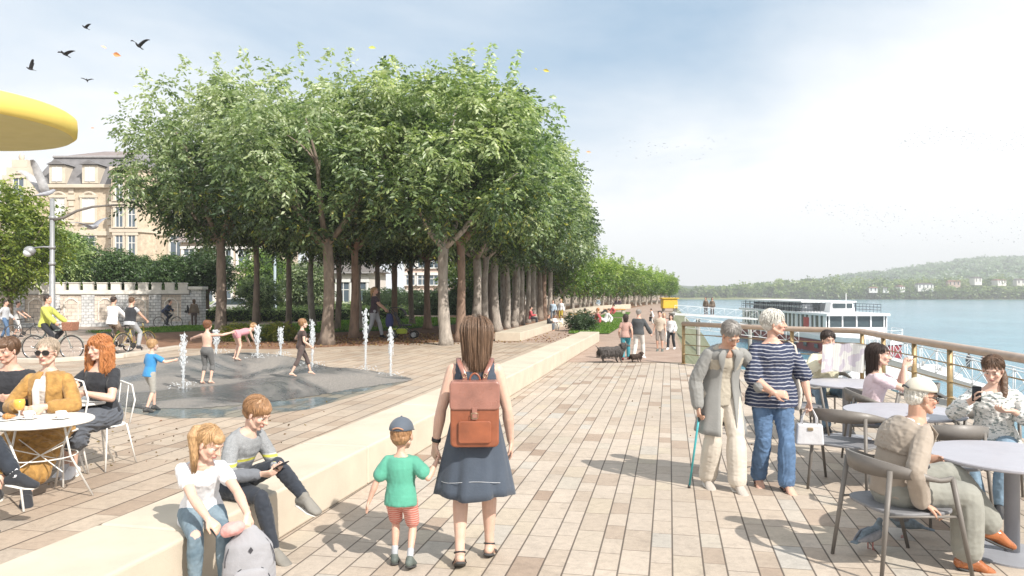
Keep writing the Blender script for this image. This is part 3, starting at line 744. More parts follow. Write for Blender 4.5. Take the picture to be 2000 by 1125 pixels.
f=Human('elderly woman with curly white hair, navy striped tunic and jeans carrying a white handbag',G(1508,953),180,1.70,pel=(0,0,.92),lean=2,head=(0,-62,0),fat=1.16,
    feet={1:(.10,-.1,.10),-1:(-.09,.14,.085)},toes={1:(.1,1,-.4),-1:(-.2,1,-.25)},hands={1:(.06,.24,.95),-1:(-.32,.10,.86)},elbows={1:(1,-.5,-.5),-1:(-1,-.8,0)},curl={1:45,-1:75},hdir={1:(-1,.35,-.15),-1:(-.1,.15,-1)},pn={1:(0,-1,-.3)},
    female=True,skin=SK,vox=.006); f.browcol=(.5,.45,.4); f.body()
f.top('striped_tunic',stripes_mat('stripes_navy',(.03,.042,.09),(.40,.41,.46),.034,.26),.98,hem=-.12,inf=.024,sfl=.03,neck=.475,flare=.2,fold=.007,belly=.02)
f.trousers('jeans',denim,1.95,inf=.018,flare=.032,fl0=1.1,fold=.008); f.hair('short',h_wh,n=420,L=.07,seed=31,curly=.7,vol=1.16); f.sandals(mat('sandal_brown',(.18,.10,.08),.6),sole_d)
mb=MB(); mb.tube([f.neckb+V((.05*math.cos(a),.05*math.sin(a)+.03,.0-.03*math.sin(a))) for a in [2*math.pi*i/20 for i in range(21)]],[.004]*21,6); mb.build('necklace',mat('pearl',(.7,.66,.6),.3),f.root,smooth=True)
# handbag in her hand
hb=thing('handbag','small white leather handbag hanging from the hand of the white haired woman','handbag',w2(f,f.wr[-1]+V((0,.0,-.0)))-V((0,0,.42)),170)
hw=mat('handbag_white',(.58,.58,.60),.45,.12,12,.3,40)
mb=MB(); mb.prism([(-.13,0),(.13,0),(.115,.20),(-.115,.20)],-.05,.05,Matrix.Rotation(R(90),4,'X')); mb.build('bag_body',hw,hb,bevel=.02,bseg=4)
for yy in (-.035,.035):
    mb=MB(); mb.tube([(-.07,yy,.18),(-.065,yy,.26),(-.03,yy*.4,.335),(.03,yy*.4,.335),(.065,yy,.26),(.07,yy,.18)],[.006]*6,8); mb.build('handle',hw,hb,smooth=True)
mb=MB(); mb.box((0,.054,.155),(.05,.012,.03)); mb.build('clasp',metal_b,hb,bevel=.004)
# shoulder bag
tb=thing('shoulder_bag','cream shoulder bag with black edged strap at the side of the white haired woman','bag',f.root.location,180)
mb=MB(); mb.tube([(-.235,-.04,.78),(-.25,-.045,.93),(-.235,-.04,1.06)],[(.13,.035),(.14,.04),(.10,.02)],20,lat=(0,1,0),rnd=True); remeshed(mb,'bag_body',cloth('bag_cream',(.55,.50,.44)),tb,.008,3,.006,8)
for q,c_ in ((0,'bag_cream'),(.016,'cloth_black')):
    mb=MB(); mb.tube([(-.24-q*.4,.04-q,1.05),(-.235-q*.4,.075-q,1.2),(-.20-q*.4,.06-q,1.38),(-.165-q*.4,-.01-q,1.415),(-.19,-.07-q,1.34),(-.235,-.09,1.05)],[(.010,.004)]*6,8,lat=(1,0,0)); mb.build('strap',_mc[c_],tb,smooth=True)

# old man on the near chair
OM=V((2.68,5.32,0)); OMH=-88
o_=Human('old man with a white cap, glasses and beige jacket sitting on the nearest grey chair',OM,OMH,1.74,pel=(0,-.03,.545),lean=7,hunch=.9,head=(6,3,0),
    feet={1:(.10,.42,.09),-1:(.05,.62,.27)},knees={1:(.1,.4,1),-1:(-.1,.3,1)},toes={1:(.15,1,-.2),-1:(.1,.9,-.35)},hands={1:(.24,.02,.50),-1:(-.2,.30,.70)},elbows={1:(1,-1,.2),-1:(-1,-.6,-.4)},curl={1:35,-1:40},
    hdir={1:(.15,.9,-.45)},pn={1:(0,-.3,-1)},skin=SKT,vox=.0055); o_.browcol=(.5,.47,.42); o_.body()
o_.top('shirt',white_cl,-1,hem=-.02,inf=.006,neck=.49); o_.trousers('trousers',cloth('trousers_khaki',(.26,.26,.23),var=.15,bump=.5,bs=30),1.86,inf=.028,flare=.03,fl0=.6,fold=.003)
coat(o_,cloth('jacket_beige',(.33,.28,.23),var=.15,bump=.5,bs=50),.50,seed=5,gap=.13,flare=.02,sleeve=1.92)
o_.socks(mat('sock_lilac',(.45,.43,.45)),h=.3); o_.shoes('shoe',mat('shoe_tan_leather',(.36,.12,.04),.28,.25,12,spec=.7),sole_d,inf=.011); o_.belt(leather_b,.07)
o_.hair('short',h_wh,n=160,L=.03,seed=4,vol=.95,capped=True); capw=cloth('cap_cream',(.56,.53,.45),var=.08); cap(o_,capw,cloth('visor_grey',(.07,.07,.07)),up=-.15,strap=gd)
def glasses(h,m,dark=False,big=1.0):
    c=h.hc;M=h.Hm;k=h.hk; mb=MB()
    for sd in (1,-1):
        pts=[c+M@(V((sd*.032+.025*big*math.cos(a),.098-abs(sd*.032+.025*big*math.cos(a))*.22,.004+.019*big*math.sin(a)))*k) for a in [2*math.pi*i/14 for i in range(15)]]
        mb.tube(pts,[.0022*k*(1.6 if dark else 1)]*15,6)
        mb.tube([c+M@(V((sd*.057*big,.086,.010))*k),c+M@(V((sd*.076,.05,.010))*k),c+M@(V((sd*.079,-.005,.008))*k)],[.0025*k]*3,6)
    mb.tube([c+M@(V((-.01,.096,.008))*k),c+M@(V((.01,.096,.008))*k)],[.0025*k]*2,6)
    o=mb.build('glasses',m,h.root,smooth=True)
    if dark:
        for sd in (1,-1):
            mb=MB(); mb.add([c+M@(V((sd*.032+.024*big*math.cos(a),.097-abs(sd*.032+.024*big*math.cos(a))*.22,.004+.018*big*math.sin(a)))*k) for a in [2*math.pi*i/14 for i in range(14)]],[tuple(range(14))]); mb.build('lens',mat('lens_dark',(.02,.018,.018),.1),o)
    return o
glasses(o_,leather_b)
mb=MB(); mb.box(o_.sp(.20,.19,.04),(.035,.11,.09),Matrix.Rotation(R(25),3,'X')); pch=mb.build('pocket',gd,o_.root,bevel=.012)

# man reading a newspaper
NM=V((4.38,10.75,0))
n_=Human('dark haired man in a pale yellow shirt reading a newspaper at the farthest terrace table',NM,178,1.78,pel=(0,0,.545),lean=8,hunch=.2,head=(8,0,0),
    feet={1:(.14,.45,.09),-1:(-.12,.5,.09)},knees={1:(.3,.3,1),-1:(-.3,.3,1)},hands={1:(.16,.40,.98),-1:(-.25,.42,1.0)},elbows={1:(1,-.5,-1),-1:(-1,-.5,-1)},curl=55,hdir={1:(-.2,.5,.8),-1:(.2,.5,.8)},skin=SK,vox=.0075).body()
n_.top('shirt',cloth('shirt_cream',(.66,.62,.46),var=.06),1.5,hem=-.08,inf=.018,neck=.485); n_.trousers('jeans',denim_l,inf=.016); n_.hair('short',h_dk,n=220,L=.07,seed=8,fringe=0,vol=1.06); n_.shoes('shoe',leather_b)
mb=MB()
for sd,a in ((1,20),(-1,-24)):
    for l in range(3):
        N=8
        vs=[]
        for i in range(N+1):
            u=i/N*.30; x=sd*u*math.cos(R(abs(a))); y=.44+u*math.sin(R(28))*.5+.012*math.sin(i*.9+l)+l*.004
            for z in (.84,1.2): vs.append((x-.04,y+ (z-.84)*.16,z-.01*l+.01*math.sin(i*.5)))
        mb.add(vs,[(2*i,2*i+2,2*i+3,2*i+1) for i in range(N)])
def newsmat():
    m,t,bs=newmat('newsprint'); s=t.node('ShaderNodeSeparateXYZ'); t.l.new(t.coord('Object'),s.inputs[0]); x,z=s.outputs[0],s.outputs[2]
    ln=t.m('LESS_THAN',t.m('FRACT',t.m('MULTIPLY',z,110)),.45); col=t.m('GREATER_THAN',t.m('FRACT',t.m('MULTIPLY',t.m('ADD',x,5),17)),.12)
    blk=t.m('GREATER_THAN',t.noise(t.coord('Object',(7,0,5)),1.3,1),.53)
    c=t.mix(t.m('MULTIPLY',t.m('MULTIPLY',ln,col),.45),(.66,.65,.62),(.15,.15,.15)); c=t.mix(t.m('MULTIPLY',blk,.55),c,(.36,.30,.40)); t.put(bs.inputs['Base Color'],c); bs.inputs['Roughness'].default_value=.9; return m
nw=mb.build('newspaper',newsmat(),None,smooth=False); nw.location=NM; nw.rotation_euler=(0,0,R(178)); tag(nw,'open newspaper held up by the man in the pale yellow shirt','newspaper')

# woman drinking
DW=V((3.96,8.45,0))
q=Human('dark haired woman in a pale pink t-shirt drinking from a glass held in both hands',DW,-108,1.70,pel=(0,-.03,.54),lean=10,head=(5,8,0),
    feet={1:(.12,.42,.09),-1:(-.1,.5,.09)},knees={1:(.1,.3,1),-1:(-.1,.3,1)},hands={1:(.055,.315,1.075),-1:(-.03,.33,1.085)},elbows={1:(.5,.35,-1),-1:(-.5,.35,-1)},curl=62,hdir={1:(-.3,.35,.9),-1:(.3,.35,.9)},pn={1:(-1,.2,.2),-1:(1,.2,.2)},
    female=True,skin=SKP,vox=.0065); q.browcol=(.06,.04,.03); q.body()
q.top('tshirt',cloth('tshirt_pink',(.70,.56,.60),var=.06),.5,hem=-.09,inf=.014,sfl=.02,neck=.46); q.trousers('jeans',mat('denim_pale',(.27,.38,.52),.85,.2,9,.4,90,.004),inf=.014); q.hair('long',h_dk,n=200,L=.16,seed=12); q.shoes('shoe',leather_b)
mb=MB(); mb.lathe([(.024,0),(.03,.11),(.026,.11),(.022,.008)],(0,0,0),20); gl=mb.build('drinking_glass',None or mat('glass_white',(.75,.76,.78),.15),None,smooth=True); gl.location=w2(q,(.01,.375,1.09)); tag(gl,'small pale glass held by the woman in the pink t-shirt','glass')

# woman with a phone
PW=V((4.36,6.95,0))
p_=Human('brown haired woman in a white patterned blouse looking at her phone beside the railing',PW,152,1.70,pel=(0,0,.545),lean=6,head=(24,14,0),
    feet={1:(.13,.42,.09),-1:(-.0,.46,.09)},knees={1:(.4,.3,1),-1:(-.1,.3,1)},hands={1:(.18,.33,.95),-1:(-.12,.27,.86)},elbows={1:(1,-.4,-1),-1:(-1,-.3,-.8)},curl={1:60,-1:45},hdir={1:(-.1,.5,.75),-1:(.8,.4,0)},pn={1:(-1,.1,.2),-1:(0,-.3,1)},
    female=True,skin=SKP,vox=.006); p_.browcol=(.16,.09,.06); p_.body()
def patterned():
    m,t,bs=newmat('blouse_patterned'); n=t.noise(t.coord('Object',(1,1,2.2)),26,2); k=t.m('GREATER_THAN',n,.56); t.put(bs.inputs['Base Color'],t.mix(t.m('MULTIPLY',k,.75),(.68,.67,.64),(.12,.17,.17))); bs.inputs['Roughness'].default_value=.85
    t.put(bs.inputs['Normal'],t.bump(t.noise(t.coord('Object'),30,4),.5,.004)); return m
p_.top('blouse',patterned(),1.55,hem=-.12,inf=.022,sfl=.012,neck=.455,flare=.2,fold=.009); p_.trousers('jeans',denim_l,inf=.012); p_.hair('pony',h_br,n=220,L=.1,seed=15,vol=1.02); p_.shoes('shoe',leather_b)
mb=MB(); hc=p_.hc; mb.tube([hc+p_.Hm@V((-.05,-.06,-.02)),hc+p_.Hm@V((-.075,-.03,-.08)),hc+V((-.085,.02,-.2)),hc+V((-.08,.05,-.3))],[.03,.032,.028,.01],12,rnd=True); remeshed(mb,'hair_tail',h_br,p_.root,.007,2,.005,30)
phone('smartphone','dark smartphone held up by the woman in the patterned blouse',w2(p_,(.155,.40,1.01)),Matrix.Rotation(R(152),4,'Z')@Matrix.Rotation(R(160),4,'X'))

# left tables: woman with sunglasses, young man, red haired woman, stranger at the edge
s_=Human('woman with dark sunglasses and a long mustard cardigan sitting behind the near cafe table',(-4.60,7.66,0),184,1.88,pel=(0,0,.56),lean=5,head=(3,0,0),
    feet={1:(.11,.72,.09),-1:(-.20,.80,.09)},knees={1:(.1,.3,1),-1:(-.15,.3,1)},toes={1:(-.1,1,-.25),-1:(-.5,1,-.2)},hands={1:(.10,.36,.80),-1:(-.12,.36,.80)},elbows={1:(1,-.3,-.7),-1:(-1,-.3,-.7)},curl=50,hdir={1:(-.5,.6,-.1),-1:(.5,.6,-.1)},pn={1:(-.8,.1,-.2),-1:(.8,.1,-.2)},
    female=True,skin=SKP,vox=.0065); s_.browcol=(.4,.3,.22); s_.body()
s_.top('blouse',cloth('blouse_ivory',(.66,.60,.55)),-1,hem=-.05,inf=.010,neck=.46)
mus=cloth('knit_mustard',(.36,.20,.055),var=.4,bump=.9,bs=38,scale=14); coat(s_,mus,.50,seed=9,gap=.08,flare=.12,sleeve=1.7,lap=False)
def drape(h,m,name='skirt',f1=1.55,inf=.05,flare=.05,fold=.02):
    def fn(mb):
        h.torso(mb,-.12,.1,.02)
        for sd in (1,-1): h.leg(mb,sd,0,f1,inf,flare,.2)
        for t in (.3,.6,.9,1.2,1.45):
            if t>f1: break
            a=h.hip[1].lerp(h.knee[1],min(t,1)) if t<=1 else h.knee[1].lerp(h.ank[1],t-1)
            c=h.hip[-1].lerp(h.knee[-1],min(t,1)) if t<=1 else h.knee[-1].lerp(h.ank[-1],t-1)
            mb.tube([a,c],[.09*h.k+inf]*2,10,rnd=True)
    return h.garment(name,m,fn,fold=fold,fs=7)
drape(s_,mus,'cardigan_skirt',1.5,.02,.03,.02)
s_.hair('short',hairmat('hair_ash',(.42,.34,.26)),n=280,L=.06,seed=44,vol=1.02); glasses(s_,leather_b,True,1.15); s_.shoes('shoe',black_cl,sole_w,inf=.008)
mb=MB(); mb.tube([s_.sp(.44,.03,.115),s_.sp(.36,.035,.155),s_.sp(.2,.03,.165),s_.sp(.1,.02,.17)],[(.03,.01),(.035,.012),(.035,.012),(.03,.01)],10,lat=(1,0,0),rnd=True); mb.build('scarf',cloth('scarf_white',(.62,.58,.55)),s_.root,smooth=True)

y_=Human('young man with brown hair in a black t-shirt sitting near the left edge',(-5.28,8.15,0),-170,1.86,pel=(0,0,.56),lean=10,head=(12,18,0),
    feet={1:(.13,.45,.09),-1:(-.12,.40,.09)},knees={1:(.2,.3,1),-1:(-.2,.3,1)},hands={1:(-.02,.40,.83),-1:(-.20,.42,.83)},elbows={1:(1,-.1,-.5),-1:(-1,-.1,-.5)},curl=40,hdir={1:(-1,.2,-.1),-1:(1,.3,-.1)},skin=SK,vox=.007); y_.body()
y_.top('tshirt',black_cl,.55,hem=-.1,inf=.015,sfl=.02,neck=.475); y_.trousers('jeans',mat('denim_ice',(.45,.47,.5),.85,.15,9,.3,90,.004)); y_.hair('short',hairmat('hair_chestnut',(.15,.085,.05)),n=300,L=.09,seed=55,fringe=1,vol=1.04); y_.shoes('shoe',black_cl,sole_w)

r_=Human('woman with long curly ginger hair, black top and dark grey skirt behind the cafe tables',(-4.42,8.30,0),168,1.82,pel=(0,0,.57),lean=4,head=(6,10,3),
    feet={1:(.14,.34,.09),-1:(.0,.42,.09)},knees={1:(.15,.3,1),-1:(-.1,.3,1)},hands={1:(.13,.30,.92),-1:(-.02,.30,.84)},elbows={1:(1,-.3,-.7),-1:(-1,-.3,-.6)},curl=45,hdir={1:(-.6,.5,.1),-1:(.7,.5,-.2)},female=True,skin=SKP,vox=.0065); r_.browcol=(.35,.2,.12); r_.body()
r_.top('black_top',black_cl,.5,hem=-.02,inf=.013,sfl=.015,neck=.43); drape(r_,cloth('skirt_charcoal',(.085,.095,.115),bump=.5,bs=30),'skirt',1.3,.03,.05,.02)
r_.hair('longcurly',h_gi,n=430,L=.20,seed=66,curly=1.3,vol=1.14); r_.shoes('shoe',white_cl,sole_w)

l_=Human('person in dark jeans and black canvas shoes, mostly cut off by the left edge',(-4.62,6.12,0),-86,1.76,pel=(0,0,.545),lean=-4,head=(5,0,0),
    feet={1:(.08,.40,.09),-1:(.05,.66,.44)},knees={1:(.1,.3,1),-1:(-.1,.3,1)},toes={-1:(.05,1,-.12)},hands={1:(.12,.22,.64),-1:(-.1,.25,.66)},skin=SK,vox=.009).body()
l_.top('jumper',black_cl,1.85,inf=.018); l_.trousers('jeans',_mc['denim_dark'],1.86,inf=.016,fold=.007); l_.socks(white_cl,h=.12); l_.shoes('shoe',_mc['cloth_black'],sole_w,inf=.011); l_.hair('short',h_br,n=60)
# ------------------------------------------------------------------ the ground
D=V((.205,1,0)).normalized()               # the way the promenade runs
def paving(name, su=1.0, P=.365, w1=.21, L=.42, cols=None, groove=.006, dark=.8, jit=1.0, fine=False):
    m,t,b=newmat(name); g=t.node('ShaderNodeNewGeometry'); s=t.node('ShaderNodeSeparateXYZ'); t.l.new(g.outputs['Position'],s.inputs[0]); x,y=s.outputs[0],s.outputs[1]
    u=t.m('SUBTRACT',t.m('MULTIPLY',x,D.y),t.m('MULTIPLY',y,D.x)); v=t.m('ADD',t.m('MULTIPLY',x,D.x),t.m('MULTIPLY',y,D.y))
    u=t.m('MULTIPLY',t.m('ADD',u,200),1/su)
    cell=t.m('FLOOR',t.m('DIVIDE',u,P)); fu=t.m('SUBTRACT',u,t.m('MULTIPLY',cell,P)); wide=t.m('LESS_THAN',fu,w1)
    row=t.m('ADD',t.m('MULTIPLY',cell,2),wide)
    wn=t.node('ShaderNodeTexWhiteNoise',noise_dimensions='1D'); t.l.new(row,wn.inputs['W']); off=wn.outputs['Value']
    vv=t.m('ADD',t.m('DIVIDE',v,t.m('MULTIPLY',L,t.m('ADD',.8,t.m('MULTIPLY',wide,.35)))),t.m('MULTIPLY',off,jit)); vv=t.m('ADD',vv,300)
    tv=t.m('FLOOR',vv); fv=t.m('SUBTRACT',vv,tv)
    d1=t.m('MINIMUM',fu,t.m('ABSOLUTE',t.m('SUBTRACT',fu,w1))); d1=t.m('MINIMUM',d1,t.m('SUBTRACT',P,fu)); d1=t.m('MULTIPLY',d1,su)
    d2=t.m('MULTIPLY',t.m('MINIMUM',fv,t.m('SUBTRACT',1,fv)),L)
    wn2=t.node('ShaderNodeTexWhiteNoise',noise_dimensions='2D'); cb=t.node('ShaderNodeCombineXYZ'); t.l.new(row,cb.inputs[0]); t.l.new(tv,cb.inputs[1]); t.l.new(cb.outputs[0],wn2.inputs['Vector'])
    c=t.ramp(wn2.outputs['Value'],cols or [(0,(.31,.23,.175)),(.07,(.39,.315,.25)),(.2,(.44,.37,.30)),(.6,(.48,.41,.34)),(.8,(.45,.385,.32)),(.93,(.47,.40,.31)),(1,(.43,.40,.36))])
    big=t.noise(g.outputs['Position'],.55,4,.6); fn=t.noise(g.outputs['Position'],16,6,.7); fn2=t.noise(g.outputs['Position'],75,3,.6)
    sc=t.node('ShaderNodeVectorMath',operation='SCALE'); t.l.new(c,sc.inputs[0]); t.l.new(t.m('MULTIPLY',t.m('MULTIPLY',t.rng(big,.3,.7,.86,1.12),t.rng(t.noise(g.outputs['Position'],3.3,6,.75,1.5),.30,.48,.80,1.0)),t.m('MULTIPLY',t.rng(fn,.25,.75,.82,1.14),t.rng(fn2,.3,.7,.92,1.07))),sc.inputs['Scale'])
    gm=t.m('SUBTRACT',1,t.rng(d1,groove*.6,groove*1.4,0,1),clamp=True); gc=t.m('SUBTRACT',1,t.rng(d2,.002,.006,0,1),clamp=True)
    gg=t.m('MAXIMUM',t.m('MULTIPLY',gm,dark),t.m('MULTIPLY',gc,.72))
    t.put(b.inputs['Base Color'],t.mix(gg,sc.outputs[0],(.05,.038,.03)))
    t.put(b.inputs['Roughness'],t.rng(fn,.3,.7,.62,.85)); b.inputs['Specular IOR Level'].default_value=.3
    h=t.m('ADD',t.m('MULTIPLY',t.m('SUBTRACT',1,gg),1.0),t.m('MULTIPLY',fn2,.25)); h=t.m('ADD',h,t.m('MULTIPLY',wn2.outputs['Value'],.15))
    t.put(b.inputs['Normal'],t.bump(h,.45,.006)); return m
def groundmat(name, cols, s1, s2, bump=.4, rough=.9, bd=.03):
    m,t,b=newmat(name); g=t.node('ShaderNodeNewGeometry'); p=g.outputs['Position']
    a=t.noise(p,s1,5,.65); c=t.noise(p,s2,4,.7); f=t.m('ADD',t.m('MULTIPLY',a,.5),t.m('MULTIPLY',c,.5))
    n=len(cols); t.put(b.inputs['Base Color'],t.ramp(f,[(.32+.36*i/(n-1),q) for i,q in enumerate(cols)])); b.inputs['Roughness'].default_value=rough
    t.put(b.inputs['Normal'],t.bump(c,bump,bd)); b.inputs['Specular IOR Level'].default_value=.2; return m
m_pave=paving('paving_planks',L=.42); m_pave2=paving('paving_plaza',su=1.7,L=.55,dark=.85,groove=.009,cols=[(0,(.35,.27,.205)),(.3,(.42,.335,.26)),(.7,(.46,.38,.30)),(1,(.39,.325,.265))])
m_prom=groundmat('promenade_surface',[(.25,.18,.14),(.36,.27,.22),(.44,.35,.29)],1.2,22,.2)
m_mulch=groundmat('mulch',[(.12,.065,.042),(.25,.14,.09),(.38,.25,.17)],2.5,30,.8)
m_earth=groundmat('earth',[(.20,.15,.11),(.30,.24,.18),(.36,.29,.23)],.6,12,.4)
m_grassg=groundmat('grass_ground',[(.04,.09,.015),(.075,.15,.025),(.12,.21,.04)],3,40,.8)
m_bank=groundmat('bank_ground',[(.09,.10,.06),(.15,.16,.10),(.25,.25,.19)],.5,8,.8)
m_stone=mat('bench_stone',(.54,.47,.375),.75,.13,1.8,.35,60,.006,world=True)
m_kerb=mat('kerb_stone',(.52,.47,.40),.8,.12,3,.2,30,world=True)
EDGE=[(4.6,-8),(5.2,0),(5.7,4),(6.3,8),(6.62,10),(6.92,12),(7.25,14.6),(7.6,16.6),(6.28,17.6),(4.55,20.3),(5.4,24),(10.4,50),(14.6,70),(20.3,95),(28.2,132),(41,200),(64,320),(92,480)]
land=[(-500,-60),(4.6,-60)]+EDGE+[(92,560),(60,600),(-500,600)]
MB().sheet(land,-.008).build('ground',m_earth); bpy.data.objects['ground']['kind']='structure'
PLL=0
def lay(name,m,poly,z): return tag(MB().sheet([(p[0],p[1]) for p in poly],z).build(name,m),kind='structure')
bl=lambda y,o=0: -1.51+.22*(y-7.09)+o     # the bench line
lay('paved_deck',m_pave,[(bl(-8,-.3),-8)]+EDGE[:10]+[(bl(20.6,-.3),20.6)],.0)
lay('paved_plaza',m_pave2,[(bl(-8,-.3),-8),(bl(20.6,-.3),20.6),(bl(28,-.2),28.2),(-2.8,28.6),(-7.6,25.2),(-11.5,25.6),(-13.5,21.5),(-13.5,-8)],.0)
lay('promenade',m_prom,[(bl(20.6,-.3),20.6),(4.55,20.6),(5.3,24),(10.2,50),(14.4,70),(20.1,95),(28.0,132),(40,196),(34,196),(26,132),(17,100),(10,74),(4.5,58),(-1,34),(-2.8,28.6),(bl(28,-.2),28.2)],.0)
lay('mulch_bed',m_mulch,[(-11.5,25.6),(-7.6,25.2),(-2.8,28.6),(-1,34),(4.5,58),(10,74),(17,100),(26,132),(16,134),(2,80),(-6,56),(-14,40),(-18,33)],-.003)
def streetmat():
    m,t,b=newmat('street_paving'); g=t.node('ShaderNodeNewGeometry'); s=t.node('ShaderNodeSeparateXYZ'); t.l.new(g.outputs['Position'],s.inputs[0]); x,y=s.outputs[0],s.outputs[1]
    v=t.m('ADD',t.m('ADD',y,t.m('MULTIPLY',x,-.05)),t.m('MULTIPLY',t.noise(g.outputs['Position'],.2,2),.6)); fr=t.m('FRACT',t.m('DIVIDE',v,2.3)); k=t.m('LESS_THAN',fr,.13)
    n=t.noise(g.outputs['Position'],3,6,.7); c=t.ramp(n,[(.3,(.34,.26,.21)),(.7,(.50,.41,.34))]); t.put(b.inputs['Base Color'],t.mix(t.m('MULTIPLY',k,.8),c,(.14,.09,.07))); b.inputs['Roughness'].default_value=.85; return m
lay('street',streetmat(),[(-60,21),(-24,22.6),(-13.5,20.8),(-11.3,22.5),(-11.3,25.5),(-18,33),(-15,43),(-60,43)],-.004)
lay('lawn',m_grassg,[(-19.5,35),(-17.5,34),(-14.5,37),(-13,41.5),(-17.5,41)],.004)
lay('lawn',m_grassg,[(-12,33),(-6,37),(-1,50),(-7,54),(-13,42)],.004)
lw=[G(1110,652),G(1190,652.5),G(1215,637),G(1215,623),G(1131,623)]
lay('lawn',m_grassg,lw,.03)
lay('lawn',m_grassg,[G(1165,620),G(1225,620),G(1232,610),G(1190,610)],.03)
# quay wall and bank
def strip(name,m,pts,z1,off,z2,kind='structure'):
    mb=MB(); n=len(pts); vs=[]
    for i,p in enumerate(pts):
        a=V(pts[max(i-1,0)]+(0,)) ; c=V(pts[min(i+1,n-1)]+(0,)); d=(c-a).normalized(); nr=V((d.y,-d.x,0))
        vs+=[(p[0],p[1],z1),(p[0]+nr.x*off,p[1]+nr.y*off,z2)]
    mb.add(vs,[(2*i,2*i+1,2*i+3,2*i+2) for i in range(n-1)]); return mb
m_conc=mat('quay_concrete',(.38,.36,.33),.85,.2,1.5,.3,20,world=True)
q=strip('q',None,EDGE[:10],-.008,0,-6).build('quay_wall',m_conc); tag(q,kind='structure')
q=strip('q',None,EDGE[9:],-.012,0,-.8).build('quay_wall',m_conc); tag(q,kind='structure')
bank=[EDGE[9]]+EDGE[10:]
q=strip('b',None,bank,-.8,5.0,-6).build('river_bank',m_bank); tag(q,kind='structure')
# kerb of the street
kp=[(-40,23.6),(-24,23.2),(-17,21.2),(-12.4,20.4),(-11.2,22.0),(-11.0,25.4)]
mb=MB(); 
for i in range(len(kp)-1):
    a,c=V(kp[i]+(0,)),V(kp[i+1]+(0,)); d=(c-a).normalized(); nr=V((-d.y,d.x,0))*.16
    mb.prism([tuple((a+nr)[:2]),tuple((c+nr)[:2]),tuple((c-nr)[:2]),tuple((a-nr)[:2])],0.001,.11)
tag(mb.build('kerb',m_kerb,bevel=.01),kind='structure')
# water
def watermat():
    m,t,b=newmat('river_water'); g=t.node('ShaderNodeNewGeometry'); mp=t.node('ShaderNodeMapping'); mp.inputs['Scale'].default_value=(1,.55,1); t.l.new(g.outputs['Position'],mp.inputs[0]); p=mp.outputs[0]
    a=t.noise(p,.9,5,.65,.3); c=t.noise(p,.06,4,.6,.5); d=t.noise(p,.015,3,.6)
    t.put(b.inputs['Base Color'],t.ramp(t.m('ADD',t.m('MULTIPLY',c,.55),t.m('MULTIPLY',t.m('ADD',a,d),.225)),[(.35,(.045,.17,.25)),(.6,(.12,.30,.39))]))
    b.inputs['Roughness'].default_value=.16; b.inputs['IOR'].default_value=1.33; b.inputs['Specular IOR Level'].default_value=.32
    h=t.m('ADD',t.m('MULTIPLY',a,.6),t.m('MULTIPLY',t.noise(p,.25,3,.6),1.2)); t.put(b.inputs['Normal'],t.bump(h,.55,.35)); return m
WZ=-5.5
tag(MB().add([(3,-60,WZ),(1600,-60,WZ),(1600,1500,WZ),(3,1500,WZ)],[(0,1,2,3)]).build('river',watermat()),kind='structure')

# ------------------------------------------------------------------ stone benches
def slab_bench(label,pts,width,h,seg,group=None,lean=0):
    """pts: front edge from near to far; width to the left; one block after another"""
    b=thing('stone_bench',label,'bench',(pts[0][0],pts[0][1],0),0,group); o=V((pts[0][0],pts[0][1],0)); 
    tot=[V(p+(0,)) for p in pts]
    for i in range(len(tot)-1):
        a,c=tot[i],tot[i+1]; L=(c-a).length; n=max(1,round(L/seg)); d=(c-a)/n; nr=V((-d.y,d.x,0)).normalized()*width
        for k in range(n):
            p=a+d*k; q=a+d*(k+1)-d.normalized()*.014
            mb=MB(); mb.prism([tuple((p-o)[:2]),tuple((q-o)[:2]),tuple((q+nr-o)[:2]),tuple((p+nr-o)[:2])],0.002,h); mb.build('stone_block',m_stone,b,bevel=.022,bseg=3)
    return b
slab_bench('long pale stone bench running from the foreground past the blond girl to the grey dog',[(bl(2.2),2.2),(bl(28.9),28.9)],.72,.38,2.7)
slab_bench('low pale stone bench beside the tree trunks where two people sit',[(.33,29.0),(2.05,37.5),(3.3,44)],1.0,.34,4)
slab_bench('pale curved stone bench in the distance behind the lawn',[(4.7,57),(6.2,64),(9.2,75),(13,84)],.9,.5,4)
def plank(label,a,c,w,h,m):
    b=thing('wooden_bench',label,'bench',(a[0],a[1],0)); d=V((c[0]-a[0],c[1]-a[1],0)); n=V((-d.y,d.x,0)).normalized()*w
    MB().prism([(0,0),tuple(d[:2]),tuple((d+n)[:2]),tuple(n[:2])],h-.09,h).build('seat',m,b,bevel=.01)
    for f in (.08,.92):
        p=d*f+n*.5; MB().box((p.x,p.y,(h-.09)/2),(.25,w*.8,h-.09)).build('leg',m_kerb,b)
wo=mat('wood_orange',(.55,.27,.08),.6,.2,3)
plank('low orange wooden bench near the pale curved bench',G(1112,624),G(1148,624),.6,.40,wo); plank('thin orange wooden bench between the two lawns',G(1180,613),G(1222,613),.6,.42,wo)
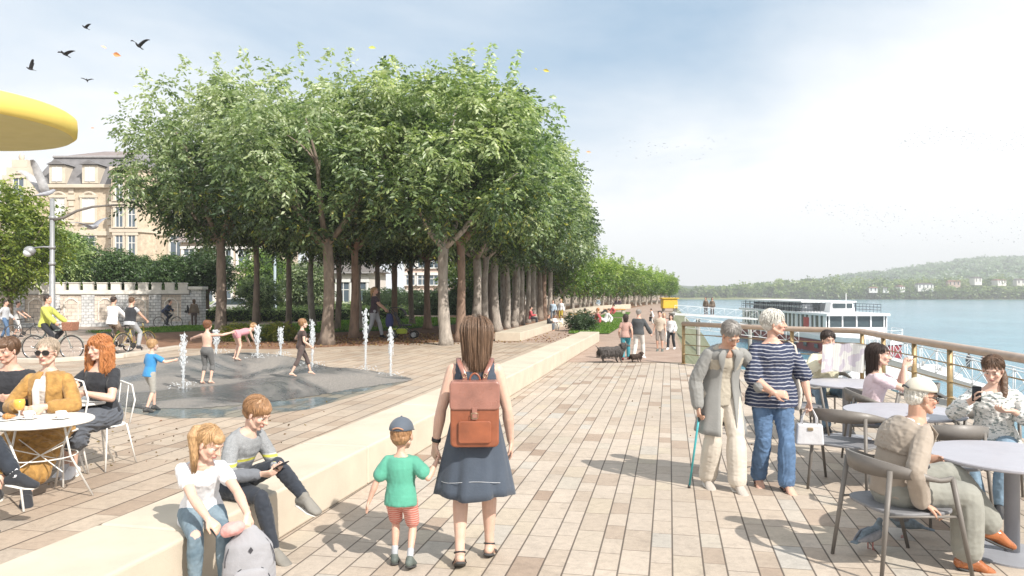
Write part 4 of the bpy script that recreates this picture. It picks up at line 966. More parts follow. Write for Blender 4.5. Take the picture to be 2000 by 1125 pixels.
# ------------------------------------------------------------------ fountain mound
FP=[tuple(G(*p)[:2]) for p in ((806,742),(700,757),(600,774),(500,788),(400,796),(300,798),(225,790),(190,765),(190,735),(240,712),(330,703),(440,705),(560,712),(680,720),(760,730))]
def indist(x,y):
    ins=False; dm=1e9; n=len(FP)
    for i in range(n):
        x1,y1=FP[i]; x2,y2=FP[(i+1)%n]
        if (y1>y)!=(y2>y) and x<(x2-x1)*(y-y1)/(y2-y1)+x1: ins=not ins
        dx,dy=x2-x1,y2-y1; q=max(0,min(1,((x-x1)*dx+(y-y1)*dy)/(dx*dx+dy*dy))); dm=min(dm,math.hypot(x-x1-q*dx,y-y1-q*dy))
    return dm if ins else -dm
PK=[(P(440,693,18.2),.55,1.3),(P(552,692,18.4),.60,1.5),(P(715,712,17.2),.42,1.1),(P(330,705,18.6),.45,1.5),(P(600,735,15.6),.28,1.0),(P(480,760,14.4),.15,1.2),(P(250,720,17),.35,1.3)]
def mound(x,y):
    d=indist(x,y)
    if d<=0: return 0
    h=.03+.44*sum(a*math.exp(-((x-p.x)**2+(y-p.y)**2)/(2*(s*.62)**2)) for p,a,s in PK)
    return h*min(1,d/1.1)**1.15*(1+.06*noise.noise((x*2,y*2,0)))
mb=MB(); xs=[min(p[0] for p in FP),max(p[0] for p in FP)]; ys=[min(p[1] for p in FP),max(p[1] for p in FP)]; NX,NY=110,95; idx={}
for j in range(NY+1):
    for i in range(NX+1):
        x=xs[0]+(xs[1]-xs[0])*i/NX; y=ys[0]+(ys[1]-ys[0])*j/NY
        if indist(x,y)>-.12: idx[(i,j)]=len(mb.v); mb.v.append((x,y,.006+mound(x,y)))
for j in range(NY):
    for i in range(NX):
        k=[(i,j),(i+1,j),(i+1,j+1),(i,j+1)]
        if all(q in idx for q in k): mb.f.append(tuple(idx[q] for q in k)); mb.c.append(None); mb.m.append(0)
def moundmat():
    m,t,b=newmat('wet_stone'); g=t.node('ShaderNodeNewGeometry'); p=g.outputs['Position']; s=t.node('ShaderNodeSeparateXYZ'); t.l.new(p,s.inputs[0])
    a=t.noise(p,.45,5,.6,.8); c=t.noise(p,45,5,.75); wet=t.rng(a,.46,.58,0,1)
    dry=t.ramp(c,[(.35,(.12,.115,.11)),(.65,(.33,.30,.27))]); wt=t.ramp(c,[(.35,(.045,.052,.058)),(.7,(.14,.15,.16))])
    t.put(b.inputs['Base Color'],t.mix(wet,dry,wt)); t.put(b.inputs['Roughness'],t.rng(wet,0,1,.7,.12)); t.put(b.inputs['Normal'],t.bump(c,.35,.012)); return m
tag(mb.build('fountain_mound',moundmat(),smooth=True),kind='structure')
def pudmat():
    m,t,b=newmat('water_film'); g=t.node('ShaderNodeNewGeometry'); p=g.outputs['Position']; n=t.noise(p,1.2,4,.6,.6)
    b.inputs['Base Color'].default_value=(.16,.24,.28,1); b.inputs['Roughness'].default_value=.06
    t.put(b.inputs['Normal'],t.bump(t.noise(p,9,3),.25,.02)); tr=t.node('ShaderNodeBsdfTransparent'); tr.inputs[0].default_value=(.75,.8,.82,1); ms=t.node('ShaderNodeMixShader'); t.put(ms.inputs[0],t.rng(n,.44,.56,0,.62))
    o=[q for q in m.node_tree.nodes if q.type=='OUTPUT_MATERIAL'][0]; t.l.new(tr.outputs[0],ms.inputs[1]); t.l.new(b.outputs[0],ms.inputs[2]); t.l.new(ms.outputs[0],o.inputs[0]); return m
tag(MB().sheet([tuple(G(*p)[:2]) for p in ((800,745),(690,775),(600,800),(480,815),(330,818),(215,800),(300,775),(450,760),(620,750))],.003).build('puddle',pudmat()),kind='structure')
def jetmat():
    m,t,b=newmat('splash_water'); b.inputs['Base Color'].default_value=(.80,.84,.87,1); b.inputs['Roughness'].default_value=.12; b.inputs['Transmission Weight'].default_value=.25; b.inputs['IOR'].default_value=1.2
    tr=t.node('ShaderNodeBsdfTransparent'); ms=t.node('ShaderNodeMixShader'); ms.inputs[0].default_value=.45; o=[q for q in m.node_tree.nodes if q.type=='OUTPUT_MATERIAL'][0]; t.l.new(tr.outputs[0],ms.inputs[1]); t.l.new(b.outputs[0],ms.inputs[2]); t.l.new(ms.outputs[0],o.inputs[0]); return m
mjet=jetmat(); rj=random.Random(5)
JL=['water jet leftmost, beside the child in the blue shirt','short water jet behind the shirtless boy','water jet in front of the tree left of the yellow shrub','short water jet behind the green shrubs in the middle of the mound','faint tall water jet right behind the child in dark clothes','tallest bright water jet before the woman with the pushchair','thin water jet at the right end of the mound below the pushchair']
for (px,yt,yb,Y),lb in zip(((358,652,772,14.6),(422,645,695,18.2),(503,636,702,17.8),(548,640,694,18.3),(610,628,700,17.6),(714,605,712,17.2),(763,640,722,16.9)),JL):
    x=(px-1000)*Y/F; z0=mound(x,Y); H=HC-(yt-HY)*Y/F-z0; mb=MB()
    mb.tube([(0,0,-.03),(.0,0,H*.35),(.01,0,H*.7),(0,0,H*.93)],[.018,.022,.03,.015],8)
    for i in range(300):
        f=rj.random()**.75; r=.02+.075*f*(1.15-f)+.05*rj.random()*(f>.4); a=rj.random()*6.28; sz=rj.uniform(.004,.012)*(1.4 if f>.45 else .8)
        mb.ell((r*math.cos(a)*rj.random(),r*math.sin(a),H*f*(.96+.08*rj.random())),(sz,sz,sz*rj.uniform(1,2.6)),nu=6,nv=4)
    for i in range(60):
        r=rj.uniform(.03,.3); a=rj.random()*6.28; sz=rj.uniform(.006,.014); mb.ell((r*math.cos(a),r*math.sin(a),rj.uniform(.01,.12)),(sz,sz,sz),nu=6,nv=4)
    o=mb.build('water_jet',mjet,smooth=True,loc=(x,Y,z0)); tag(o,lb,'water jet','jets of the fountain')

# ------------------------------------------------------------------ railing
m_rail=mat('rail_wood',(.42,.32,.25),.5,.15,6,.2,40,world=True); m_post=mat('post_metal',(.34,.24,.12),.45,.25,14,metal=.35,world=True); m_wire=mat('rail_wire',(.30,.29,.27),.4,.1,metal=.6)
rp_=[V((p[0]-.12,p[1],0)) for p in EDGE[1:7]]+[V((7.46,16.45,0)),V((6.2,17.45,0)),V((4.5,20.15,0))]
rr=thing('railing','curved terrace railing with a broad brown handrail on brass coloured posts','railing',(0,0,0))
mb=MB(); mb.tube([p+V((0,0,1.05)) for p in rp_],[(.085,.06)]*len(rp_),14,lat=(1,.4,0)); mb.build('handrail',m_rail,rr,smooth=True)
for z in (.25,.5,.78):
    mb=MB(); mb.tube([p+V((0,0,z)) for p in rp_],[.011]*len(rp_),8); mb.build('rail_bar',m_post,rr,smooth=True)
def post(p):
    mb=MB(); mb.tube([p,p+V((0,0,1.02))],[(.046,.034)]*2,12,lat=(1,.2,0)); o=mb.build('post',m_post,rr,smooth=True)
    MB().lathe([(.07,0),(.07,.012),(.05,.02)],p+V((0,0,.001)),16).build('foot_plate',m_post,o)
    for z in (.25,.5,.78): MB().lathe([(.042,-.02),(.048,0),(.042,.02)],p+V((0,0,z)),12).build('clamp',m_post,o)
for px,Y in ((1870,11.9),(1793,13.3),(1737,14.8),(1692,16.3),(1554,17.6),(1962,10.5)):
    x=(px-1000)*Y/F
    best=min((((rp_[i].lerp(rp_[i+1],f/40))-V((x,Y,0))).length,i,f) for i in range(len(rp_)-1) for f in range(41)); post(rp_[best[1]].lerp(rp_[best[1]+1],best[2]/40))
for p in (rp_[0],rp_[2],rp_[-1]): post(p)
rr2=thing('railing','thin white railing with crossed bars along the lower ramp behind the terrace','railing',(0,0,0))
mw=mat('paint_white',(.72,.73,.74),.5,.08)
def truss(par,a,c,h,n,r=.03,name='truss'):
    a,c=V(a),V(c); up=V((0,0,h)); mb=MB(); mb.tube([a,c],[r]*2,6); mb.tube([a+up,c+up],[r*1.3]*2,6)
    for i in range(n):
        p=a.lerp(c,i/n); q=a.lerp(c,(i+1)/n); mb.tube([p,p+up],[r]*2,6); mb.tube([p,q+up],[r*.7]*2,5); mb.tube([q,p+up],[r*.7]*2,5)
    mb.tube([c,c+up],[r]*2,6); mb.build(name,mw,par,smooth=True)
truss(rr2,P(1338,640,30),P(1560,668,30),.42,9,.010)
ramp_=thing('gangway','white gangway with crossed truss sides leading down from the terrace to the pontoon','gangway',(0,0,0))
A0=V((12.5,31,-2.6)); A1=V((32,66,-4.9))
for s_o in (0,): truss(ramp_,A0+V((s_o,-s_o*.5,0)),A1+V((s_o,-s_o*.5,0)),0.8,11,.014)
dd_=(A1-A0); mb=MB(); mb.add([A0,A1,A1+V((1.6,-.8,0)),A0+V((1.6,-.8,0)),A0-V((0,0,.15)),A1-V((0,0,.15)),A1+V((1.6,-.8,-.15)),A0+V((1.6,-.8,-.15))],[(3,2,1,0),(4,5,6,7),(0,1,5,4),(1,2,6,5),(2,3,7,6),(3,0,4,7)]); mb.build('walkway',mat('deck_grey',(.5,.5,.49),.7),ramp_)
g2=thing('gangway','long white gangway with wire sides slanting down across the water nearest the terrace','gangway',(0,0,0))
B0=P(1690,688,38); B1=P(2030,790,26)
for so_ in (0,1.3): truss(g2,B0+V((so_*.6,so_,0)),B1+V((so_*.6,so_,0)),.95,10,.02)
mb=MB(); mb.add([B0,B1,B1+V((.8,1.3,0)),B0+V((.8,1.3,0)),B0-V((0,0,.25)),B1-V((0,0,.25)),B1+V((.8,1.3,-.25)),B0+V((.8,1.3,-.25))],[(0,1,2,3),(7,6,5,4),(4,5,1,0),(5,6,2,1),(6,7,3,2),(7,4,0,3)]); mb.build('walkway',mw,g2)
pn_=thing('pontoon','pale floating pontoon on the river where two dark figures stand','pontoon',(26,66,WZ))
MB().prism([(-3,0),(11,-3),(14,6),(-3,14)],0.02,.55).build('deck',mat('pontoon_white',(.66,.66,.65),.7,.1),pn_,bevel=.05)
for x,y in ((-2,1),(10,-1.5),(12,5)): 
    mb=MB(); mb.tube([(x,y,.5),(x,y,.95)],[.12,.1],10); mb.build('bollard',m_conc,pn_,smooth=True)
p2=thing('pontoon','grey landing stage below the green bank behind the railing','pontoon',(12,31,-2.9))
MB().prism([(-2.5,-1),(5,-3.5),(7,2),(0,7)],0,.3).build('deck',m_conc,p2)
for x,y in ((-1.5,0),(4.3,-2.5),(6,1.5),(0,6)):
    mb=MB(); mb.tube([(x,y,-3),(x,y,0)],[.18,.18],10); mb.build('pile',m_conc,p2)
hb_=thing('footbridge','white footbridge from the promenade to the landing where two people lean','bridge',(0,0,0))
a,c=P(1318,612,52),P(1480,622,58)
MB().add([a,c,c+V((0,2,0)),a+V((0,2,0)),a-V((0,0,.12)),c-V((0,0,.12)),c+V((0,2,-.12)),a+V((0,2,-.12))],[(0,1,2,3),(7,6,5,4),(4,5,1,0),(5,6,2,1),(6,7,3,2),(7,4,0,3)]).build('walkway',_mc['deck_grey'],hb_)
truss(hb_,a,c,.55,7,.012); mb=MB()
for f in (.3,.95): p=a.lerp(c,f)+V((0,1,-.3)); mb=MB(); mb.tube([p,V((p.x,p.y,-6))],[.15,.15],8); mb.build('pile',m_conc,hb_)

# ------------------------------------------------------------------ river ship
sh_=thing('passenger_ship','long white river cruise ship with a red hull band and a glazed front cabin','ship',(41.3,86,WZ),0); sh_.scale=(1,.64,1)
mg=mat('ship_glass',(.05,.07,.08),.08,.1); mr=mat('hull_red',(.24,.02,.03),.45,.12); mwh=mat('ship_white',(.76,.77,.78),.4,.06); mdk=mat('ship_dark',(.06,.07,.09),.5)
W_=4.2; hull=[(0,-3.5),(2.2,-1),(3.6,3.5),(W_,9),(W_,64),(3.2,67),(-3.2,67),(-W_,64),(-W_,9),(-3.6,3.5),(-2.2,-1)]
ins=lambda k:[(x*k,y*(1-(1-k)*.05)+(1-k)*8) for x,y in hull]
MB().prism(ins(.96),-.4,1.5).build('hull',mr,sh_,bevel=.05); h2=MB().prism(hull,1.5,2.15).build('hull_rim',mwh,sh_,bevel=.08)
MB().prism([(x*.86,max(y,7)) for x,y in hull if 1 or y>5][1:],2.15,2.4).build('lower_deck',mwh,sh_)
cab=MB(); cab.prism([(-3.4,9.5),(3.4,9.5),(3.6,12),(3.6,62),(-3.6,62),(-3.6,12)],2.4,4.45); cab.build('cabin_glazing',mg,sh_)
MB().prism([(-3.8,8.6),(3.8,8.6),(4.0,12),(4.0,63),(-4.0,63),(-4.0,12)],4.45,4.75).build('cabin_roof',mwh,sh_,bevel=.05)
for i in range(22):
    y=10.2+i*2.4
    for s in (-1,1): MB().box((3.62*s,y,3.4),(.1,.8 if i%3 else 1.5,2.05)).build('window_pillar',mwh,sh_)
for x in (-3.3,-1.7,0,1.7,3.3): MB().box((x,9.42,3.4),(.16,.1,2.05)).build('window_pillar',mwh,sh_)
MB().box((-3.7,19,3.5),(.08,2.6,1.2)).build('red_panel',mat('panel_red',(.45,.03,.04),.4),sh_)
MB().box((0,9.5,2.75),(6.9,.25,.7)).build('cabin_front_wall',mwh,sh_)
mb=MB(); mb.tube([(-3.5,20,5.4),(-3.5,60,5.4)],[.12]*2,6); mb.build('awning_beam',mwh,sh_)
aw=MB(); aw.prism([(-3.6,22),(3.6,22),(3.6,60),(-3.6,60)],5.95,6.15); aw.build('awning',mwh,sh_)
for i in range(12):
    for s in (-1,1): mb=MB(); mb.tube([(3.5*s,22.2+i*3.4,4.75),(3.5*s,22.2+i*3.4,5.95)],[.06]*2,6); mb.build('awning_post',mdk,sh_)
truss_m=mw
for s in (-1,1):
    mb=MB(); a=V((3.7*s,12,4.75)); c=V((3.7*s,62,4.75))
    for z in (.35,.7,1.05): mb.tube([a+V((0,0,z)),c+V((0,0,z))],[.035]*2,5)
    for i in range(34): p=a.lerp(c,i/33); mb.tube([p,p+V((0,0,1.05))],[.03]*2,5)
    mb.build('deck_railing',mdk,sh_)
    mb=MB(); pts=[V((x*.97*1,y,2.15)) for x,y in hull if x*s>=0 and y<12]; pts=sorted(pts,key=lambda p:p.y); 
    for z in (.5,.95): mb.tube([p+V((0,0,z)) for p in pts],[.03]*len(pts),5)
    for p in pts: mb.tube([p,p+V((0,0,.95))],[.03]*2,5)
    mb.build('bow_railing',mw,sh_)
for i in range(16): MB().box((-2.2+(i%2)*3,25+i*2.2,5.3),(1.6,.8,1.0),taper=.8).build('deck_seat',mat('deck_seat_grey',(.35,.37,.4),.6),sh_)
mb=MB(); mb.tube([(0,14,4.7),(0,14,7.2)],[.07,.03],8); mb.build('mast',mwh,sh_,smooth=True)
MB().box((0,17,5.4),(3.2,3.0,1.3),taper=.85).build('wheelhouse',mwh,sh_,bevel=.1); MB().box((0,15.6,5.6),(2.4,.3,.6)).build('wheelhouse_window',mg,sh_)
for i in range(9): MB().box((-4.22,12+i*5.5,.75),(.06,1.6,.5)).build('porthole',mg,sh_)
# small moored launch with crossed rails in front of the hull
tb_=thing('motor_launch','dark red and grey launch moored between the terrace and the cruise ship','boat',(24.5,52,WZ),-8)
MB().prism([(0,-4.5),(1.2,-2),(1.5,1),(1.5,8),(-1.5,8),(-1.5,1),(-1.2,-2)],-.2,1.1).build('hull',mr,tb_,bevel=.08)
MB().prism([(0,-4.7),(1.3,-2),(1.6,1),(1.6,8.1),(-1.6,8.1),(-1.6,1),(-1.3,-2)],1.1,1.3).build('gunwale',mwh,tb_,bevel=.03)
MB().box((0,3.5,1.95),(2.2,4,1.3),taper=.85).build('cabin',mwh,tb_,bevel=.08); MB().box((0,3.5,2.05),(2.14,3.4,.5)).build('cabin_window',mg,tb_)
# ------------------------------------------------------------------ trees
G1=[(.020,.048,.014),(.035,.078,.02),(.055,.11,.03),(.085,.15,.045),(.12,.19,.07),(.17,.24,.11)]
def leaf_mesh(name, P0, dirs, size, cols, m, rng, wid=.45):
    """many small folded leaves: P0 (n,3) stems, dirs (n,3), size (n), cols (n,3)"""
    n=len(P0); d=dirs/np.linalg.norm(dirs,axis=1)[:,None]; r=rng.normal(size=(n,3)); s=np.cross(d,r); s/=np.linalg.norm(s,axis=1)[:,None]; up=np.cross(s,d)
    L=size[:,None]; Wd=L*wid
    a=P0; b=P0+d*L*.45+s*Wd*.5+up*L*.10; c=P0+d*L-np.array([0,0,1])*L*.12; e=P0+d*L*.45-s*Wd*.5+up*L*.10; 
    v=np.stack([a,b,c,e],1).reshape(-1,3)
    me=bpy.data.meshes.new(name); me.vertices.add(n*4); me.vertices.foreach_set('co',v.reshape(-1).astype('f'))
    me.loops.add(n*6); idx=(np.arange(n)*4)[:,None]+np.array([0,1,2,0,2,3])[None]; me.loops.foreach_set('vertex_index',idx.reshape(-1).astype('i'))
    me.polygons.add(n*2); me.polygons.foreach_set('loop_start',(np.arange(n*2)*3).astype('i')); me.update(calc_edges=True)
    at=me.color_attributes.new('Col','FLOAT_COLOR','CORNER'); cc=np.concatenate([cols,np.ones((n,1))],1); at.data.foreach_set('color',np.repeat(cc,6,0).reshape(-1).astype('f'))
    me.materials.append(m); return me
def sprays(rng, centers, crad, nspray, nleaf, twig, lsize, palette, ccol=None, droop=.35):
    """sprays of leaves radiating from clump centres"""
    k=len(centers); c=np.repeat(centers,nspray,0); cr=np.repeat(crad,nspray); n=len(c)
    d=rng.normal(size=(n,3)); d[:,2]=d[:,2]*.8+.1; d/=np.linalg.norm(d,axis=1)[:,None]
    start=c+d*(cr*rng.uniform(.15,.8,n))[:,None]
    tl=twig*rng.uniform(.6,1.2,n)
    f=np.tile(np.linspace(.1,1,nleaf),n); S=np.repeat(start,nleaf,0); Dd=np.repeat(d,nleaf,0); TL=np.repeat(tl,nleaf)
    pos=S+Dd*(TL*f)[:,None]; pos[:,2]-=droop*TL*f*f
    side=np.cross(Dd,np.array([0,0,1.0])); side/=np.maximum(1e-6,np.linalg.norm(side,axis=1))[:,None]; sg=np.tile(np.where(np.arange(nleaf)%2,1,-1),n)
    ld=Dd*.6+side*(sg*.9)[:,None]+rng.normal(size=pos.shape)*.3; ld[:,2]-=.35
    pal=np.array(palette); base=np.repeat(ccol if ccol is not None else rng.uniform(0,len(pal)-1,k),nspray); base=base+rng.normal(size=n)*.7; b=np.repeat(base,nleaf)+rng.normal(size=len(pos))*.5
    b=np.clip(b,0,len(pal)-1.001); i=b.astype(int); w=(b-i)[:,None]; cols=pal[i]*(1-w)+pal[i+1]*w
    return pos,ld,lsize*rng.uniform(.65,1.25,len(pos)),cols
bark=mat('bark',(.22,.175,.14),.95,.45,6,1.0,24,.03,stretch=(1,1,.35)); bark_pale=mat('bark_pale',(.33,.29,.25),.95,.5,7,1.0,26,.03,stretch=(1,1,.4)); bark_red=mat('bark_brown',(.25,.17,.125),.95,.4,7,1.0,26,.03,stretch=(1,1,.3))
leafm=leafmat('leaf_green',.38)
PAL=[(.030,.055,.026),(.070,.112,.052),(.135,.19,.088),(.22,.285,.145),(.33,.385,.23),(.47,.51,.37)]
def trunk_mesh(rnd,h,r,limbs,reach,top,knob=.12,bulge=False):
    mb=MB(); N=12; n=14; pts=[];rs=[]; ph=rnd.random()*9
    lx,ly=rnd.uniform(-.15,.15),rnd.uniform(-.15,.15)
    for i in range(N+1):
        f=i/N; z=h*f; pts.append((lx*math.sin(f*3),ly*math.sin(f*2.5),z-.05)); rr_=r*(1.0-.28*f)*(1+.55*math.exp(-f*14))*(1+knob*noise.noise((f*6,ph,0)));
        if f>.85: rr_*=1+.25*(f-.85)/.15
        rs.append(rr_)
    mb.tube(pts,rs,n)
    o0=len(mb.v)
    for i,v in enumerate(mb.v): 
        q=noise.noise((v[0]*5+ph,v[1]*5,v[2]*1.8)); x,y=v[0],v[1]; mb.v[i]=(x*(1+.18*q),y*(1+.18*q),v[2])
    for k in range(limbs):
        a=2*math.pi*k/limbs+rnd.uniform(-.3,.3); rr_=reach*rnd.uniform(.55,1); tz=top*rnd.uniform(.6,.95)
        p0=V(pts[-1])+V((0,0,-.25)); p3=V((math.cos(a)*rr_,math.sin(a)*rr_,h+(tz-h)*rnd.uniform(.45,1)))
        p1=p0+V((math.cos(a)*rr_*.28,math.sin(a)*rr_*.28,(p3.z-p0.z)*.25)); p2=p0.lerp(p3,.65)+V((rnd.uniform(-.2,.2),rnd.uniform(-.2,.2),.2))
        mb.tube([p0,p1,p2,p3],[r*.55,r*.42,r*.25,r*.08],8)
        for j in range(3):
            s=p1.lerp(p2,rnd.random()); e=s+V((rnd.uniform(-1,1),rnd.uniform(-1,1),rnd.uniform(.3,1.2)))*.9; mb.tube([s,s.lerp(e,.5)+V((0,0,.1)),e],[r*.2,r*.13,r*.04],6)
    return mb
def make_tree(seed,h,top,Rr,barkm,label,nclump=150,nspray=24,nleaf=8,ls=.185,trunk_r=.24,limbs=6,shoots=6,group='plane trees of the grove',tint=(1,1,1),name='plane_tree',low=None,palette=PAL):
    rnd=random.Random(seed); rng=np.random.default_rng(seed)
    root=thing(name,label,'tree',(0,0,-50),rnd.uniform(0,360),group)
    trunk_mesh(rnd,h,trunk_r,limbs,Rr*.8,top).build('trunk',barkm,root,smooth=True)
    cz=(h+.1+top)/2; hz=(top-h)/2+.1
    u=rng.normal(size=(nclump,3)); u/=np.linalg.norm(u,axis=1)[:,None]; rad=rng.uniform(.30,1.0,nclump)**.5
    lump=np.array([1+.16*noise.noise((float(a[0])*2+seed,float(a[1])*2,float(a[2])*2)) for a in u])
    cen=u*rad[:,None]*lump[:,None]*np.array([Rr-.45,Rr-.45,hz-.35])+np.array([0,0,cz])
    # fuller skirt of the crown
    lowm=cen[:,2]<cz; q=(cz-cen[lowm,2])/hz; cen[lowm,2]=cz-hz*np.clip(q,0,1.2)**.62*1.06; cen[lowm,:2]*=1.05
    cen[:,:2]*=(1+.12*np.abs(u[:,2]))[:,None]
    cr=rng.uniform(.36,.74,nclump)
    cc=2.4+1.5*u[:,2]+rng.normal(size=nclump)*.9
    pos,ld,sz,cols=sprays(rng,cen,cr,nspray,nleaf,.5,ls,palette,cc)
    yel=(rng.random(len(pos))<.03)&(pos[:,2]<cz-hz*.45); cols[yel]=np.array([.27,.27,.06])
    sp=[];sd=[];ss=[];sc_=[]
    for k in range(shoots):
        a=rnd.uniform(0,6.28); q=rnd.uniform(.3,.95); p=np.array([math.cos(a)*Rr*q,math.sin(a)*Rr*q,cz+hz*math.sqrt(max(0,1-q*q))*.9]); L=rnd.uniform(.5,1.1); dr=np.array([math.cos(a)*.35*q,math.sin(a)*.35*q,1.0])
        for j in range(int(46*L)):
            f=rnd.random(); sp.append(p+dr*L*f+rng.normal(size=3)*.13*(1.2-f)); sd.append([rnd.uniform(-1,1),rnd.uniform(-1,1),rnd.uniform(-.6,.5)]); ss.append(ls*rnd.uniform(.8,1.3)); sc_.append(palette[rnd.choice((3,4,5,5))])
    if sp: pos=np.concatenate([pos,sp]); ld=np.concatenate([ld,sd]); sz=np.concatenate([sz,ss]); cols=np.concatenate([cols,sc_])
    cols=cols*np.array(tint)
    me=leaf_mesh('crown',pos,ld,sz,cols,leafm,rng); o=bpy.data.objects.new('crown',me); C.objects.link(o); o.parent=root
    return root
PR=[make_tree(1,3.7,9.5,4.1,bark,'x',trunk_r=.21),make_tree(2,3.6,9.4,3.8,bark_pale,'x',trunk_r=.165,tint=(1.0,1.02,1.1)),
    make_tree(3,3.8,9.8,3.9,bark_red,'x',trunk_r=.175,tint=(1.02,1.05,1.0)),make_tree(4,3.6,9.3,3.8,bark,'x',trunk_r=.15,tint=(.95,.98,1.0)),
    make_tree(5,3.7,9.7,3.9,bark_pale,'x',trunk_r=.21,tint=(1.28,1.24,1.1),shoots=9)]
used=set()
NEAR=[(430,659,0,'leftmost tree of the grove, beside the grass and green shrubs, with a thick brown trunk'),
(497,650,3,'tree just behind the green shrub, its slim pale trunk dark at the top'),
(563,645,3,'slim forked tree between the shrubs and the dark clad child'),
(612,640,1,'thin tree seen left of the big trunk behind the faint jet'),
(637,673,0,'tree with the thick grey trunk and swollen fork in the middle of the mulch front'),
(658,646,3,'slender tree right behind the thick grey forked trunk'),
(691,660,2,'tree with a straight reddish brown trunk beside the tallest jet'),
(706,645,1,'thin tree half hidden behind the straight reddish trunk'),
(735,642,3,'tree whose trunk rises just behind the woman with the pushchair'),
(770,640,2,'tree standing behind the pushchair'),
(805,636,3,'tree right of the pushchair with a thin grey trunk'),
(835,642,2,'slender straight tree in the gap left of the knotty trunk'),
(872,674,4,'tree with the knotty pale grey trunk left of the backpack woman\'s head'),
(899,668,2,'straight brown tree touching the knotty grey trunk on its right'),
(926,655,4,'tree with a forked dark top directly above the backpack woman'),
(950,652,1,'first tree with a pale base right of the backpack woman'),
(972,648,4,'second tree with a pale base right of the backpack woman'),
(990,642,1,'tree with peeling bark beyond the two pale based trunks'),
(1004,639,4,'tree before the start of the low stone bench'),
(1018,635,1,'tree beside the low stone bench, fourth beyond the pale based trunks')]
for i,(px,py,k,lb) in enumerate(NEAR):
    o=PR[k] if k not in used else copy_tree(PR[k]); used.add(k); p=G(px,py); o.location=p; o.rotation_euler=(0,0,i*1.7); o['label']=lb; o.scale=(1.04,1.04,1+.04*math.sin(i*2.1)+(.14 if i<4 else 0))
GRV='trees of the grove standing close behind the sitting people'
for i,(px,py) in enumerate([(1031,631),(1043,627.5),(1054,624.5),(1064,621.5),(1074,618.5),(1083,616.5),(1010,629),(1022,625),(1036,621),(1050,617.5),(1062,614),(985,630),(960,633)]):
    o=copy_tree(PR[(1,4,0,2,4)[i%5]],loc=G(px,py),label='tree in the dense row of trunks receding behind the people on the low bench' if i<11 else 'tree in the shaded back rows behind the large front trunks',group=GRV if i<11 else 'trees in the back rows of the grove'); o.rotation_euler=(0,0,i*2.3+1); o.scale=(.95,.95,1.0)
# pollarded trees of the distant avenue
LIGHT=[(.035,.075,.016),(.06,.12,.025),(.10,.18,.035),(.16,.25,.05),(.24,.34,.08),(.32,.42,.12)]
FR=[make_tree(21+i,1.75,5.2,2.0,bark_pale,'x',nclump=34,nspray=22,nleaf=6,ls=.22,trunk_r=.15,limbs=5,shoots=3,name='pollarded_tree',group='pollarded trees of the distant avenue',palette=LIGHT,tint=(1.1,1.05,.9)) for i in range(3)]
cv_=[(4.0,60),(7.2,71),(11.2,84),(17,102),(24.8,124),(32.5,158)]
def along(t,off):
    L=[(V(cv_[i+1]+(0,))-V(cv_[i]+(0,))).length for i in range(len(cv_)-1)]; s=t*sum(L); i=0
    while i<len(L)-1 and s>L[i]: s-=L[i]; i+=1
    a,c=V(cv_[i]+(0,)),V(cv_[i+1]+(0,)); d=(c-a).normalized(); p=a+d*s; return p+V((-d.y,d.x,0))*off
fu=set(); c_=0
for row,off,lb in ((0,0,'pollarded tree in the front row of the distant avenue along the promenade'),(1,4.2,'pollarded tree in the second row of the distant avenue'),(2,8.4,'pollarded tree in the back row of the distant avenue')):
    for j in range(24):
        k=c_%3; o=FR[k] if k not in fu else copy_tree(FR[k]); fu.add(k); p=along(min(1,j/23),off); o.location=p; o.rotation_euler=(0,0,c_*1.3); sc=1.06-.22*(j/23)+.05*math.sin(c_*3.1); o.scale=(sc*1.05,sc*1.05,sc); o['label']=lb; c_+=1
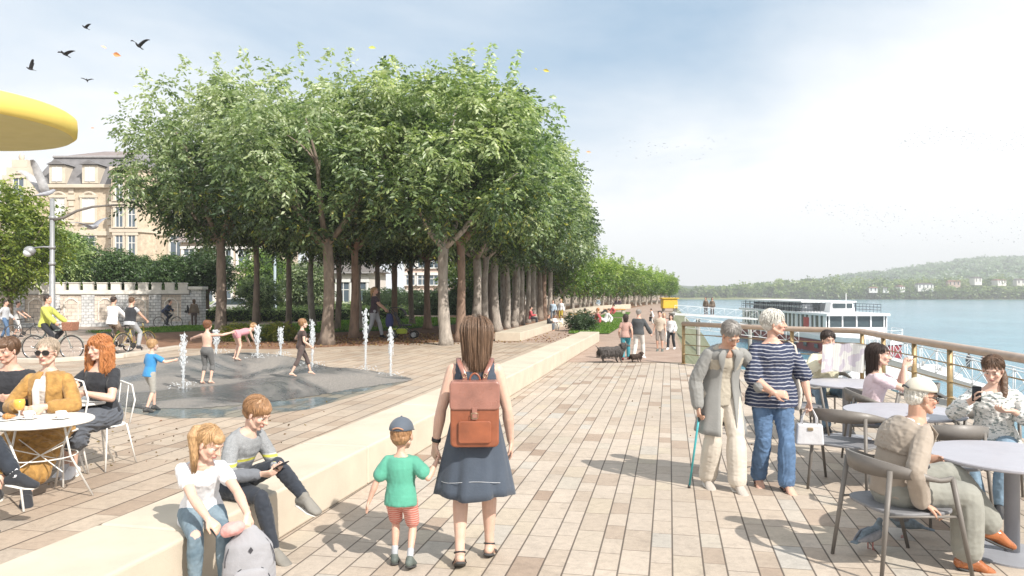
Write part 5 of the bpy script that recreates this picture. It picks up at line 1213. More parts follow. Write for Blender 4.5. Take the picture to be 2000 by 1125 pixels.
# bushes and clipped trees
def bush(name,label,loc,r,n,ls,pal,cat='bush',group=None,trunk=0,seed=0,shell=.7,tint=(1,1,1),lump=.15,box=None):
    rng=np.random.default_rng(seed+77); root=thing(name,label,cat,loc,0,group); r=np.array(r,float)
    if box is None:
        u=rng.normal(size=(n,3)); u/=np.linalg.norm(u,axis=1)[:,None]; lp=np.array([1+lump*noise.noise((float(a[0])*3+seed,float(a[1])*3,float(a[2])*3)) for a in u]); rad=rng.uniform(shell**3,1,n)**(1/3)
        cen=u*(rad*lp)[:,None]*r+np.array([0,0,r[2]*.93+trunk])
    else:
        cen=rng.uniform(-1,1,(n,3)); ax=rng.integers(0,4,n); 
        cen[ax==0,2]=1; cen[ax==1,1]=-1; cen[ax==2,1]=1; cen=cen*r*.93+np.array([0,0,r[2]])
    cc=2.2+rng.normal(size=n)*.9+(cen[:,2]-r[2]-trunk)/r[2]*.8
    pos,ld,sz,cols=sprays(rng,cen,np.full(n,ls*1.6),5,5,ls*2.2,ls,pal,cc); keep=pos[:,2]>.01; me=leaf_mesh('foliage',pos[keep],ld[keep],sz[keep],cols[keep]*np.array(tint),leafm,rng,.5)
    o=bpy.data.objects.new('foliage',me); C.objects.link(o); o.parent=root
    mb=MB()
    if box is None:
        if trunk: mb.tube([(0,0,0),(0,0,trunk+r[2]*.4)],[.14,.08],8)
        for k in range(5): a=k*1.25; mb.tube([(0,0,max(trunk*.8,.0)),(math.cos(a)*r[0]*.4,math.sin(a)*r[1]*.4,trunk+r[2]*.7),(math.cos(a)*r[0]*.7,math.sin(a)*r[1]*.7,trunk+r[2]*1.3)],[.06,.04,.02],6)
    else:
        for k in range(9): x=(-.9+k*.225)*r[0]; mb.tube([(x,0,0),(x+.1,0,r[2]*1.5)],[.04,.02],6)
    mb.build('stem',bark,root,smooth=True)
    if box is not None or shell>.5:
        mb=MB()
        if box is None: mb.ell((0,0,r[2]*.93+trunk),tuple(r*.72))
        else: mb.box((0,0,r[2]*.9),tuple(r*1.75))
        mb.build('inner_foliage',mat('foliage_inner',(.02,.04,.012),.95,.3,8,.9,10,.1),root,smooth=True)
    return root
DARK=[(.014,.03,.014),(.024,.05,.02),(.04,.075,.03),(.06,.10,.042),(.085,.13,.06),(.12,.17,.09)]
YEL=[(.06,.08,.015),(.10,.14,.02),(.17,.20,.03),(.24,.25,.04),(.32,.30,.06),(.4,.36,.08)]
WY=46
for i,(px,yt,yb,hw,lb) in enumerate([(70,478,575,48,'clipped dark round tree behind the left part of the battlement wall'),(150,452,572,52,'largest clipped tree behind the wall, right of the lamp post'),(232,486,572,38,'clipped round tree third from the right behind the battlement wall'),(283,498,572,30,'clipped tree left of the last one behind the battlement wall'),(335,498,575,38,'clipped round tree above the right end of the battlement wall')]):
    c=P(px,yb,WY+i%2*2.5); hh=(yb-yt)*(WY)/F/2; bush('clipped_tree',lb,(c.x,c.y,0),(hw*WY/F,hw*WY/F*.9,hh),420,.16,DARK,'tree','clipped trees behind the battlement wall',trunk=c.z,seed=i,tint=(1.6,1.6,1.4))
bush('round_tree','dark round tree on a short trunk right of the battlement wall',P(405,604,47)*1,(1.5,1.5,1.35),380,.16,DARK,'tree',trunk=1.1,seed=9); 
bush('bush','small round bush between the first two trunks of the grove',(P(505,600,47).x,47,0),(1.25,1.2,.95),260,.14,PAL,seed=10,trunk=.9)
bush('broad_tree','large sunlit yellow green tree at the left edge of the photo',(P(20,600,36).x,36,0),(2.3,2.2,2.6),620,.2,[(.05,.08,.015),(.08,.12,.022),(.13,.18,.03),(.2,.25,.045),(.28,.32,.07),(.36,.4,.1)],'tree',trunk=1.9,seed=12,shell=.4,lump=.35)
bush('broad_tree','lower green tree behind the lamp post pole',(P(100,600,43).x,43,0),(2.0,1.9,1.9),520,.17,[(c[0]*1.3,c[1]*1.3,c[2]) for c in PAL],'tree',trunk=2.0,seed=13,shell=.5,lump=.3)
for i,(px,py,hw,hh,lb) in enumerate([(470,668,34,16,'broad yellow green shrub right of the leftmost trunk'),(505,668,22,13,'low green shrub in front of the slim pale trunk'),(545,668,30,17,'yellow green shrub behind the middle of the mound')]):
    p=G(px,py-3); bush('shrub',lb,p,(hw*p.y/F,.8,hh*p.y/F),240,.085,YEL if i!=1 else PAL,'shrub','shrubs at the foot of the grove',seed=20+i,shell=.3)
for i,(x0,x1,yb,yt,lb) in enumerate([(385,620,627,603,'low clipped hedge left part behind the trunks'),(600,800,626,601,'low clipped hedge behind the pushchair and the middle trunks'),(330,860,613,592,'second clipped hedge further back parallel to the low hedge')]):
    Y=G(0,yb).y; w=(x1-x0)*Y/F/2; bush('hedge',lb,(((x0+x1)/2-1000)*Y/F,Y,0),(w,.7,(yb-yt)*Y/F/2),int(w*110),.11,PAL,'hedge',seed=30+i,box=1,tint=(1.3,1.3,1.1))
bush('hedge','dark hedge behind the back rows of trunks left of the backpack woman',((860-1000)*62/F,62,0),(7,.9,1.0),700,.15,DARK,'hedge',seed=35,box=1)
for i,(px,Y,r,lb) in enumerate([(600,58,1.7,'dark green garden tree in front of the white house'),(960,75,2.8,'green garden tree far behind the pale based trunks'),(520,62,2.3,'blue green conifer like tree beside the grey blue lamp pole')]):
    bush('garden_tree',lb,((px-1000)*Y/F,Y,0),(r,r,r*1.15),330,.22,PAL if i in(0,3) else LIGHT,'tree','garden trees behind the grove',trunk=.4,seed=40+i)
bush('bush','small green bush on the near corner of the lawn',G(1136,647),(.75,.6,.5),120,.09,DARK,seed=50)
# grass: blades on the lawns
def blades(label,poly,n,h,seed,z=.03):
    rng=np.random.default_rng(seed); xs=[p[0] for p in poly]; ys=[p[1] for p in poly]; pts=[]
    def ins(x,y):
        c=False
        for i in range(len(poly)):
            x1,y1=poly[i][:2]; x2,y2=poly[(i+1)%len(poly)][:2]
            if (y1>y)!=(y2>y) and x<(x2-x1)*(y-y1)/(y2-y1)+x1: c=not c
        return c
    while len(pts)<n:
        x,y=rng.uniform(min(xs),max(xs)),rng.uniform(min(ys),max(ys))
        if ins(x,y): pts.append((x,y,z))
    pos=np.array(pts); d=rng.normal(size=pos.shape)*.35; d[:,2]=1; pal=np.array([(.06,.13,.015),(.10,.20,.025),(.15,.26,.04),(.2,.3,.06)]); me=leaf_mesh('grass',pos,d,h*rng.uniform(.5,1.3,n),pal[rng.integers(0,4,n)],leafm,rng,.35)
    o=bpy.data.objects.new('grass',me); C.objects.link(o); tag(o,label,'grass',kind='stuff')
blades('short grass of the lawn behind the end of the long bench',lw,9000,.09,1); blades('grass patch left of the leftmost trunk',[(-19.5,35),(-17.5,34),(-14.5,37),(-13,41.5),(-17.5,41)],5000,.12,2)
blades('grass strip behind the front trunks',[(-12,33),(-6,37),(-1,50),(-7,54),(-13,42)],12000,.16,3)
# fallen leaves scattered on the mulch
rng=np.random.default_rng(8); n=2600; t_=rng.uniform(0,1,n); xx=-12+10*t_+rng.uniform(0,5,n); yy=25.6+t_*3.2+rng.uniform(0,7,n); pos=np.stack([xx,yy,np.full(n,.006)],1); d=rng.normal(size=pos.shape); d[:,2]=.25
me=leaf_mesh('fallen_leaves',pos,d,rng.uniform(.05,.12,n),np.array([(.22,.10,.05),(.30,.16,.07),(.16,.08,.05),(.35,.24,.1)])[rng.integers(0,4,n)],leafm,rng,.6); o=bpy.data.objects.new('fallen_leaves',me); C.objects.link(o); tag(o,'dry brown leaves scattered under the front trunks','leaves',kind='stuff')
n=190; xx=np.concatenate([rng.normal(-4.6,.9,110),rng.uniform(-6,3,80)]); yy=np.concatenate([rng.normal(9.6,1.1,110),rng.uniform(9,25,80)]); pos=np.stack([xx,yy,np.full(n,.006)],1); d=rng.normal(size=pos.shape); d[:,2]=.2
me=leaf_mesh('fallen_leaves',pos,d,rng.uniform(.02,.05,n),np.array([(.22,.10,.05),(.20,.13,.07),(.12,.08,.05),(.28,.2,.09)])[rng.integers(0,4,n)],leafm,rng,.6); o=bpy.data.objects.new('fallen_leaves',me); C.objects.link(o); tag(o,'small dry leaves blown over the plaza paving behind the bench','leaves',kind='stuff')

# ------------------------------------------------------------------ far bank
def hillmat(name,cols):
    m,t,b=newmat(name); g=t.node('ShaderNodeNewGeometry'); a=t.noise(g.outputs['Position'],.02,6,.7); t.put(b.inputs['Base Color'],t.ramp(a,[(.3,cols[0]),(.5,cols[1]),(.7,cols[2])])); b.inputs['Roughness'].default_value=1; t.put(b.inputs['Normal'],t.bump(t.noise(g.outputs['Position'],.08,4),.9,4)); return m
mh=hillmat('hill_wood',[(.025,.05,.02),(.045,.085,.03),(.08,.12,.05)])
FBX=1
def ridge(px):   # rise of the hills above eye level as photo rows
    t=max(0,min(1,(px-1560)/330)); t=t*t*(3-2*t); return 564-42*t-(4*math.sin(px*.02)) 
mb=MB(); NXh,NYh=90,14
for j in range(NYh+1):
    for i in range(NXh+1):
        px=1150+1250*i/NXh; f=j/NYh; Y=760+ (1500-760)*f; x=(px-1000)*Y/F
        zt=HC+(HY-ridge(px))*1500/F; z=WZ+1+(zt-WZ)*(math.sin(min(1,f*1.05)*math.pi/2)**1.5)+7*noise.noise((x*.012,Y*.012,3)); mb.v.append((x,Y,z))
for j in range(NYh):
    for i in range(NXh): a=j*(NXh+1)+i; mb.f.append((a,a+1,a+NXh+2,a+NXh+1)); mb.c.append(None); mb.m.append(0)
tag(mb.build('hills',mh,smooth=True),kind='structure')
SHY=694
tag(MB().add([(60,SHY,WZ-.3),(1500,SHY-25,WZ-.3),(1500,SHY+8,WZ+1.6),(60,SHY+30,WZ+1.6),(1500,800,WZ+3),(60,800,WZ+3)],[(0,1,2,3),(3,2,4,5)]).build('far_bank',groundmat('far_bank_ground',[(.12,.14,.05),(.2,.22,.09),(.34,.32,.2)],.04,.3,.3)),kind='structure')
def farwood(label,n,fx,fy,fh,ls,seed,pal):
    rng=np.random.default_rng(seed); cen=[];cr=[];cc=[]
    for i in range(n):
        px=fx(rng); Y=fy(rng); H=fh(px,rng); x=(px-1000)*Y/F; z0=WZ+1 if Y<760 else None
        if z0 is None:
            f=(Y-760)/740; zt=HC+(HY-ridge(px))*1500/F; z0=WZ+1+(zt-WZ)*(math.sin(min(1,f*1.05)*math.pi/2)**1.5)
        r=H*rng.uniform(.3,.5); col=rng.uniform(.6,4.4)
        for k in range(9):
            u=rng.normal(size=3); u/=np.linalg.norm(u); cen.append([x+u[0]*r*.8,Y+u[1]*r*.8,z0+H*.55+u[2]*H*.38]); cr.append(r*.5); cc.append(col+u[2]*1.0+rng.normal()*.3)
    pos,ld,sz,cols=sprays(rng,np.array(cen),np.array(cr),5,3,ls*1.2,ls,pal,np.array(cc)); me=leaf_mesh('far_wood',pos,ld,sz,cols,leafm,rng,.8); o=bpy.data.objects.new('far_wood',me); C.objects.link(o); tag(o,label,'wood',kind='stuff')
FPAL=[(.04,.075,.03),(.08,.14,.045),(.12,.20,.055),(.18,.27,.075),(.26,.34,.11),(.34,.4,.16)]
farwood('band of mixed trees along the far shore',430,lambda r:r.uniform(1290,2080),lambda r:r.uniform(716,775),lambda px,r:(9+9*min(1,max(0,(px-1380)/200)))*r.uniform(.55,1.15),2.6,3,FPAL)
farwood('wood covering the hills beyond the far shore',1500,lambda r:r.uniform(1480,2080),lambda r:r.uniform(790,1480),lambda px,r:12*r.uniform(.6,1.1),3.2,4,[(c[0]*.85,c[1]*.9,c[2]*1.9) for c in FPAL])  # blue haze of distance put into the leaf colours of the hill wood
farwood('low shrubs and small trees along the far waterline below the village',300,lambda r:r.uniform(1560,2060),lambda r:r.uniform(697,706),lambda px,r:r.uniform(5,12),1.9,9,FPAL)
mwall=mat('render_white',(.72,.70,.66),.8,.06); mroof=mat('roof_tiles_grey',(.08,.06,.06),.8,.2,.5); mroof2=mat('roof_tiles_brown',(.22,.09,.06),.8,.2,.5); mwin=mat('window_dark',(.05,.06,.07),.2)
HS=[(1690,567,16,7,'small white house at the left end of the far shore village'),(1712,567,12,7,'narrow pale house next to the leftmost village house'),(1742,565,12,8,'pale gabled house left of the big white villa on the far shore'),(1789,562,30,10,'big white villa, broadest of the far shore houses'),(1845,556,22,9,'pale pink house uphill right of the big white villa'),(1888,550,16,10,'white house with a steep gable high on the far slope'),(1932,553,24,8,'long white house near the right on the far slope'),(1971,553,16,9,'white house close to the right edge on the far slope'),(1997,561,14,10,'reddish house cut by the right edge on the far shore')]
for i,(px,py,w,h,lb) in enumerate(HS):
    Y=712 if py>560 else 730; s=Y/F; W=w*s*.95; Hh=h*s*.52; c=P(px,py,Y); z0=c.z
    r=thing('far_house',lb,'house',(c.x,Y-14,z0),(-12,8,20,-5)[i%4],'houses of the village on the far shore')
    MB().box((0,0,-Hh*.1),(W,7,Hh*2.6)).build('wall',mwall if i not in(4,8) else mat('render_pink',(.55,.42,.36),.8),r)
    rh=Hh*.55; zt=Hh*1.2; a=W/2+.4; mb=MB(); mb.add([(-a,-4,zt),(a,-4,zt),(a,4,zt),(-a,4,zt),(-a*.85,0,zt+rh),(a*.85,0,zt+rh)],[(0,1,5,4),(2,3,4,5),(1,2,5),(3,0,4),(3,2,1,0)]); mb.build('roof',mroof if i%2 else mroof2,r)
    for k in range(max(2,int(W/3))):
        for zz in (.15,.75): MB().box((-W/2+W*(k+.5)/max(2,int(W/3)),-3.52,Hh*zz),(1.0,.08,1.3)).build('window',mwin,r)
# ------------------------------------------------------------------ terrace chairs and tables
m_ch=mat('chair_metal',(.17,.155,.14),.5,.12,6,.1); m_seat=mat('chair_seat_grey',(.20,.20,.21),.6,.12); m_tab=mat('table_top_grey',(.39,.39,.43),.45,.06,3,.08); m_leg=mat('table_leg_grey',(.30,.31,.34),.45,.1)
GC='grey band back chairs of the terrace'
def make_chair():
    r=thing('terrace_chair','x','chair',(0,0,-60),0,GC)
    mb=MB(); rbox_h=[]
    poly=[]; 
    for i in range(28):
        a=2*math.pi*i/28; c,s=math.cos(a),math.sin(a); e=.62; poly.append((.245*math.copysign(abs(c)**e,c),.235*math.copysign(abs(s)**e,s)+.01))
    mb.prism(poly,.425,.447); mb.build('seat',m_seat,r,bevel=.006)
    # curved band: low and thin at the arms, tall behind
    mb=MB(); N=30; 
    for i in range(N+1):
        a=R(-28+236*i/N); c,s=math.cos(a),-math.sin(a); 
        back=max(0,-s); x=.30*c; y=.27*s+.02; top=.69+.10*back**.8+.0*c; ht=.03+.095*back**1.2; out=1+.06*back
        for z,k in ((top,out),(top-ht,1.0)): mb.v.append((x*k,y*k,z))
    for i in range(N): mb.f.append((2*i,2*i+1,2*i+3,2*i+2)); mb.c.append(None); mb.m.append(0)
    o=mb.build('backrest',m_ch,r,smooth=True); s=o.modifiers.new('Solidify','SOLIDIFY'); s.thickness=.016; s.offset=0
    for x,y,tx,ty,tz in ((-.27,.27,-.283,.13,.68),(.27,.27,.283,.13,.68),(-.235,-.27,-.20,-.19,.72),(.235,-.27,.20,-.19,.72)):
        mb=MB(); mb.tube([(x,y,0.001),(tx,ty,tz)],[.011,.016],10); mb.build('leg',m_ch,r,smooth=True)
    for s in (1,-1):
        mb=MB(); mb.tube([(s*.274,.2,.425),(s*.218,-.225,.425)],[.009]*2,8); mb.build('seat_rail',m_ch,r,smooth=True)
    return r
ch=make_chair(); first=[1]
def chair(x,y,rz,label,sc=1.0):
    o=ch if first[0] else copy_tree(ch); first[0]=0; o.location=(x,y,0); o.rotation_euler=(0,0,R(rz)); o['label']=label; o.scale=(sc,)*3 if not isinstance(sc,tuple) else sc; return o
chair(OM.x-.01,OM.y,-82,'nearest grey chair, with the old man in the white cap on it',(1.22,1.16,1.0))
G2=G(1655,862,.45); chair(G2.x,G2.y,-42,'empty grey chair between the white handbag and the middle table',(1.15,1.1,1))
chair(3.62,6.42,-4,'empty grey chair seen from behind between the two large grey tables',1.05)
chair(PW.x,PW.y,152,'grey chair under the woman in the patterned blouse',1.05); chair(DW.x,DW.y,-108,'grey chair under the woman in the pink t-shirt',1.05)
chair(NM.x,NM.y,178,'grey chair under the newspaper reader',1.05); chair(3.62,9.75,-80,'empty grey chair at the left of the farthest table',1.05); chair(4.75,9.1,60,'empty grey chair between the farthest and the middle table',1.05)
def table(x,y,r,label):
    t_=thing('round_table',label,'table',(x,y,0),0,'round grey tables of the terrace')
    MB().lathe([(r-.012,.695),(r,.703),(r,.715),(r-.006,.722)],(0,0,0),64).build('table_top',m_tab,t_,bevel=0)
    MB().lathe([(.30,.0),(.30,.012),(.08,.03)],(0,0,.001),40).build('base_plate',m_leg,t_); MB().lathe([(.05,.03),(.05,.66),(.16,.694)],(0,0,0),28).build('column',m_leg,t_,smooth=True); return t_
table(3.60,5.53,.56,'nearest grey round table cut by the right edge, beside the old man'); table(3.87,7.58,.56,'middle grey round table behind the old man'); table(4.33,9.94,.54,'farthest grey round table before the newspaper reader')

# ------------------------------------------------------------------ cafe tables on the left
m_w=mat('enamel_white',(.74,.73,.70),.4,.05); cer=mat('ceramic_white',(.78,.77,.75),.2,.04); 
def cafe_table(x,y,r,label,rz=20):
    t_=thing('cafe_table',label,'table',(x,y,0),rz,'white wire cafe tables')
    MB().lathe([(r-.01,.700),(r,.708),(r,.722),(r-.008,.728)],(0,0,0),56).build('table_top',m_w,t_)
    mb=MB(); mb.tube([(.8*r*.85*math.cos(2*math.pi*i/24),.8*r*.85*math.sin(2*math.pi*i/24),.40) for i in range(25)],[.006]*25,6); mb.build('ring',m_w,t_,smooth=True)
    for k in range(4):
        a=R(45+90*k); mb=MB(); mb.tube([(math.cos(a)*r*.75,math.sin(a)*r*.75,.70),(math.cos(a+.35)*r*.66,math.sin(a+.35)*r*.66,.4),(math.cos(a+.7)*r*.98,math.sin(a+.7)*r*.98,.004)],[.010]*3,8); mb.build('leg',m_w,t_,smooth=True)
    for k in range(2):
        a=R(45+90*k); mb=MB(); mb.tube([(math.cos(a)*r*.7,math.sin(a)*r*.7,.52),(-math.cos(a)*r*.7,-math.sin(a)*r*.7,.28)],[.005]*2,6); mb.tube([(math.cos(a)*r*.7,math.sin(a)*r*.7,.28),(-math.cos(a)*r*.7,-math.sin(a)*r*.7,.52)],[.005]*2,6); mb.build('brace',m_w,t_,smooth=True)
    return t_
T1=V((-4.31,7.02,0)); cafe_table(T1.x,T1.y,.44,'near white cafe table set with coffee cups and a croissant'); cafe_table(-4.72,8.28,.40,'white cafe table behind, between the sunglasses woman and the ginger haired woman',50)
def wire_chair(x,y,rz,label,sc=1.0):
    r=thing('cafe_chair',label,'chair',(x,y,0),rz,'white wire cafe chairs',sc)
    mb=MB(); mb.lathe([(.20,.448),(.212,.452),(.212,.462),(.20,.466)],(0,0,0),32); mb.build('seat',m_w,r)
    for a,b in (((-.17,.16),(-.21,.23)),((.17,.16),(.21,.23)),((-.16,-.15),(-.2,-.25)),((.16,-.15),(.2,-.25))):
        mb=MB(); mb.tube([(a[0],a[1],.45),(b[0],b[1],.002)],[.009]*2,8); mb.build('leg',m_w,r,smooth=True)
    mb=MB(); mb.tube([(-.19,-.16,.45),(-.21,-.22,.7),(-.15,-.25,.86),(0,-.27,.90),(.15,-.25,.86),(.21,-.22,.7),(.19,-.16,.45)],[.009]*7,8)
    for x_ in (-.1,0,.1): mb.tube([(x_,-.19,.45),(x_,-.26,.88)],[.005]*2,6)
    mb.build('backrest',m_w,r,smooth=True)
wire_chair(-4.60,7.68,184,'white wire chair under the woman in the mustard cardigan',1.12); wire_chair(-5.28,8.17,-170,'white wire chair under the young man in black',1.12); wire_chair(-4.42,8.32,168,'white wire chair under the ginger haired woman',1.0); wire_chair(-4.62,6.12,-86,'white wire chair at the left edge below the black canvas shoe',1.05)
def crockery(x,y,label,d=.075,sc=1):
    r=thing('coffee_cup',label,'cup',(T1.x+x,T1.y+y,.7285),0,'coffee cups with saucers'); MB().lathe([(.03,0),(.045,.004),(d,.014),(d-.004,.017),(.04,.008)],(0,0,0),28).build('saucer',cer,r,smooth=True)
    MB().lathe([(.022,.008),(.03,.012),(.043,.05),(.046,.072),(.042,.072),(.038,.05),(.01,.02)],(0,0,0),28).build('cup',cer,r,smooth=True); mb=MB(); mb.tube([(.04+.022*math.sin(a),0,.045+.02*math.cos(a)) for a in [math.pi*i/8 for i in range(9)]],[.004]*9,6); mb.build('handle',cer,r,smooth=True)
    MB().lathe([(.001,.062),(.040,.0625)],(0,0,0),20).build('coffee',mat('coffee',(.16,.08,.04),.2),r)
crockery(-.12,.02,'white coffee cup on its saucer beside the croissant plate'); crockery(.17,.03,'white coffee cup on its saucer, the right one on the near cafe table')
r=thing('plate','oval white plate with a croissant on the near cafe table','plate',(T1.x-.29,T1.y-.02,.7285)); MB().lathe([(.06,0),(.115,.012),(.112,.016),(.05,.006)],(0,0,0),32).build('dish',cer,r,smooth=True)
r=thing('croissant','golden croissant lying on the plate','croissant',(T1.x-.28,T1.y-.02,.738)); mb=MB()
for i in range(9):
    a=R(-70+17.5*i); q=.028*(1-abs(i-4)/5.2)+.004; mb.ell((.05*math.sin(a),-.05*math.cos(a)+.03,.026),(.014,q,q),Matrix.Rotation(a,3,'Z'),12,8)
remeshed(mb,'crust',mat('crust',(.42,.20,.06),.5,.3,30,.3,60),r,.004,1)
r=thing('juice_glass','glass of orange juice in the hands of the sunglasses woman','glass',(-4.60,7.17,.7285)); gl_=mat('glass_pale',(.75,.74,.70),.06); MB().lathe([(.032,0),(.03,.006),(.006,.012),(.006,.05),(.02,.06)],(0,0,0),24).build('stem',gl_,r,smooth=True); MB().lathe([(.02,.06),(.042,.085),(.05,.13),(.044,.165),(.001,.166)],(0,0,0),28).build('juice',mat('orange_juice',(.80,.42,.08),.15,.08),r,smooth=True)

# ------------------------------------------------------------------ yellow canopy
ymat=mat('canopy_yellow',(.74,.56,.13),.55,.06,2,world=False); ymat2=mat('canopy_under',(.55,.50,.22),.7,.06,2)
def canopy(label,loc,rad,z,th,pole=True,cat='canopy'):
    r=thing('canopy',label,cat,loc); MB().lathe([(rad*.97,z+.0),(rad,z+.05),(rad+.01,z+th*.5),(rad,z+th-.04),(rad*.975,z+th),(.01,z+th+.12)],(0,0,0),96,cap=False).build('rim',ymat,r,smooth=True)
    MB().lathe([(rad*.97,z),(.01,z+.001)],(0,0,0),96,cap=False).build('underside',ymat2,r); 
    if pole: MB().lathe([(.12,.0),(.09,.02),(.08,z-.3),(.3,z)],(0,0,0),28).build('pole',m_w,r,smooth=True)
canopy('large round yellow canopy reaching in from the left edge of the sky',(-9.34,12.18,0),2.13,4.5,.34)
kq=G(1307,608.5); r=thing('kiosk','small bright yellow box shaped kiosk at the far end of the promenade','kiosk',(kq.x,kq.y,0)); yk=mat('kiosk_yellow',(.62,.40,.03),.6,.1); MB().box((0,0,.75),(1.4,1.2,.9),taper=.96).build('body',yk,r,bevel=.06); MB().box((0,0,1.25),(1.6,1.4,.1)).build('roof',yk,r,bevel=.03)
for s in (-1,1): MB().box((s*.55,0,.15),(.12,.9,.3)).build('leg',m_ch,r)

# ------------------------------------------------------------------ lamp posts
m_pole=mat('lamp_pole_grey',(.30,.31,.32),.45,.15,5,.2,20,metal=.3); m_lens=mat('lamp_lens',(.6,.66,.68),.2)
L0=P(102,700,30); r=thing('lamp_post','tall grey lamp post with a curved arm and small side lamp before the battlement wall','lamp post',(L0.x,30,0)); LX=lambda px:(px-102)*30/F; LZ=lambda py:HC-(py-HY)*30/F
mb=MB(); mb.tube([(0,0,0),(0,0,.6),(0,0,.62),(0,0,2.6),(0,0,2.62),(0,0,LZ(388))],[.15,.14,.115,.105,.09,.08],16); mb.build('pole',m_pole,r,smooth=True)
mb=MB(); mb.tube([(LX(px),0,LZ(py)) for px,py in ((102,430),(125,425),(150,412),(180,404),(215,401),(245,400))],[.06,.055,.05,.045,.04,.035],10); mb.build('arm',m_ch,r,smooth=True)
mb=MB(); mb.tube([(LX(px),0,LZ(py)) for px,py in ((102,483),(85,482),(66,484))],[.03]*3,8); mb.build('side_arm',m_pole,r,smooth=True)
mb=MB(); mb.ell((LX(58),0,LZ(490)),(.22,.2,.19)); h_=mb.build('lamp_head',m_pole,r,smooth=True); MB().ell((LX(56),-.05,LZ(494)),(.17,.17,.15)).build('lens',m_lens,h_,smooth=True)
for zz in (LZ(425),LZ(483),LZ(515)): MB().lathe([(.12,-.06),(.13,0),(.12,.06)],(0,0,zz),16).build('collar',m_pole,r,smooth=True)
L1=G(537,621); r=thing('lamp_post','slim grey blue lamp pole standing between the trunks of the grove','lamp post',L1); mb=MB(); mb.tube([(0,0,0),(0,0,.9),(0,0,.92),(0,0,5.2)],[.14,.13,.10,.08],14); mb.build('pole',mat('pole_blue',(.30,.36,.40),.5),r,smooth=True); MB().lathe([(.2,5.2),(.26,5.35),(.05,5.5)],(0,0,0),20).build('lamp_head',m_pole,r,smooth=True)

# ------------------------------------------------------------------ battlement wall
def stonemat(name,c1,c2,mort,sx=.6,sz=.3):
    m,t,b=newmat(name); g=t.node('ShaderNodeNewGeometry'); s=t.node('ShaderNodeSeparateXYZ'); t.l.new(g.outputs['Position'],s.inputs[0]); cb=t.node('ShaderNodeCombineXYZ'); t.l.new(t.m('ADD',s.outputs[0],t.m('MULTIPLY',s.outputs[1],.8)),cb.inputs[0]); t.l.new(s.outputs[2],cb.inputs[1])
    br=t.node('ShaderNodeTexBrick'); t.l.new(cb.outputs[0],br.inputs['Vector']); br.inputs['Scale'].default_value=1; br.inputs['Brick Width'].default_value=sx; br.inputs['Row Height'].default_value=sz; br.inputs['Mortar Size'].default_value=.018; br.inputs['Color1'].default_value=c1+(1,); br.inputs['Color2'].default_value=c2+(1,); br.inputs['Mortar'].default_value=mort+(1,)
    n=t.noise(g.outputs['Position'],2.5,6,.7); sc=t.node('ShaderNodeVectorMath',operation='SCALE'); t.l.new(br.outputs['Color'],sc.inputs[0]); t.l.new(t.rng(n,.3,.7,.7,1.2),sc.inputs['Scale']); t.put(b.inputs['Base Color'],sc.outputs[0]); b.inputs['Roughness'].default_value=.9
    t.put(b.inputs['Normal'],t.bump(t.m('ADD',br.outputs['Fac'],t.m('MULTIPLY',n,-1)),-.5,.03)); return m
st=stonemat('wall_stone',(.72,.62,.53),(.60,.53,.46),(.42,.37,.33),.42,.2); st2=stonemat('pilaster_stone',(.66,.66,.65),(.54,.55,.56),(.30,.30,.31),.3,.16); stp=mat('merlon_plaster',(.70,.67,.62),.9,.18,3,.4,20,world=True)
W0=G(-40,641); W1=G(368,636); wl=thing('battlement_wall','long pale stone garden wall topped with white battlements','wall',W0,0); wl.rotation_euler=(0,0,math.atan2(W1.y-W0.y,W1.x-W0.x)); WL=(W1-W0).length
MB().box((WL/2,.2,.85),(WL,.4,1.7)).build('wall',st,wl); MB().box((WL/2,.19,1.735),(WL+.1,.52,.07)).build('coping',mat('coping_dark',(.26,.25,.23),.9),wl,bevel=.015); MB().box((WL/2,.2,1.87),(WL+.04,.42,.2)).build('parapet',stp,wl)
MB().box((WL/2,-.04,.12),(WL,.09,.24)).build('plinth',st2,wl)
np_=6
for i in range(np_+1): MB().box((WL*i/np_*.985+.1,-.03,.97),(.62,.08,1.45)).build('pilaster',st2,wl)
for i in range(np_):
    x0=WL*i/np_*.985+.41; x1=WL*(i+1)/np_*.985-.21
    mb=MB(); mb.tube([(x0+.18,-.01,.34),(x0+.18,-.01,1.3),(x0+.4,-.01,1.5),(x1-.4,-.01,1.5),(x1-.18,-.01,1.3),(x1-.18,-.01,.34)],[.035]*6,6); mb.build('panel_frame',stp,wl)
nm_=15
for i in range(nm_):
    x=.3+(WL-.6)*i/(nm_-1); MB().box((x,.2,2.15),(.46,.40,.36)).build('merlon',stp,wl,bevel=.012); MB().box((x,.2,2.35),(.52,.48,.05)).build('merlon_cap',stp,wl,bevel=.012)
gp=thing('gate_pillar','stone gate pillar at the right end of the battlement wall','pillar',W1+V((.5,.1,0))); MB().box((0,0,1.0),(.6,.6,2.0)).build('shaft',st2,gp); MB().box((0,0,2.08),(.8,.8,.16)).build('cap',stp,gp,bevel=.02)

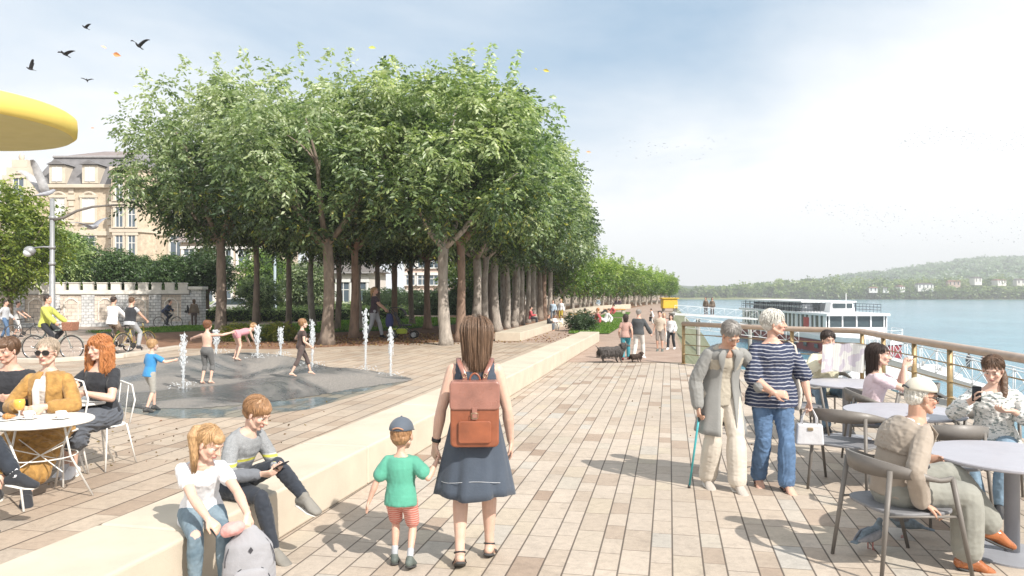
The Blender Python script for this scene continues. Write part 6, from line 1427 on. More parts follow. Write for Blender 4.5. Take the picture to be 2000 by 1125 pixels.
# ------------------------------------------------------------------ buildings
brick=stonemat('brick_yellow',(.60,.50,.37),(.55,.46,.34),(.52,.45,.36),.25,.08); lime=mat('limestone',(.56,.50,.41),.85,.12,.8,.2,3,world=True); slate=mat('slate',(.17,.165,.17),.75,.3,1.2,.5,6,world=True); slate2=mat('slate_brown',(.24,.20,.19),.8,.3,1.5,.5,6,world=True)
wfr=mat('window_white',(.68,.68,.66),.5,.05); glass=mat('window_glass',(.10,.13,.16),.08,.3,.3); shut=mat('shutter_pale',(.60,.61,.60),.6,.05)
def window(par,x,y,z,w,h,stone=lime,arch=False,blind=False,sill=True):
    f=MB(); f.box((x-w/2-.09,y-.06,z+h/2),(.18,.14,h+.1)); f.box((x+w/2+.09,y-.06,z+h/2),(.18,.14,h+.1)); f.box((x,y-.07,z+h+.13),(w+.5,.2,.26)); 
    if arch: f.tube([(x-w/2,y-.05,z+h+.2),(x-w/4,y-.05,z+h+.45),(x,y-.05,z+h+.52),(x+w/4,y-.05,z+h+.45),(x+w/2,y-.05,z+h+.2)],[.12]*5,6)
    o=f.build('window',stone,par); MB().box((x,y-.01,z+h/2),(w,.04,h)).build('pane',shut if blind else glass,o)
    g=MB(); g.box((x,y-.045,z+h/2),(.07,.03,h)); g.box((x,y-.046,z+h*.62),(w,.03,.07)); g.box((x-w/2+.04,y-.044,z+h/2),(.08,.03,h)); g.box((x+w/2-.04,y-.044,z+h/2),(.08,.03,h)); g.build('frame',wfr,o)
    if sill: MB().box((x,y-.12,z-.06),(w+.5,.3,.12)).build('sill',stone,o)
s75=75/F; CX=lambda px:(px-180)*s75; CZ=lambda py:HC-(py-HY)*s75
cb_=thing('chateau','yellow brick villa with a slate mansard roof behind the clipped trees','building',((180-1000)*s75,75,0))
MB().box(((CX(58)+CX(440))/2,6,CZ(366)/2),(CX(440)-CX(58),12,CZ(366))).build('wall',brick,cb_)
MB().box(((CX(58)+CX(440))/2,5.9,CZ(364)),(CX(440)-CX(58)+.6,12.6,.35)).build('cornice',lime,cb_,bevel=.05); MB().box(((CX(58)+CX(440))/2,-.06,CZ(456)),(CX(440)-CX(58)+.2,.25,.4)).build('string_course',lime,cb_)
x0,x1,z0,z1=CX(60),CX(438),CZ(362),CZ(300); mb=MB(); mb.add([(x0,0,z0),(x1,0,z0),(x1,12,z0),(x0,12,z0),(x0+1.2,2.0,z1),(x1-1.2,2.0,z1),(x1-1.2,10,z1),(x0+1.2,10,z1)],[(3,2,1,0),(0,1,5,4),(1,2,6,5),(2,3,7,6),(3,0,4,7)]); rf=mb.build('roof',slate,cb_)
mb=MB(); mb.add([(x0+1.1,1.9,z1),(x1-1.1,1.9,z1),(x1-1.1,10,z1),(x0+1.1,10,z1),(x0+4,6,z1+1.3),(x1-4,6,z1+1.3)],[(0,1,5,4),(1,2,5),(2,3,4,5),(3,0,4)]); mb.build('upper_roof',slate2,rf)
mb=MB(); mb.tube([(x0+1.1,1.85,z1),(x1-1.1,1.85,z1)],[.14]*2,8); mb.build('ridge_trim',mat('zinc',(.3,.29,.29),.5),rf)
for px in (114,178,330): 
    x=CX(px); z=CZ(360); d=MB(); d.box((x,.9,z+.95),(1.55,2.2,1.75)); o=d.build('dormer',lime,cb_); MB().box((x,-.24,z+.95),(1.0,.05,1.4)).build('pane',shut,o); MB().box((x,-.30,z+.95),(.06,.05,1.45)).build('frame',wfr,o)
    mb=MB(); a=.95; mb.add([(x-a,-.45,z+1.9),(x+a,-.45,z+1.9),(x+a,2.2,z+1.9),(x-a,2.2,z+1.9),(x,-.45,z+2.35),(x,2.2,z+2.35)],[(0,1,4),(1,2,5,4),(3,0,4,5),(0,3,2,1),(2,3,5)]); mb.build('dormer_roof',slate,o)
for px in (115,174,345): window(cb_,CX(px),-.0,CZ(434),1.3,2.4,arch=True,blind=True); window(cb_,CX(px),-.0,CZ(500),1.3,2.3,arch=True)
for px in (62,140,218,300,385): mb=MB(); [mb.box((CX(px),-.05,CZ(366)-.35-k*.62),(.75 if k%2 else .5,.16,.5)) for k in range(20)]; mb.build('quoin',lime,cb_)
bay=MB(); bx=CX(262); bay.prism([(bx-2.2,0.05),(bx-1.4,-1.6),(bx+1.4,-1.6),(bx+2.2,0.05)],0,CZ(335)); by=bay.build('bay',brick,cb_); 
for z in (CZ(338),CZ(405),CZ(456)): MB().prism([(bx-2.4,.1),(bx-1.5,-1.8),(bx+1.5,-1.8),(bx+2.4,.1)],z,z+.35).build('bay_band',lime,by)
MB().prism([(bx-2.2,.1),(bx-1.4,-1.6),(bx+1.4,-1.6),(bx+2.2,.1),(bx+2.2,3),(bx-2.2,3)],CZ(331),CZ(331)+.1).build('bay_top',slate,by)
mb=MB(); mb.add([(bx-2.3,0,CZ(331)),(bx-1.4,-1.7,CZ(331)),(bx+1.4,-1.7,CZ(331)),(bx+2.3,0,CZ(331)),(bx+2.3,3.5,CZ(331)),(bx-2.3,3.5,CZ(331)),(bx,1.5,CZ(285))],[(0,1,6),(1,2,6),(2,3,6),(3,4,6),(5,0,6)]); mb.build('bay_roof',slate,by)
for dx in (-.6,.6): window(by,bx+dx,-1.62,CZ(395),.75,2.2); window(by,bx+dx,-1.62,CZ(446),.75,1.9); window(by,bx+dx,-1.62,CZ(500),.75,1.9)
gx=CX(50); gb=MB(); gb.box((gx,3,CZ(366)/2),(3.4,8,CZ(366))); go=gb.build('side_wing',lime,cb_); 
for w_,za,zb in ((3.4,366,345),(2.5,345,330),(1.5,330,315)): MB().box((gx,-.6,(CZ(za)+CZ(zb))/2),(w_,.7,CZ(zb)-CZ(za)-.01)).build('gable_step',lime,go)
window(go,gx,-1.01,CZ(395),1.1,2.2,arch=True); mb=MB(); mb.ell((gx,-.6,CZ(313)+.2),(.25,.25,.4)); mb.build('finial',lime,go,smooth=True)
def house(label,px0,px1,yt,Y,floors,nwin,wallm,roofm,rh=2.4,dep=9,hip=True,winw=1.1,rz=0):
    s=Y/F; W=(px1-px0)*s; H=HC-(yt-HY)*s; r=thing('house',label,'building',(((px0+px1)/2-1000)*s,Y,0),rz)
    MB().box((0,dep/2,H/2),(W,dep,H)).build('wall',wallm,r); a=W/2+.5; q=dep*.45 if hip else -.0
    mb=MB(); mb.add([(-a,-.5,H),(a,-.5,H),(a,dep+.5,H),(-a,dep+.5,H),(-a+q,dep/2,H+rh),(a-q,dep/2,H+rh)],[(0,1,5,4),(2,3,4,5),(1,2,5),(3,0,4),(3,2,1,0)]); rf=mb.build('roof',roofm,r); MB().box((0,-.42,H-.08),(W+1,.12,.2)).build('gutter',mat('zinc',(.3,.29,.29),.5),rf)
    MB().box((W*.25,dep/2,H+rh*.8),(.7,.6,1.6)).build('chimney',brick,rf)
    for f in range(floors):
        for k in range(nwin): window(r,-W/2+W*(k+.5)/nwin,0,H*(f+.25)/floors*.98+.1,winw,min(1.7,H/floors*.55),stone=wfr)
    return r
cream=mat('render_cream',(.56,.47,.38),.9,.08,.6,.2,3,world=True); pale=mat('render_pale',(.66,.62,.57),.9,.06,.6,world=True)
house('beige rendered house seen between the first trunks of the grove',352,530,470,72,2,5,cream,slate2,3.0)
house('white house with a dark timber eave seen between the trunks left of the big one',556,720,530,66,1,5,pale,mat('roof_dark',(.13,.115,.11),.8,.2,.6),2.2)
house('pale pinkish house seen through the trunks right of the pushchair',790,905,497,92,3,5,mat('render_rose',(.60,.48,.42),.9,.08,.6),mat('roof_red',(.32,.16,.12),.85,.2,.6),2.5)
house('pale house glimpsed through the trunks above the backpack woman',915,1030,500,105,2,5,pale,slate,2.5)
# parked cars behind the hedge
def car(label,px,Y,rz,c):
    r=thing('parked_car',label,'car',((px-1000)*Y/F,Y,0),rz); pm=mat('car_paint_%d'%int(px),c,.25,.03,spec=.7)
    body=[(-2.1,.35),(-2.15,.7),(-2.0,.9),(-1.2,1.0),(-.6,1.42),(.9,1.45),(1.6,1.0),(2.1,.92),(2.15,.4),(1.7,.25),(-1.7,.25)]
    M=Matrix.Rotation(R(90),4,'X'); MB().prism(body,-.85,.85,M).build('body',pm,r,bevel=.07,bseg=3); MB().prism([(-1.05,1.0),(-.55,1.36),(.85,1.38),(1.4,1.0)],-.862,.862,M).build('side_window',mg,r)
    for x in (-1.3,1.3):
        for s in (-1,1): 
            mb=MB(); mb.tube([(x,s*.72,.32),(x,s*.90,.32)],[.32]*2,20); w_=mb.build('wheel',sole_d,r); mb=MB(); mb.tube([(x,s*.885,.32),(x,s*.915,.32)],[.19]*2,16); mb.build('rim',m_pole,w_)
    for s in (-1,1): MB().box((-2.12,s*.6,.68),(.08,.3,.14)).build('headlight',m_lens,r)
car('silver car parked behind the hedge right of the battlement wall',452,53,10,(.42,.43,.44))

# ------------------------------------------------------------------ bicycles
tyre=mat('tyre_black',(.03,.03,.03),.8); chrome=mat('chrome',(.6,.6,.6),.2,.05,metal=.9)
def bicycle(label,loc,rz,fr,basket=False,steer=0,sc=1.0):
    r=thing('bicycle',label,'bicycle',loc,rz,None,sc); fm=mat('frame_'+fr[0],fr[1],.35)
    for y in (-.53,.53):
        w_=MB(); w_.tube([(0,y+.335*math.cos(a),.35+.335*math.sin(a)) for a in [2*math.pi*i/28 for i in range(29)]],[.017]*29,8); wo_=w_.build('wheel',tyre,r,smooth=True)
        mb=MB(); mb.tube([(0,y+.312*math.cos(a),.35+.312*math.sin(a)) for a in [2*math.pi*i/24 for i in range(25)]],[.009]*25,6)
        for i in range(14): a=2*math.pi*i/14; mb.tube([(0.02*(-1)**i,y,.35),(0,y+.31*math.cos(a),.35+.31*math.sin(a))],[.0022]*2,4)
        mb.tube([(-.04,y,.35),(.04,y,.35)],[.022]*2,8); mb.build('rim',chrome,wo_,smooth=True)
        mb=MB(); mb.tube([(0,y+.375*math.cos(a),.35+.375*math.sin(a)) for a in [R(20+150*i/12) for i in range(13)]],[(.022,.004)]*13,6,lat=(1,0,0)); mb.build('mudguard',fm,wo_,smooth=True)
    mb=MB(); bb=(0,-.08,.29); st_=(0,-.22,.80); hd=(0,.34,.86); h2=(0,.38,.72)
    for a,b_,q in ((bb,st_,.017),(bb,h2,.018),(st_,hd,.016),(bb,(0,-.53,.35),.011),((0,-.21,.76),(0,-.53,.35),.010),(h2,(0,.53,.35),.013),(h2,(0,.325,.98),.016)): mb.tube([a,b_],[q]*2,8)
    mb.build('frame',fm,r,smooth=True)
    mb=MB(); mb.tube([(-.27,.16,1.02),(-.22,.27,1.03),(0,.33,1.0),(.22,.27,1.03),(.27,.16,1.02)],[.012]*5,8); mb.build('handlebar',tyre,r,smooth=True)
    mb=MB(); mb.tube([(0,-.12,.925),(0,-.22,.93),(0,-.34,.935)],[(.03,.02),(.06,.025),(.085,.03)],10,lat=(1,0,0),rnd=True); mb.tube([(0,-.23,.92),(0,-.22,.8)],[.013]*2,8); mb.build('saddle',tyre,r,smooth=True)
    mb=MB(); mb.tube([(-.02,-.08,.29),(.02,-.08,.29)],[.09]*2,16); mb.tube([(.06,-.08,.29),(.06,.03,.19)],[.009]*2,6); mb.tube([(-.06,-.08,.29),(-.06,-.19,.39)],[.009]*2,6); mb.box((.11,.03,.19),(.1,.06,.02)); mb.box((-.11,-.19,.39),(.1,.06,.02)); mb.build('pedal_crank',tyre,r)
    if basket: MB().box((0,.50,.95),(.36,.26,.24),taper=1.15).build('basket',mat('wicker',(.30,.14,.09),.9,.4,30,.9,60),r,bevel=.02)
    return r
def rider(label,loc,rz,top,legs,hairm,H=1.75,sc=1.0,vox=.012,female=False,extra=None,lean=22,skin=SK,sleeve=1.85):
    h=Human(label,loc,rz,H,pel=(0,-.22,1.02),lean=lean,head=(-4 if lean>10 else 4,0,0),feet={1:(.12,.0,.27),-1:(-.12,-.16,.47)},knees={1:(.2,1,.2),-1:(-.2,1,.2)},hands={1:(.25,.22,1.07),-1:(-.25,.22,1.07)},elbows={1:(.8,-.6,-.7),-1:(-.8,-.6,-.7)},female=female,skin=skin,vox=vox,curl=75,scale=sc,toes={1:(.05,1,-.1),-1:(-.05,1,-.2)}).body()
    h.top('top',top,sleeve,inf=.022,hem=-.09,neck=.48); h.trousers('trousers',legs,1.88,inf=.014); h.hair('short' if not female else 'long',hairm,n=50,L=.08); h.shoes('shoe',black_cl); return h
Lb=G(103,703); bicycle('upright green grey bicycle with a wicker basket under the rider in the yellow jacket',Lb,-90,('greygreen',(.25,.30,.28)),True,sc=.98)
rider('cyclist in a yellow green jacket and black trousers riding to the right before the wall',Lb,-90,cloth('jacket_lime',(.48,.50,.10)),black_cl,h_dk,1.75,.98,lean=8)
Lb=G(229,689); bicycle('dark bicycle ridden by the man in the white shirt',Lb,-14,('black',(.05,.05,.05)),sc=.95); rider('cyclist in a white shirt and beige trousers riding away',Lb,-14,white_cl,cloth('chino',(.36,.28,.22)),h_dk,1.75,.95,lean=6)
Lb=G(264,692); bicycle('mustard coloured bicycle ridden by the person in the black waistcoat',Lb,-16,('mustard',(.36,.28,.08)),sc=.95)
h=rider('cyclist in a black waistcoat with bare arms riding away beside the white shirted one',Lb,-16,cloth('shirt_pale_grey',(.45,.47,.5)),cloth('shorts_grey',(.35,.36,.38)),h_br,1.72,.95,lean=8,sleeve=.3); h.top('waistcoat',black_cl,0,hem=.02,inf=.034)
Lb=G(328,641); bicycle('grey bicycle of the bent cyclist in dark blue before the wall end',Lb,-90,('grey',(.4,.4,.4)),sc=.86); rider('cyclist in dark blue bent low over the handlebar before the right end of the wall',Lb,-90,cloth('jacket_navy',(.035,.045,.09)),cloth('navy_legs',(.03,.035,.06)),h_dk,1.75,.86,lean=42)
Lb=G(50,663); bicycle('black bicycle pushed by the man in the grey vest',Lb,-80,('black',(.05,.05,.05)),sc=.85)
Lb=G(478,619); bicycle('bicycle of the pale clad rider behind the hedge',Lb,75,('grey',(.4,.4,.4)),sc=.9); rider('cyclist in a pale shirt behind the leftmost trunks of the grove',Lb,75,cloth('shirt_pale_grey',(.45,.47,.5)),denim_l,h_dk,1.75,.9,.02)
Lb=G(573,617); bicycle('bicycle of the rider leaning behind the hedge in front of the white house',Lb,-80,('black',(.05,.05,.05)),sc=.9); rider('cyclist in white leaning forward before the white house',Lb,-80,white_cl,denim_l,h_br,1.75,.9,.02,lean=35)

# ------------------------------------------------------------------ people in the middle distance
def quick(label,px,py,top,hd,up,low,hairm,pose='stand',female=False,child=False,vox=.016,sleeve=1.85,lowlen=1.9,skin=SK,hstyle=None,lean=3,z=0,hands=None,feet=None,name='person',shoe=None,Hs=1.7,Y=None,fat=1.0,group=None,head=(4,0,0),hs=1.0,bare_top=False):
    p=G(px,py,z) if Y is None else V(((px-1000)*Y/F,Y,z)); hpx=(py-top)*p.y/F
    if pose=='stand': k=hpx/1.0/ (1.715/1.7)
    elif pose=='sit': k=hpx/1.33*1.7
    else: k=hpx
    H=k; q=H/1.7
    if pose in('stand','walk'):
        st=.0 if pose=='stand' else .2
        f=feet or {1:(.10*q,st*q,.085*q),-1:(-.10*q,-st*q,.10*q)}; pel=(0,0,(.925-(.02 if st else 0))*q)
        if pose=='stand' and H>0: pass
        hh=hands or ({1:(.24*q,-.12*q,.86*q),-1:(-.24*q,.20*q,.90*q)} if st else {1:(.26*q,.03*q,.80*q),-1:(-.24*q,.06*q,.82*q)}); kn={}
    elif pose=='sit': f=feet or {1:(.12*q,.42*q,.09*q),-1:(-.1*q,.45*q,.09*q)}; pel=(0,0,.54*q); hh=hands or {1:(.1*q,.35*q,.72*q),-1:(-.1*q,.35*q,.72*q)}; kn={1:(.1,.3,1),-1:(-.1,.3,1)}
    elif pose=='ground': q=1; H=1.7; f=feet or {1:(.15,.65,.09),-1:(-.12,.75,.09)}; pel=(0,0,.14); hh=hands or {1:(.3,-.25,.08),-1:(-.3,-.25,.08)}; kn={1:(.1,.3,1),-1:(-.1,.3,1)}
    h=Human(label,p,hd,H,pel=pel,lean=lean,head=head,feet=f,hands=hh,knees=kn,female=female,child=child,skin=skin,vox=vox*max(.6,q),curl=35,face=True,fat=fat,group=group,hs=hs,name=name).body()
    if up is not None: h.top('top',up,sleeve,inf=.02*q,hem=-.08,neck=.48)
    if low is not None: h.trousers('trousers',low,lowlen,inf=.016*q)
    if hairm is not None: h.hair(hstyle or('long' if female else 'short'),hairm,n=70 if vox<.015 else 30,L=.10,vol=1.04)
    if shoe is not None: h.shoes('shoe',shoe)
    return h
# children at the fountain
def kid(label,px,py,top,Y,hd,up,low,hm,**k):
    x=(px-1000)*Y/F; return quick(label,px,py,top,hd,up,low,hm,Y=Y,z=mound(x,Y)+.004,child=True,vox=.010,hs=1.22,skin=SKP,**k)
kid('toddler in a bright blue t-shirt and grey shorts running towards the fountain',292,806,668,12.1,-32,cloth('tshirt_blue',(.04,.24,.52)),cloth('shorts_stone',(.32,.31,.28)),h_bl,sleeve=.6,lowlen=1.0,lean=8,feet={1:(.08,-.10,.07),-1:(-.06,.12,.07)},hands={1:(.22,.28,.80),-1:(-.22,.10,.55)},shoe=sole_d)
kid('shirtless boy in long wet grey shorts with spread arms on the mound',404,745,624,15.4,-12,None,cloth('shorts_wet',(.13,.13,.13)),hairmat('hair_auburn',(.22,.10,.05)),lowlen=1.25,hands={1:(.42,.18,1.02),-1:(-.52,.20,.88)},feet={1:(.07,.02,.07),-1:(-.08,-.04,.07)})
hk=kid('small child in a pink swimsuit bending down to the water',462,716,620,17.6,-40,cloth('swim_pink',(.55,.25,.28)),cloth('swim_pink',(.55,.25,.28)),h_bl,sleeve=.0,lowlen=.2,lean=80,hands={1:(.08,.48,.30),-1:(-.12,.45,.25)},feet={1:(.1,-.05,.07),-1:(-.12,.02,.07)},head=(60,0,0))
kid('child in a dark top and dark leggings running across the mound',588,738,628,15.6,-58,cloth('top_dark_brown',(.06,.035,.03)),cloth('legs_brown',(.09,.065,.06)),h_sd,sleeve=.3,lowlen=1.35,lean=5,feet={1:(.07,-.22,.08),-1:(-.07,.22,.08)},hands={1:(.15,.15,.62),-1:(-.2,.12,.75)})
# street and grove
quick('man in a grey vest pushing the black bicycle along the wall',34,658,588,-85,cloth('vest_grey',(.42,.42,.42)),cloth('shorts_pale',(.5,.5,.5)),h_dk,'walk',hands={1:(.2,.42,.82),-1:(-.2,.4,.82)},sleeve=.3,lowlen=1.2,shoe=black_cl)
quick('man in a pale shirt and blue jeans striding along the wall at the left edge',10,661,586,-88,cloth('shirt_pale_grey',(.45,.47,.5)),denim,h_dk,'walk',shoe=black_cl)
quick('man in a dark suit standing at the right end of the battlement wall',362,636,585,-20,black_cl,cloth('trousers_grey',(.12,.12,.13)),h_gr,shoe=black_cl)
quick('person in a brown coat right of the man in the dark suit',379,637,584,30,cloth('coat_brown',(.16,.12,.09)),cloth('legs_brown',(.09,.065,.06)),h_br,female=True,shoe=black_cl)
h=quick('woman in a dark top and light grey trousers pushing the pushchair under the trees',730,660,560,-90,cloth('top_plum',(.055,.035,.05)),cloth('trousers_light_grey',(.40,.42,.46)),h_bl,'walk',vox=.013,female=True,sleeve=.5,hstyle='pony',hands={1:(.15,.52,1.12),-1:(-.15,.52,1.12)},feet={1:(.1,-.30,.12),-1:(-.1,.33,.09)},shoe=black_cl,fat=.95)
# pushchair
pc_=thing('pushchair','black pushchair with a blue bag and a lime green basket under the trees','pushchair',G(786,661),-90,None,1.25); bk=mat('frame_black',(.04,.04,.045),.4)
for x,y,q in ((-.25,-.3,.14),(.25,-.3,.14),(-.2,.38,.11),(.2,.38,.11)):
    mb=MB(); mb.tube([(x,y+q*math.cos(a),q+.015+q*math.sin(a)) for a in [2*math.pi*i/18 for i in range(19)]],[.018]*19,6); w_=mb.build('wheel',tyre,pc_,smooth=True); mb=MB(); mb.tube([(x-.02,y,q+.015),(x+.02,y,q+.015)],[q*.7]*2,14); mb.build('rim',m_pole,w_)
mb=MB()
for s in (-1,1): mb.tube([(s*.2,.38,.13),(s*.24,0,.45),(s*.24,-.35,.92),(s*.22,-.5,1.08)],[.014]*4,8); mb.tube([(s*.25,-.3,.16),(s*.24,.05,.5)],[.013]*2,8)
mb.tube([(-.22,-.5,1.08),(.22,-.5,1.08)],[.018]*2,8); mb.tube([(-.24,.3,.62),(.24,.3,.62)],[.014]*2,8); mb.build('frame',bk,pc_,smooth=True)
mb=MB(); mb.add([(-.2,.28,.42),(.2,.28,.42),(.2,-.08,.40),(-.2,-.08,.40),(-.2,-.26,.84),(.2,-.26,.84)],[(0,1,2,3),(3,2,5,4)]); so_=mb.build('seat',cloth('seat_black',(.04,.04,.05)),pc_); q_=so_.modifiers.new('Solidify','SOLIDIFY'); q_.thickness=.04
mb=MB(); 
for i in range(9):
    a=R(10+110*i/8); 
    for x in (-.24,.24): mb.v.append((x,-.22+.34*math.cos(a),.70+.30*math.sin(a)))
for i in range(8): mb.f.append((2*i,2*i+1,2*i+3,2*i+2)); mb.c.append(None); mb.m.append(0)
o=mb.build('hood',_mc['seat_black'],pc_,smooth=True); q_=o.modifiers.new('Solidify','SOLIDIFY'); q_.thickness=.015
mb=MB(); mb.box((0,-.12,.24),(.36,.5,.18),taper=1.1); mb.build('basket',cloth('basket_lime',(.38,.46,.05)),pc_,bevel=.03)
bb_=thing('bag','dark blue bag hanging from the handle of the pushchair','bag',V(pc_.location)+V((-.52,0,.55)),-90); mb=MB(); mb.tube([(0,0,.0),(0,0,.15),(0,0,.38)],[(.20,.12),(.22,.14),(.18,.09)],16,rnd=True); remeshed(mb,'bag_body',cloth('bag_navy',(.04,.05,.16)),bb_,.014,2,.006,8)
mb=MB(); mb.tube([(-.12,0,.42),(-.05,0,.62),(.05,0,.62),(.12,0,.42)],[.012]*4,6); mb.build('strap',black_cl,bb_,smooth=True)
# promenade walkers
quick('slim woman in teal trousers and a pinkish top beside the man in the dark coat',1222,703,613,-8,cloth('top_rose',(.42,.26,.22)),cloth('trousers_teal',(.05,.26,.32)),h_dk,'walk',female=True,vox=.013,sleeve=.4,shoe=cloth('shoe_maroon',(.2,.04,.04)))
h=quick('man in a dark grey coat and white trousers walking on the promenade with a dog',1247,700,604,-30,cloth('coat_dark',(.06,.065,.07)),cloth('trousers_white',(.6,.58,.55)),h_gr,'walk',vox=.013,fat=1.1,hands={1:(.34,.22,.62),-1:(-.2,.0,.66)},shoe=white_cl)
quick('bearded man in a beige shirt and grey shorts on the right side of the promenade',1289,686,607,160,cloth('shirt_sand',(.48,.40,.32)),cloth('shorts_taupe',(.22,.19,.17)),h_dk,'stand',vox=.013,sleeve=.6,lowlen=1.0,shoe=_mc['shoe_grey'])
quick('dark haired woman in a white top and black trousers at the railing end',1311,682,614,150,white_cl,black_cl,h_dk,'walk',female=True,vox=.013,shoe=white_cl)
quick('person in a pinkish top right behind the bearded man',1297,672,612,170,cloth('top_rose',(.42,.26,.22)),cloth('trousers_white',(.6,.58,.55)),h_bl,female=True,vox=.016)
quick('person in white bending beside a dark clad one far along the promenade',1275,634,602,90,white_cl,cloth('trousers_white',(.6,.58,.55)),h_dk,lean=20)
quick('dark clad person sitting on the far promenade',1270,634,614,-60,black_cl,black_cl,h_dk,'sit')
quick('person in a red top seated by the trunks with a dark pushchair',1036,636,598,-95,cloth('top_red',(.45,.08,.09)),black_cl,h_dk,'sit',z=0.0)
quick('dark dressed person leaning on the near low bench',1071,646,614,-110,black_cl,cloth('legs_slate',(.10,.12,.15)),h_br,'sit')
quick('person in a white shirt on the low bench beside the dark dressed one',1083,645,615,-150,white_cl,cloth('trousers_white',(.6,.58,.55)),h_br,'sit')
quick('person in white at the far end of the low bench',1097,641,616,120,white_cl,cloth('top_cream',(.6,.55,.4)),h_dk,'sit',female=True)
quick('person in a light blue shirt standing among the trunks above the low bench',1080,628,586,170,cloth('shirt_light_blue',(.40,.50,.60)),cloth('legs_slate',(.10,.12,.15)),h_br,'walk')
quick('person with a white top and yellow skirt standing among the trunks',1096,628,584,150,white_cl,cloth('skirt_yellow',(.5,.38,.06)),h_bl,female=True)
quick('person in light blue far away under the avenue trees',1169,606,581,180,cloth('shirt_light_blue',(.40,.50,.60)),white_cl,h_dk,vox=.025)
quick('left one of two people in dark purple under the distant avenue',1203,604,583,180,cloth('top_plum',(.055,.035,.05)),black_cl,h_dk,vox=.025); quick('right one of two people in dark purple under the distant avenue',1210,604,583,180,cloth('top_plum',(.055,.035,.05)),black_cl,h_dk,vox=.025)
quick('person lounging on the left of the near lawn in dark clothes',1150,630,0,-60,black_cl,cloth('legs_slate',(.10,.12,.15)),h_dk,'ground',lean=-30,z=.035); quick('red haired person sitting in the middle of the near lawn',1163,632,0,80,cloth('top_red',(.45,.08,.09)),white_cl,h_gi,'ground',lean=-15,z=.035); quick('person in white reclining on the right of the near lawn',1181,631,0,100,white_cl,cloth('trousers_white',(.6,.58,.55)),h_br,'ground',lean=-28,z=.035)
quick('person in red lying on the farther lawn',1191,614,0,90,cloth('top_red',(.45,.08,.09)),black_cl,h_dk,'ground',lean=-35,z=.035,vox=.025)
q1=P(1892,713,70); quick('dark clad person standing at the left on the pontoon',1892,715,680,10,black_cl,black_cl,h_dk,Y=67,z=WZ+.56,vox=.025,female=True); quick('person in grey and rose standing at the right on the pontoon',1921,716,683,-20,cloth('top_plum',(.055,.035,.05)),cloth('trousers_grey',(.12,.12,.13)),h_dk,Y=66,z=WZ+.56,vox=.025)
for i,(px,Y,hd,lb) in enumerate([(1379,55.2,150,'taller dark clad person on the footbridge, bending over'),(1391,55.4,170,'dark haired person in brown on the footbridge beside the bending one')]):
    z=(a:=P(1318,612,52)).lerp(P(1480,622,58),(px-1318)/162).z; h=quick(lb,px,625,590,hd,cloth('coat_brown',(.16,.12,.09)),cloth('legs_brown',(.09,.065,.06)),h_dk,Y=Y,z=z+.01,vox=.02,female=True,lean=16 if i==0 else 2)

# ------------------------------------------------------------------ animals
def quadruped(label,loc,rz,L,col,shag=True,pose='stand',sc=1.0,leash=None):
    r=thing('dog',label,'dog',loc,rz); k=L; mb=MB(); lo=-.12*k if pose=='low' else 0
    mb.tube([(0,-.42*k,.46*k+lo),(0,-.25*k,.47*k+lo),(0,.02*k,.44*k+lo),(0,.24*k,.45*k+lo),(0,.36*k,.50*k+lo)],[(.11*k,.12*k),(.14*k,.15*k),(.14*k,.15*k),(.16*k,.19*k),(.11*k,.13*k)],16,lat=(1,0,0),rnd=True)
    hz=.66*k+lo if pose!='low' else .34*k; hy=.56*k
    mb.tube([(0,.32*k,.5*k+lo),(0,.46*k,(hz+.5*k+lo)/2+.02*k),(0,hy-.02*k,hz)],[.09*k,.075*k,.07*k],12,rnd=True); mb.ell((0,hy,hz),(.075*k,.09*k,.075*k)); mb.tube([(0,hy+.04*k,hz-.015*k),(0,hy+.17*k,hz-.045*k)],[.05*k,.032*k],10,rnd=True)
    for s in (-1,1): mb.tube([(s*.06*k,hy-.02*k,hz+.05*k),(s*.095*k,hy-.01*k,hz-.05*k)],[(.03*k,.012*k),(.022*k,.01*k)],8,rnd=True)
    for s in (-1,1):
        y=.27*k+(.05*k*s); mb.tube([(s*.08*k,y,.42*k+lo),(s*.085*k,y-.05*k,.24*k+lo*.6),(s*.085*k,y,.05*k),(s*.085*k,y+.05*k,.02*k)],[.06*k,.04*k,.03*k,.03*k],10,rnd=True)
        y=-.34*k-.05*k*s; mb.tube([(s*.08*k,y,.42*k+lo),(s*.09*k,y+.09*k,.26*k+lo*.6),(s*.09*k,y-.07*k,.16*k+lo*.3),(s*.09*k,y-.03*k,.03*k),(s*.09*k,y+.04*k,.02*k)],[.09*k,.065*k,.04*k,.03*k,.03*k],10,rnd=True)
    mb.tube([(0,-.46*k,.5*k+lo),(0,-.6*k,.56*k+lo),(0,-.7*k,.66*k+lo)],[.035*k,.03*k,.012*k],8,rnd=True)
    fm=mat('fur_%s'%label[:6],col,.95,.5,14,.9,40,.02); remeshed(mb,'body',fm,r,.018*k,1,.012*k if shag else .003,22)
    if shag:
        rnd=random.Random(4); tm=MB()
        for i in range(1100):
            y=rnd.uniform(-.5,.55)*k; a=rnd.uniform(-.6,math.pi+.6); rr_=.15*k; z0=.45*k+lo
            if y>.4*k: z0=hz; rr_=.09*k
            p=V((math.cos(a)*rr_,y,z0+math.sin(a)*rr_)); d=V((math.cos(a)*.6,-.5,-.8)); tm.tube([p,p+d*.09*k+V((rnd.uniform(-.04,.04),rnd.uniform(-.05,.05),rnd.uniform(-.02,.04)))*k,p+(d+V((0,0,-.5)))*.17*k],[.014*k,.011*k,.003*k],4)
        tm.build('fur_tufts',fm,r,smooth=True)
    return r
dg=quadruped('shaggy dark grey dog sniffing the ground at the end of the long bench',G(1196,708),-72,.70,(.085,.075,.07),True,'stand'); quadruped('small dark brown dog in front of the man in the dark coat',G(1243,707),-60,.36,(.06,.04,.03),True)
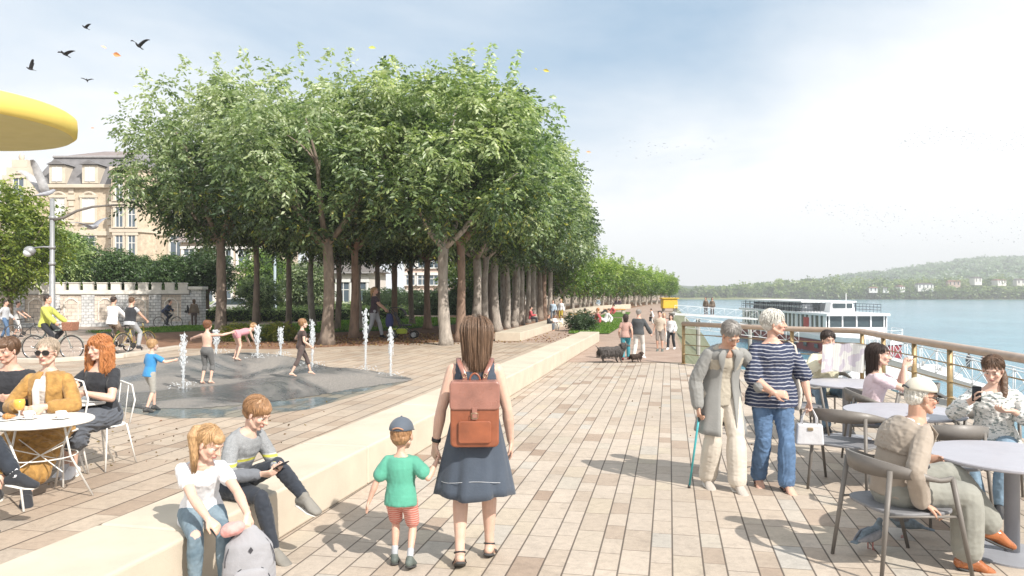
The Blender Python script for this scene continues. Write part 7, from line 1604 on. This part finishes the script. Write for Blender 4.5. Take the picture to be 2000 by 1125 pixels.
ls_=thing('leash','thin dark leash between the shaggy dog and the couple','leash',(0,0,0)); a=G(1196,708)+V((.25,.1,.33)); c=G(1222,703)+V((-.1,-.02,.75)); mb=MB(); mb.tube([a,a.lerp(c,.5)-V((0,0,.12)),c],[.006]*3,5); mb.build('strap',black_cl,ls_,smooth=True)
def bird(label,loc,rz,span,col,up=.35,pitch=0,roll=0,cat='bird',pigeon=False,name='bird',group=None,wingcol=None,back=.0):
    r=thing(name,label,cat,loc,0,group); r.rotation_euler=(R(pitch),R(roll),R(rz)); k=span; mb=MB()
    mb.tube([(0,-.20*k,.0),(0,-.08*k,0),(0,.04*k,-.005*k),(0,.14*k,.005*k),(0,.21*k,.035*k)],[(.02*k,.012*k),(.05*k,.045*k),(.062*k,.06*k),(.045*k,.048*k),(.032*k,.034*k)],14,lat=(1,0,0),rnd=True); mb.tube([(0,.235*k,.035*k),(0,.285*k,.025*k)],[.012*k,.003*k],6,rnd=True)
    mb.tube([(0,-.17*k,0),(0,-.26*k,.0),(0,-.33*k,-.005*k)],[(.025*k,.01*k),(.055*k,.006*k),(.07*k,.004*k)],10,lat=(1,0,0))
    m=mat('plumage_%s_%d'%(name,int(col[0]*1000)),col,.7,.35,26,.3,60); o=remeshed(mb,'body',m,r,.010*k,1)
    for s in (-1,1):
        N=8; w_=MB()
        for i in range(N+1):
            f=i/N; x=s*(.03+.47*f)*k; z=(up*math.sin(f*2.0)*.5+(up*.25*f))*k; ch=(.14*(1-f**2.2)+.02)*k; y=.06*k-.05*k*f*f*2-back*f*k
            w_.v+= [(x,y+ch*.35,z),(x,y-ch*.2,z+.012*k*(1-f)),(x,y-ch*.9-.01*k*(i%2),z-.004*k)]
        for i in range(N):
            for j in range(2): w_.f.append((3*i+j,3*i+3+j,3*i+4+j,3*i+1+j)); w_.c.append(None); w_.m.append(0)
        q=w_.build('wing',wingcol or m,r,smooth=True); sd_=q.modifiers.new('Solidify','SOLIDIFY'); sd_.thickness=.008*k
    if pigeon:
        for s in (-1,1): mb=MB(); mb.ell((s*.028*k,.215*k,.042*k),(.005*k,.006*k,.006*k),nu=8,nv=6); mb.build('eye',mat('eye_orange',(.4,.12,.03),.2),o,smooth=True)
    return r
BC=(.025,.025,.03)
for px,py,w_,up,rz,lb in ((167,54,27,.30,150,'topmost dark bird in the sky at the left'),(127,106,40,.22,165,'dark bird with level arched wings, second from the left'),(271,90,40,.45,170,'dark bird nearest the tree crown, wings raised'),(60,135,30,.75,120,'lowest leftmost dark bird just above the yellow canopy'),(170,157,22,.25,200,'faintest small dark bird below the others')):
    bird(lb,P(px,py,22),rz,w_*22/F*1.05,BC,up,pitch=12)
PG=(.30,.31,.34)
bird('pale pigeon with raised wings coming down beside the lamp post top',P(88,378,8.2),-40,.46,PG,1.0,pitch=18,roll=-10,pigeon=True,cat='pigeon',name='pigeon',wingcol=mat('wing_pale',(.42,.42,.43),.7,.3,20,.3,50),back=.15)
bird('grey pigeon flying just below the curved arm of the lamp post',P(178,443,8.0),-115,.44,PG,.22,pitch=-6,roll=12,pigeon=True,cat='pigeon',name='pigeon',wingcol=mat('wing_grey',(.24,.25,.28),.7,.3,20,.3,50))
def ground_pigeon(label,loc,rz,wings=False):
    r=thing('pigeon',label,'pigeon',loc,rz); k=1.0; mb=MB()
    mb.tube([(0,-.12,.10),(0,-.04,.115),(0,.04,.12),(0,.085,.15),(0,.10,.19)],[(.02,.015),(.05,.045),(.052,.052),(.034,.036),(.022,.024)],14,lat=(1,0,0),rnd=True); mb.ell((0,.11,.205),(.02,.025,.021)); mb.tube([(0,.13,.203),(0,.155,.195)],[.006,.002],6,rnd=True); mb.tube([(0,-.1,.10),(0,-.2,.085)],[(.03,.01),(.035,.005)],8,lat=(1,0,0)); o=remeshed(mb,'body',mat('plumage_pigeon_ground',(.17,.21,.24),.7,.45,26,.3,60),r,.005,1)
    for s in (-1,1):
        mb=MB(); mb.tube([(s*.02,.0,.07),(s*.02,.0,.01),(s*.02,.03,.003)],[.005,.004,.003],6); mb.build('leg',mat('pigeon_leg',(.4,.12,.1),.6),r,smooth=True)
        mb=MB()
        if wings: mb.tube([(s*.04,.04,.13),(s*.10,.0,.19),(s*.17,-.07,.2)],[(.05,.006),(.055,.005),(.02,.003)],8,lat=(0,1,0),rnd=True)
        else: mb.tube([(s*.045,.05,.125),(s*.05,-.05,.115),(s*.02,-.16,.10)],[(.012,.035),(.012,.035),(.006,.01)],8,lat=(1,0,0),rnd=True)
        mb.build('wing',_mc['wing_grey'],r,smooth=True)
ground_pigeon('bluish pigeon pecking on the paving behind the chair leg, the nearer one',G(1700,1075),-60); ground_pigeon('pigeon lifting its wings on the paving under the old man, the farther one',G(1768,1050),60,True)
# far flocks: hundreds of specks
rng=np.random.default_rng(3); mb=MB()
for n_,(xa,xb,ya,yb) in ((120,(1755,2010,250,290)),(60,(1560,1760,395,430)),(130,(1640,2020,405,475)),(40,(1200,1420,272,312))):
    for i in range(n_):
        px=rng.uniform(xa,xb); py=rng.uniform(ya,yb)+6*math.sin(px*.03); Y=rng.uniform(230,260); p=P(px,py,Y); w_=rng.uniform(.22,.42); u=rng.uniform(.1,.3)*w_
        mb.add([p,p+V((-w_,.1,u)),p+V((-w_*.6,.2,u*.4)),p+V((w_,.1,u)),p+V((w_*.6,.2,u*.4)),p+V((0,.3,-.08))],[(0,1,2,5),(0,5,4,3)])
tag(mb.build('bird_flock',mat('bird_speck',(.20,.20,.22),.9)),'distant flocks of tiny birds over the river','birds',kind='stuff')
# drifting leaves
for px,py,w_,c,lb in ((228,107,20,(.70,.30,.12),'largest orange leaf drifting in the sky left of the trees'),(203,92,10,(.75,.45,.28),'small pale orange leaf up left of the largest orange one'),(227,182,14,(.35,.45,.10),'green leaf drifting left of the crown'),(727,93,16,(.45,.50,.12),'yellow green leaf above the middle of the crowns'),(1067,138,14,(.55,.48,.10),'yellow leaf right of the crown top'),(1047,135,7,(.35,.35,.1),'tiny leaf just left of the yellow one'),(1103,228,10,(.35,.45,.10),'small green leaf right of the crown'),(1150,297,10,(.70,.42,.28),'faint orange leaf right of the crown beside the cloud'),(181,250,8,(.65,.35,.28),'tiny pink leaf right of the yellow canopy')):
    Y=6.5; w=w_*Y/F; mb=MB(); pts=[(-.5,0),(-.3,.16),(-.05,.24),(.2,.17),(.5,0),(.2,-.16),(-.05,-.22),(-.3,-.15)]; mb.add([(x*w,y*w,.06*w*math.cos(x*5)) for x,y in pts]+[(0,0,-.03*w)],[(i,(i+1)%8,8) for i in range(8)]); mb.tube([(-.5*w,0,0),(-.72*w,.03*w,.02*w)],[.01*w,.008*w],5)
    o=mb.build('leaf',mat('leaf_%d'%px,c,.7,.15,20)); o.location=P(px,py,Y); o.rotation_euler=(R(60+px%40),R(px%30),R(px%70-35)); tag(o,lb,'leaf'); s=o.modifiers.new('Solidify','SOLIDIFY'); s.thickness=.0008
bake_pending()
# ------------------------------------------------------------------ river haze
m=bpy.data.materials.new('haze'); m.use_nodes=True; n=m.node_tree.nodes; n.remove(n['Principled BSDF']); v=n.new('ShaderNodeVolumePrincipled'); v.inputs['Color'].default_value=(.96,.985,1,1); v.inputs['Density'].default_value=.00065; v.inputs['Anisotropy'].default_value=.2
o_m=[q for q in n if q.type=='OUTPUT_MATERIAL'][0]; m.node_tree.links.new(v.outputs[0],o_m.inputs['Volume'])
hz_=MB().box((300,700,33),(1800,1750,82)).build('haze',m); hz_['kind']='stuff'
# ------------------------------------------------------------------ camera, sun and sky
cam=bpy.data.cameras.new('camera'); co=bpy.data.objects.new('camera',cam); C.objects.link(co); SC.camera=co
co.location=(0,0,HC); co.rotation_euler=(R(90),0,0); cam.sensor_width=36; cam.lens=36*F/2000; cam.shift_y=(HY-562.5)/2000; cam.clip_end=6000; cam.clip_start=.05
sun=bpy.data.lights.new('sun','SUN'); so=bpy.data.objects.new('sun',sun); C.objects.link(so)
sd=V((SUNV.x*math.cos(SUN_EL),SUNV.y*math.cos(SUN_EL),-math.sin(SUN_EL)))
so.rotation_euler=sd.to_track_quat('-Z','Y').to_euler(); sun.energy=5.0; sun.angle=R(.6); sun.color=(1,.94,.86)
wd=bpy.data.worlds.new('World'); SC.world=wd; wd.use_nodes=True; t=NT(wd.node_tree)
for n in list(wd.node_tree.nodes): wd.node_tree.nodes.remove(n)
out=t.node('ShaderNodeOutputWorld'); bg=t.node('ShaderNodeBackground'); t.l.new(bg.outputs[0],out.inputs[0])
sky=t.node('ShaderNodeTexSky'); sky.sky_type='NISHITA'; sky.sun_disc=False; sky.sun_elevation=SUN_EL; sky.sun_rotation=math.atan2(-sd.x,-sd.y); sky.altitude=100; sky.air_density=1; sky.dust_density=1.5; sky.ozone_density=1.5
g_=t.coord('Generated'); sp_=t.node('ShaderNodeSeparateXYZ'); t.l.new(g_,sp_.inputs[0]); sx,sy,sz=sp_.outputs
# cloud plane projection: the higher the flatter
den=t.m('ADD',t.m('MAXIMUM',sz,0),.22); cv=t.node('ShaderNodeCombineXYZ'); t.l.new(t.m('DIVIDE',sx,den),cv.inputs[0]); t.l.new(t.m('DIVIDE',sy,den),cv.inputs[1]); t.l.new(t.m('MULTIPLY',sz,1.5),cv.inputs[2])
n1=t.noise(cv.outputs[0],1.15,8,.55,.4); 
az=t.m('ARCTAN2',sx,sy)          # 0 ahead, positive to the right
e1=t.m('SUBTRACT',1.0,t.m('MULTIPLY',t.m('MAXIMUM',t.m('SUBTRACT',sz,.03),0),3.3),clamp=True)      # thick near the horizon
right=t.m('MULTIPLY',t.m('ADD',az,.02),2.2,clamp=True); far_r=t.m('MULTIPLY',t.m('SUBTRACT',az,.30),2.6,clamp=True)
cl=t.m('MULTIPLY',t.m('SUBTRACT',n1,.48),1.15)
cl=t.m('ADD',cl,t.m('MULTIPLY',e1,t.m('ADD',.75,t.m('MULTIPLY',right,.8))))
cl=t.m('ADD',cl,t.m('MULTIPLY',far_r,.6)); cl=t.m('ADD',cl,t.m('MULTIPLY',t.m('SUBTRACT',.15,az),.40,clamp=True),clamp=True)
cl=t.rng(cl,.0,.80,0.12,1)
skb=t.mix(.55,sky.outputs[0],(3.9,6.6,9.2))
col=t.mix(cl,skb,(10.6,10.8,11.0))
t.put(bg.inputs[0],col); bg.inputs[1].default_value=.080
vs=SC.view_settings; vs.view_transform='Standard'; vs.look='None'; vs.gamma=1; vs.use_curve_mapping=False; vs.exposure=.40
SC.cycles.max_bounces=6; SC.cycles.diffuse_bounces=3; SC.cycles.transparent_max_bounces=12; SC.cycles.volume_bounces=0
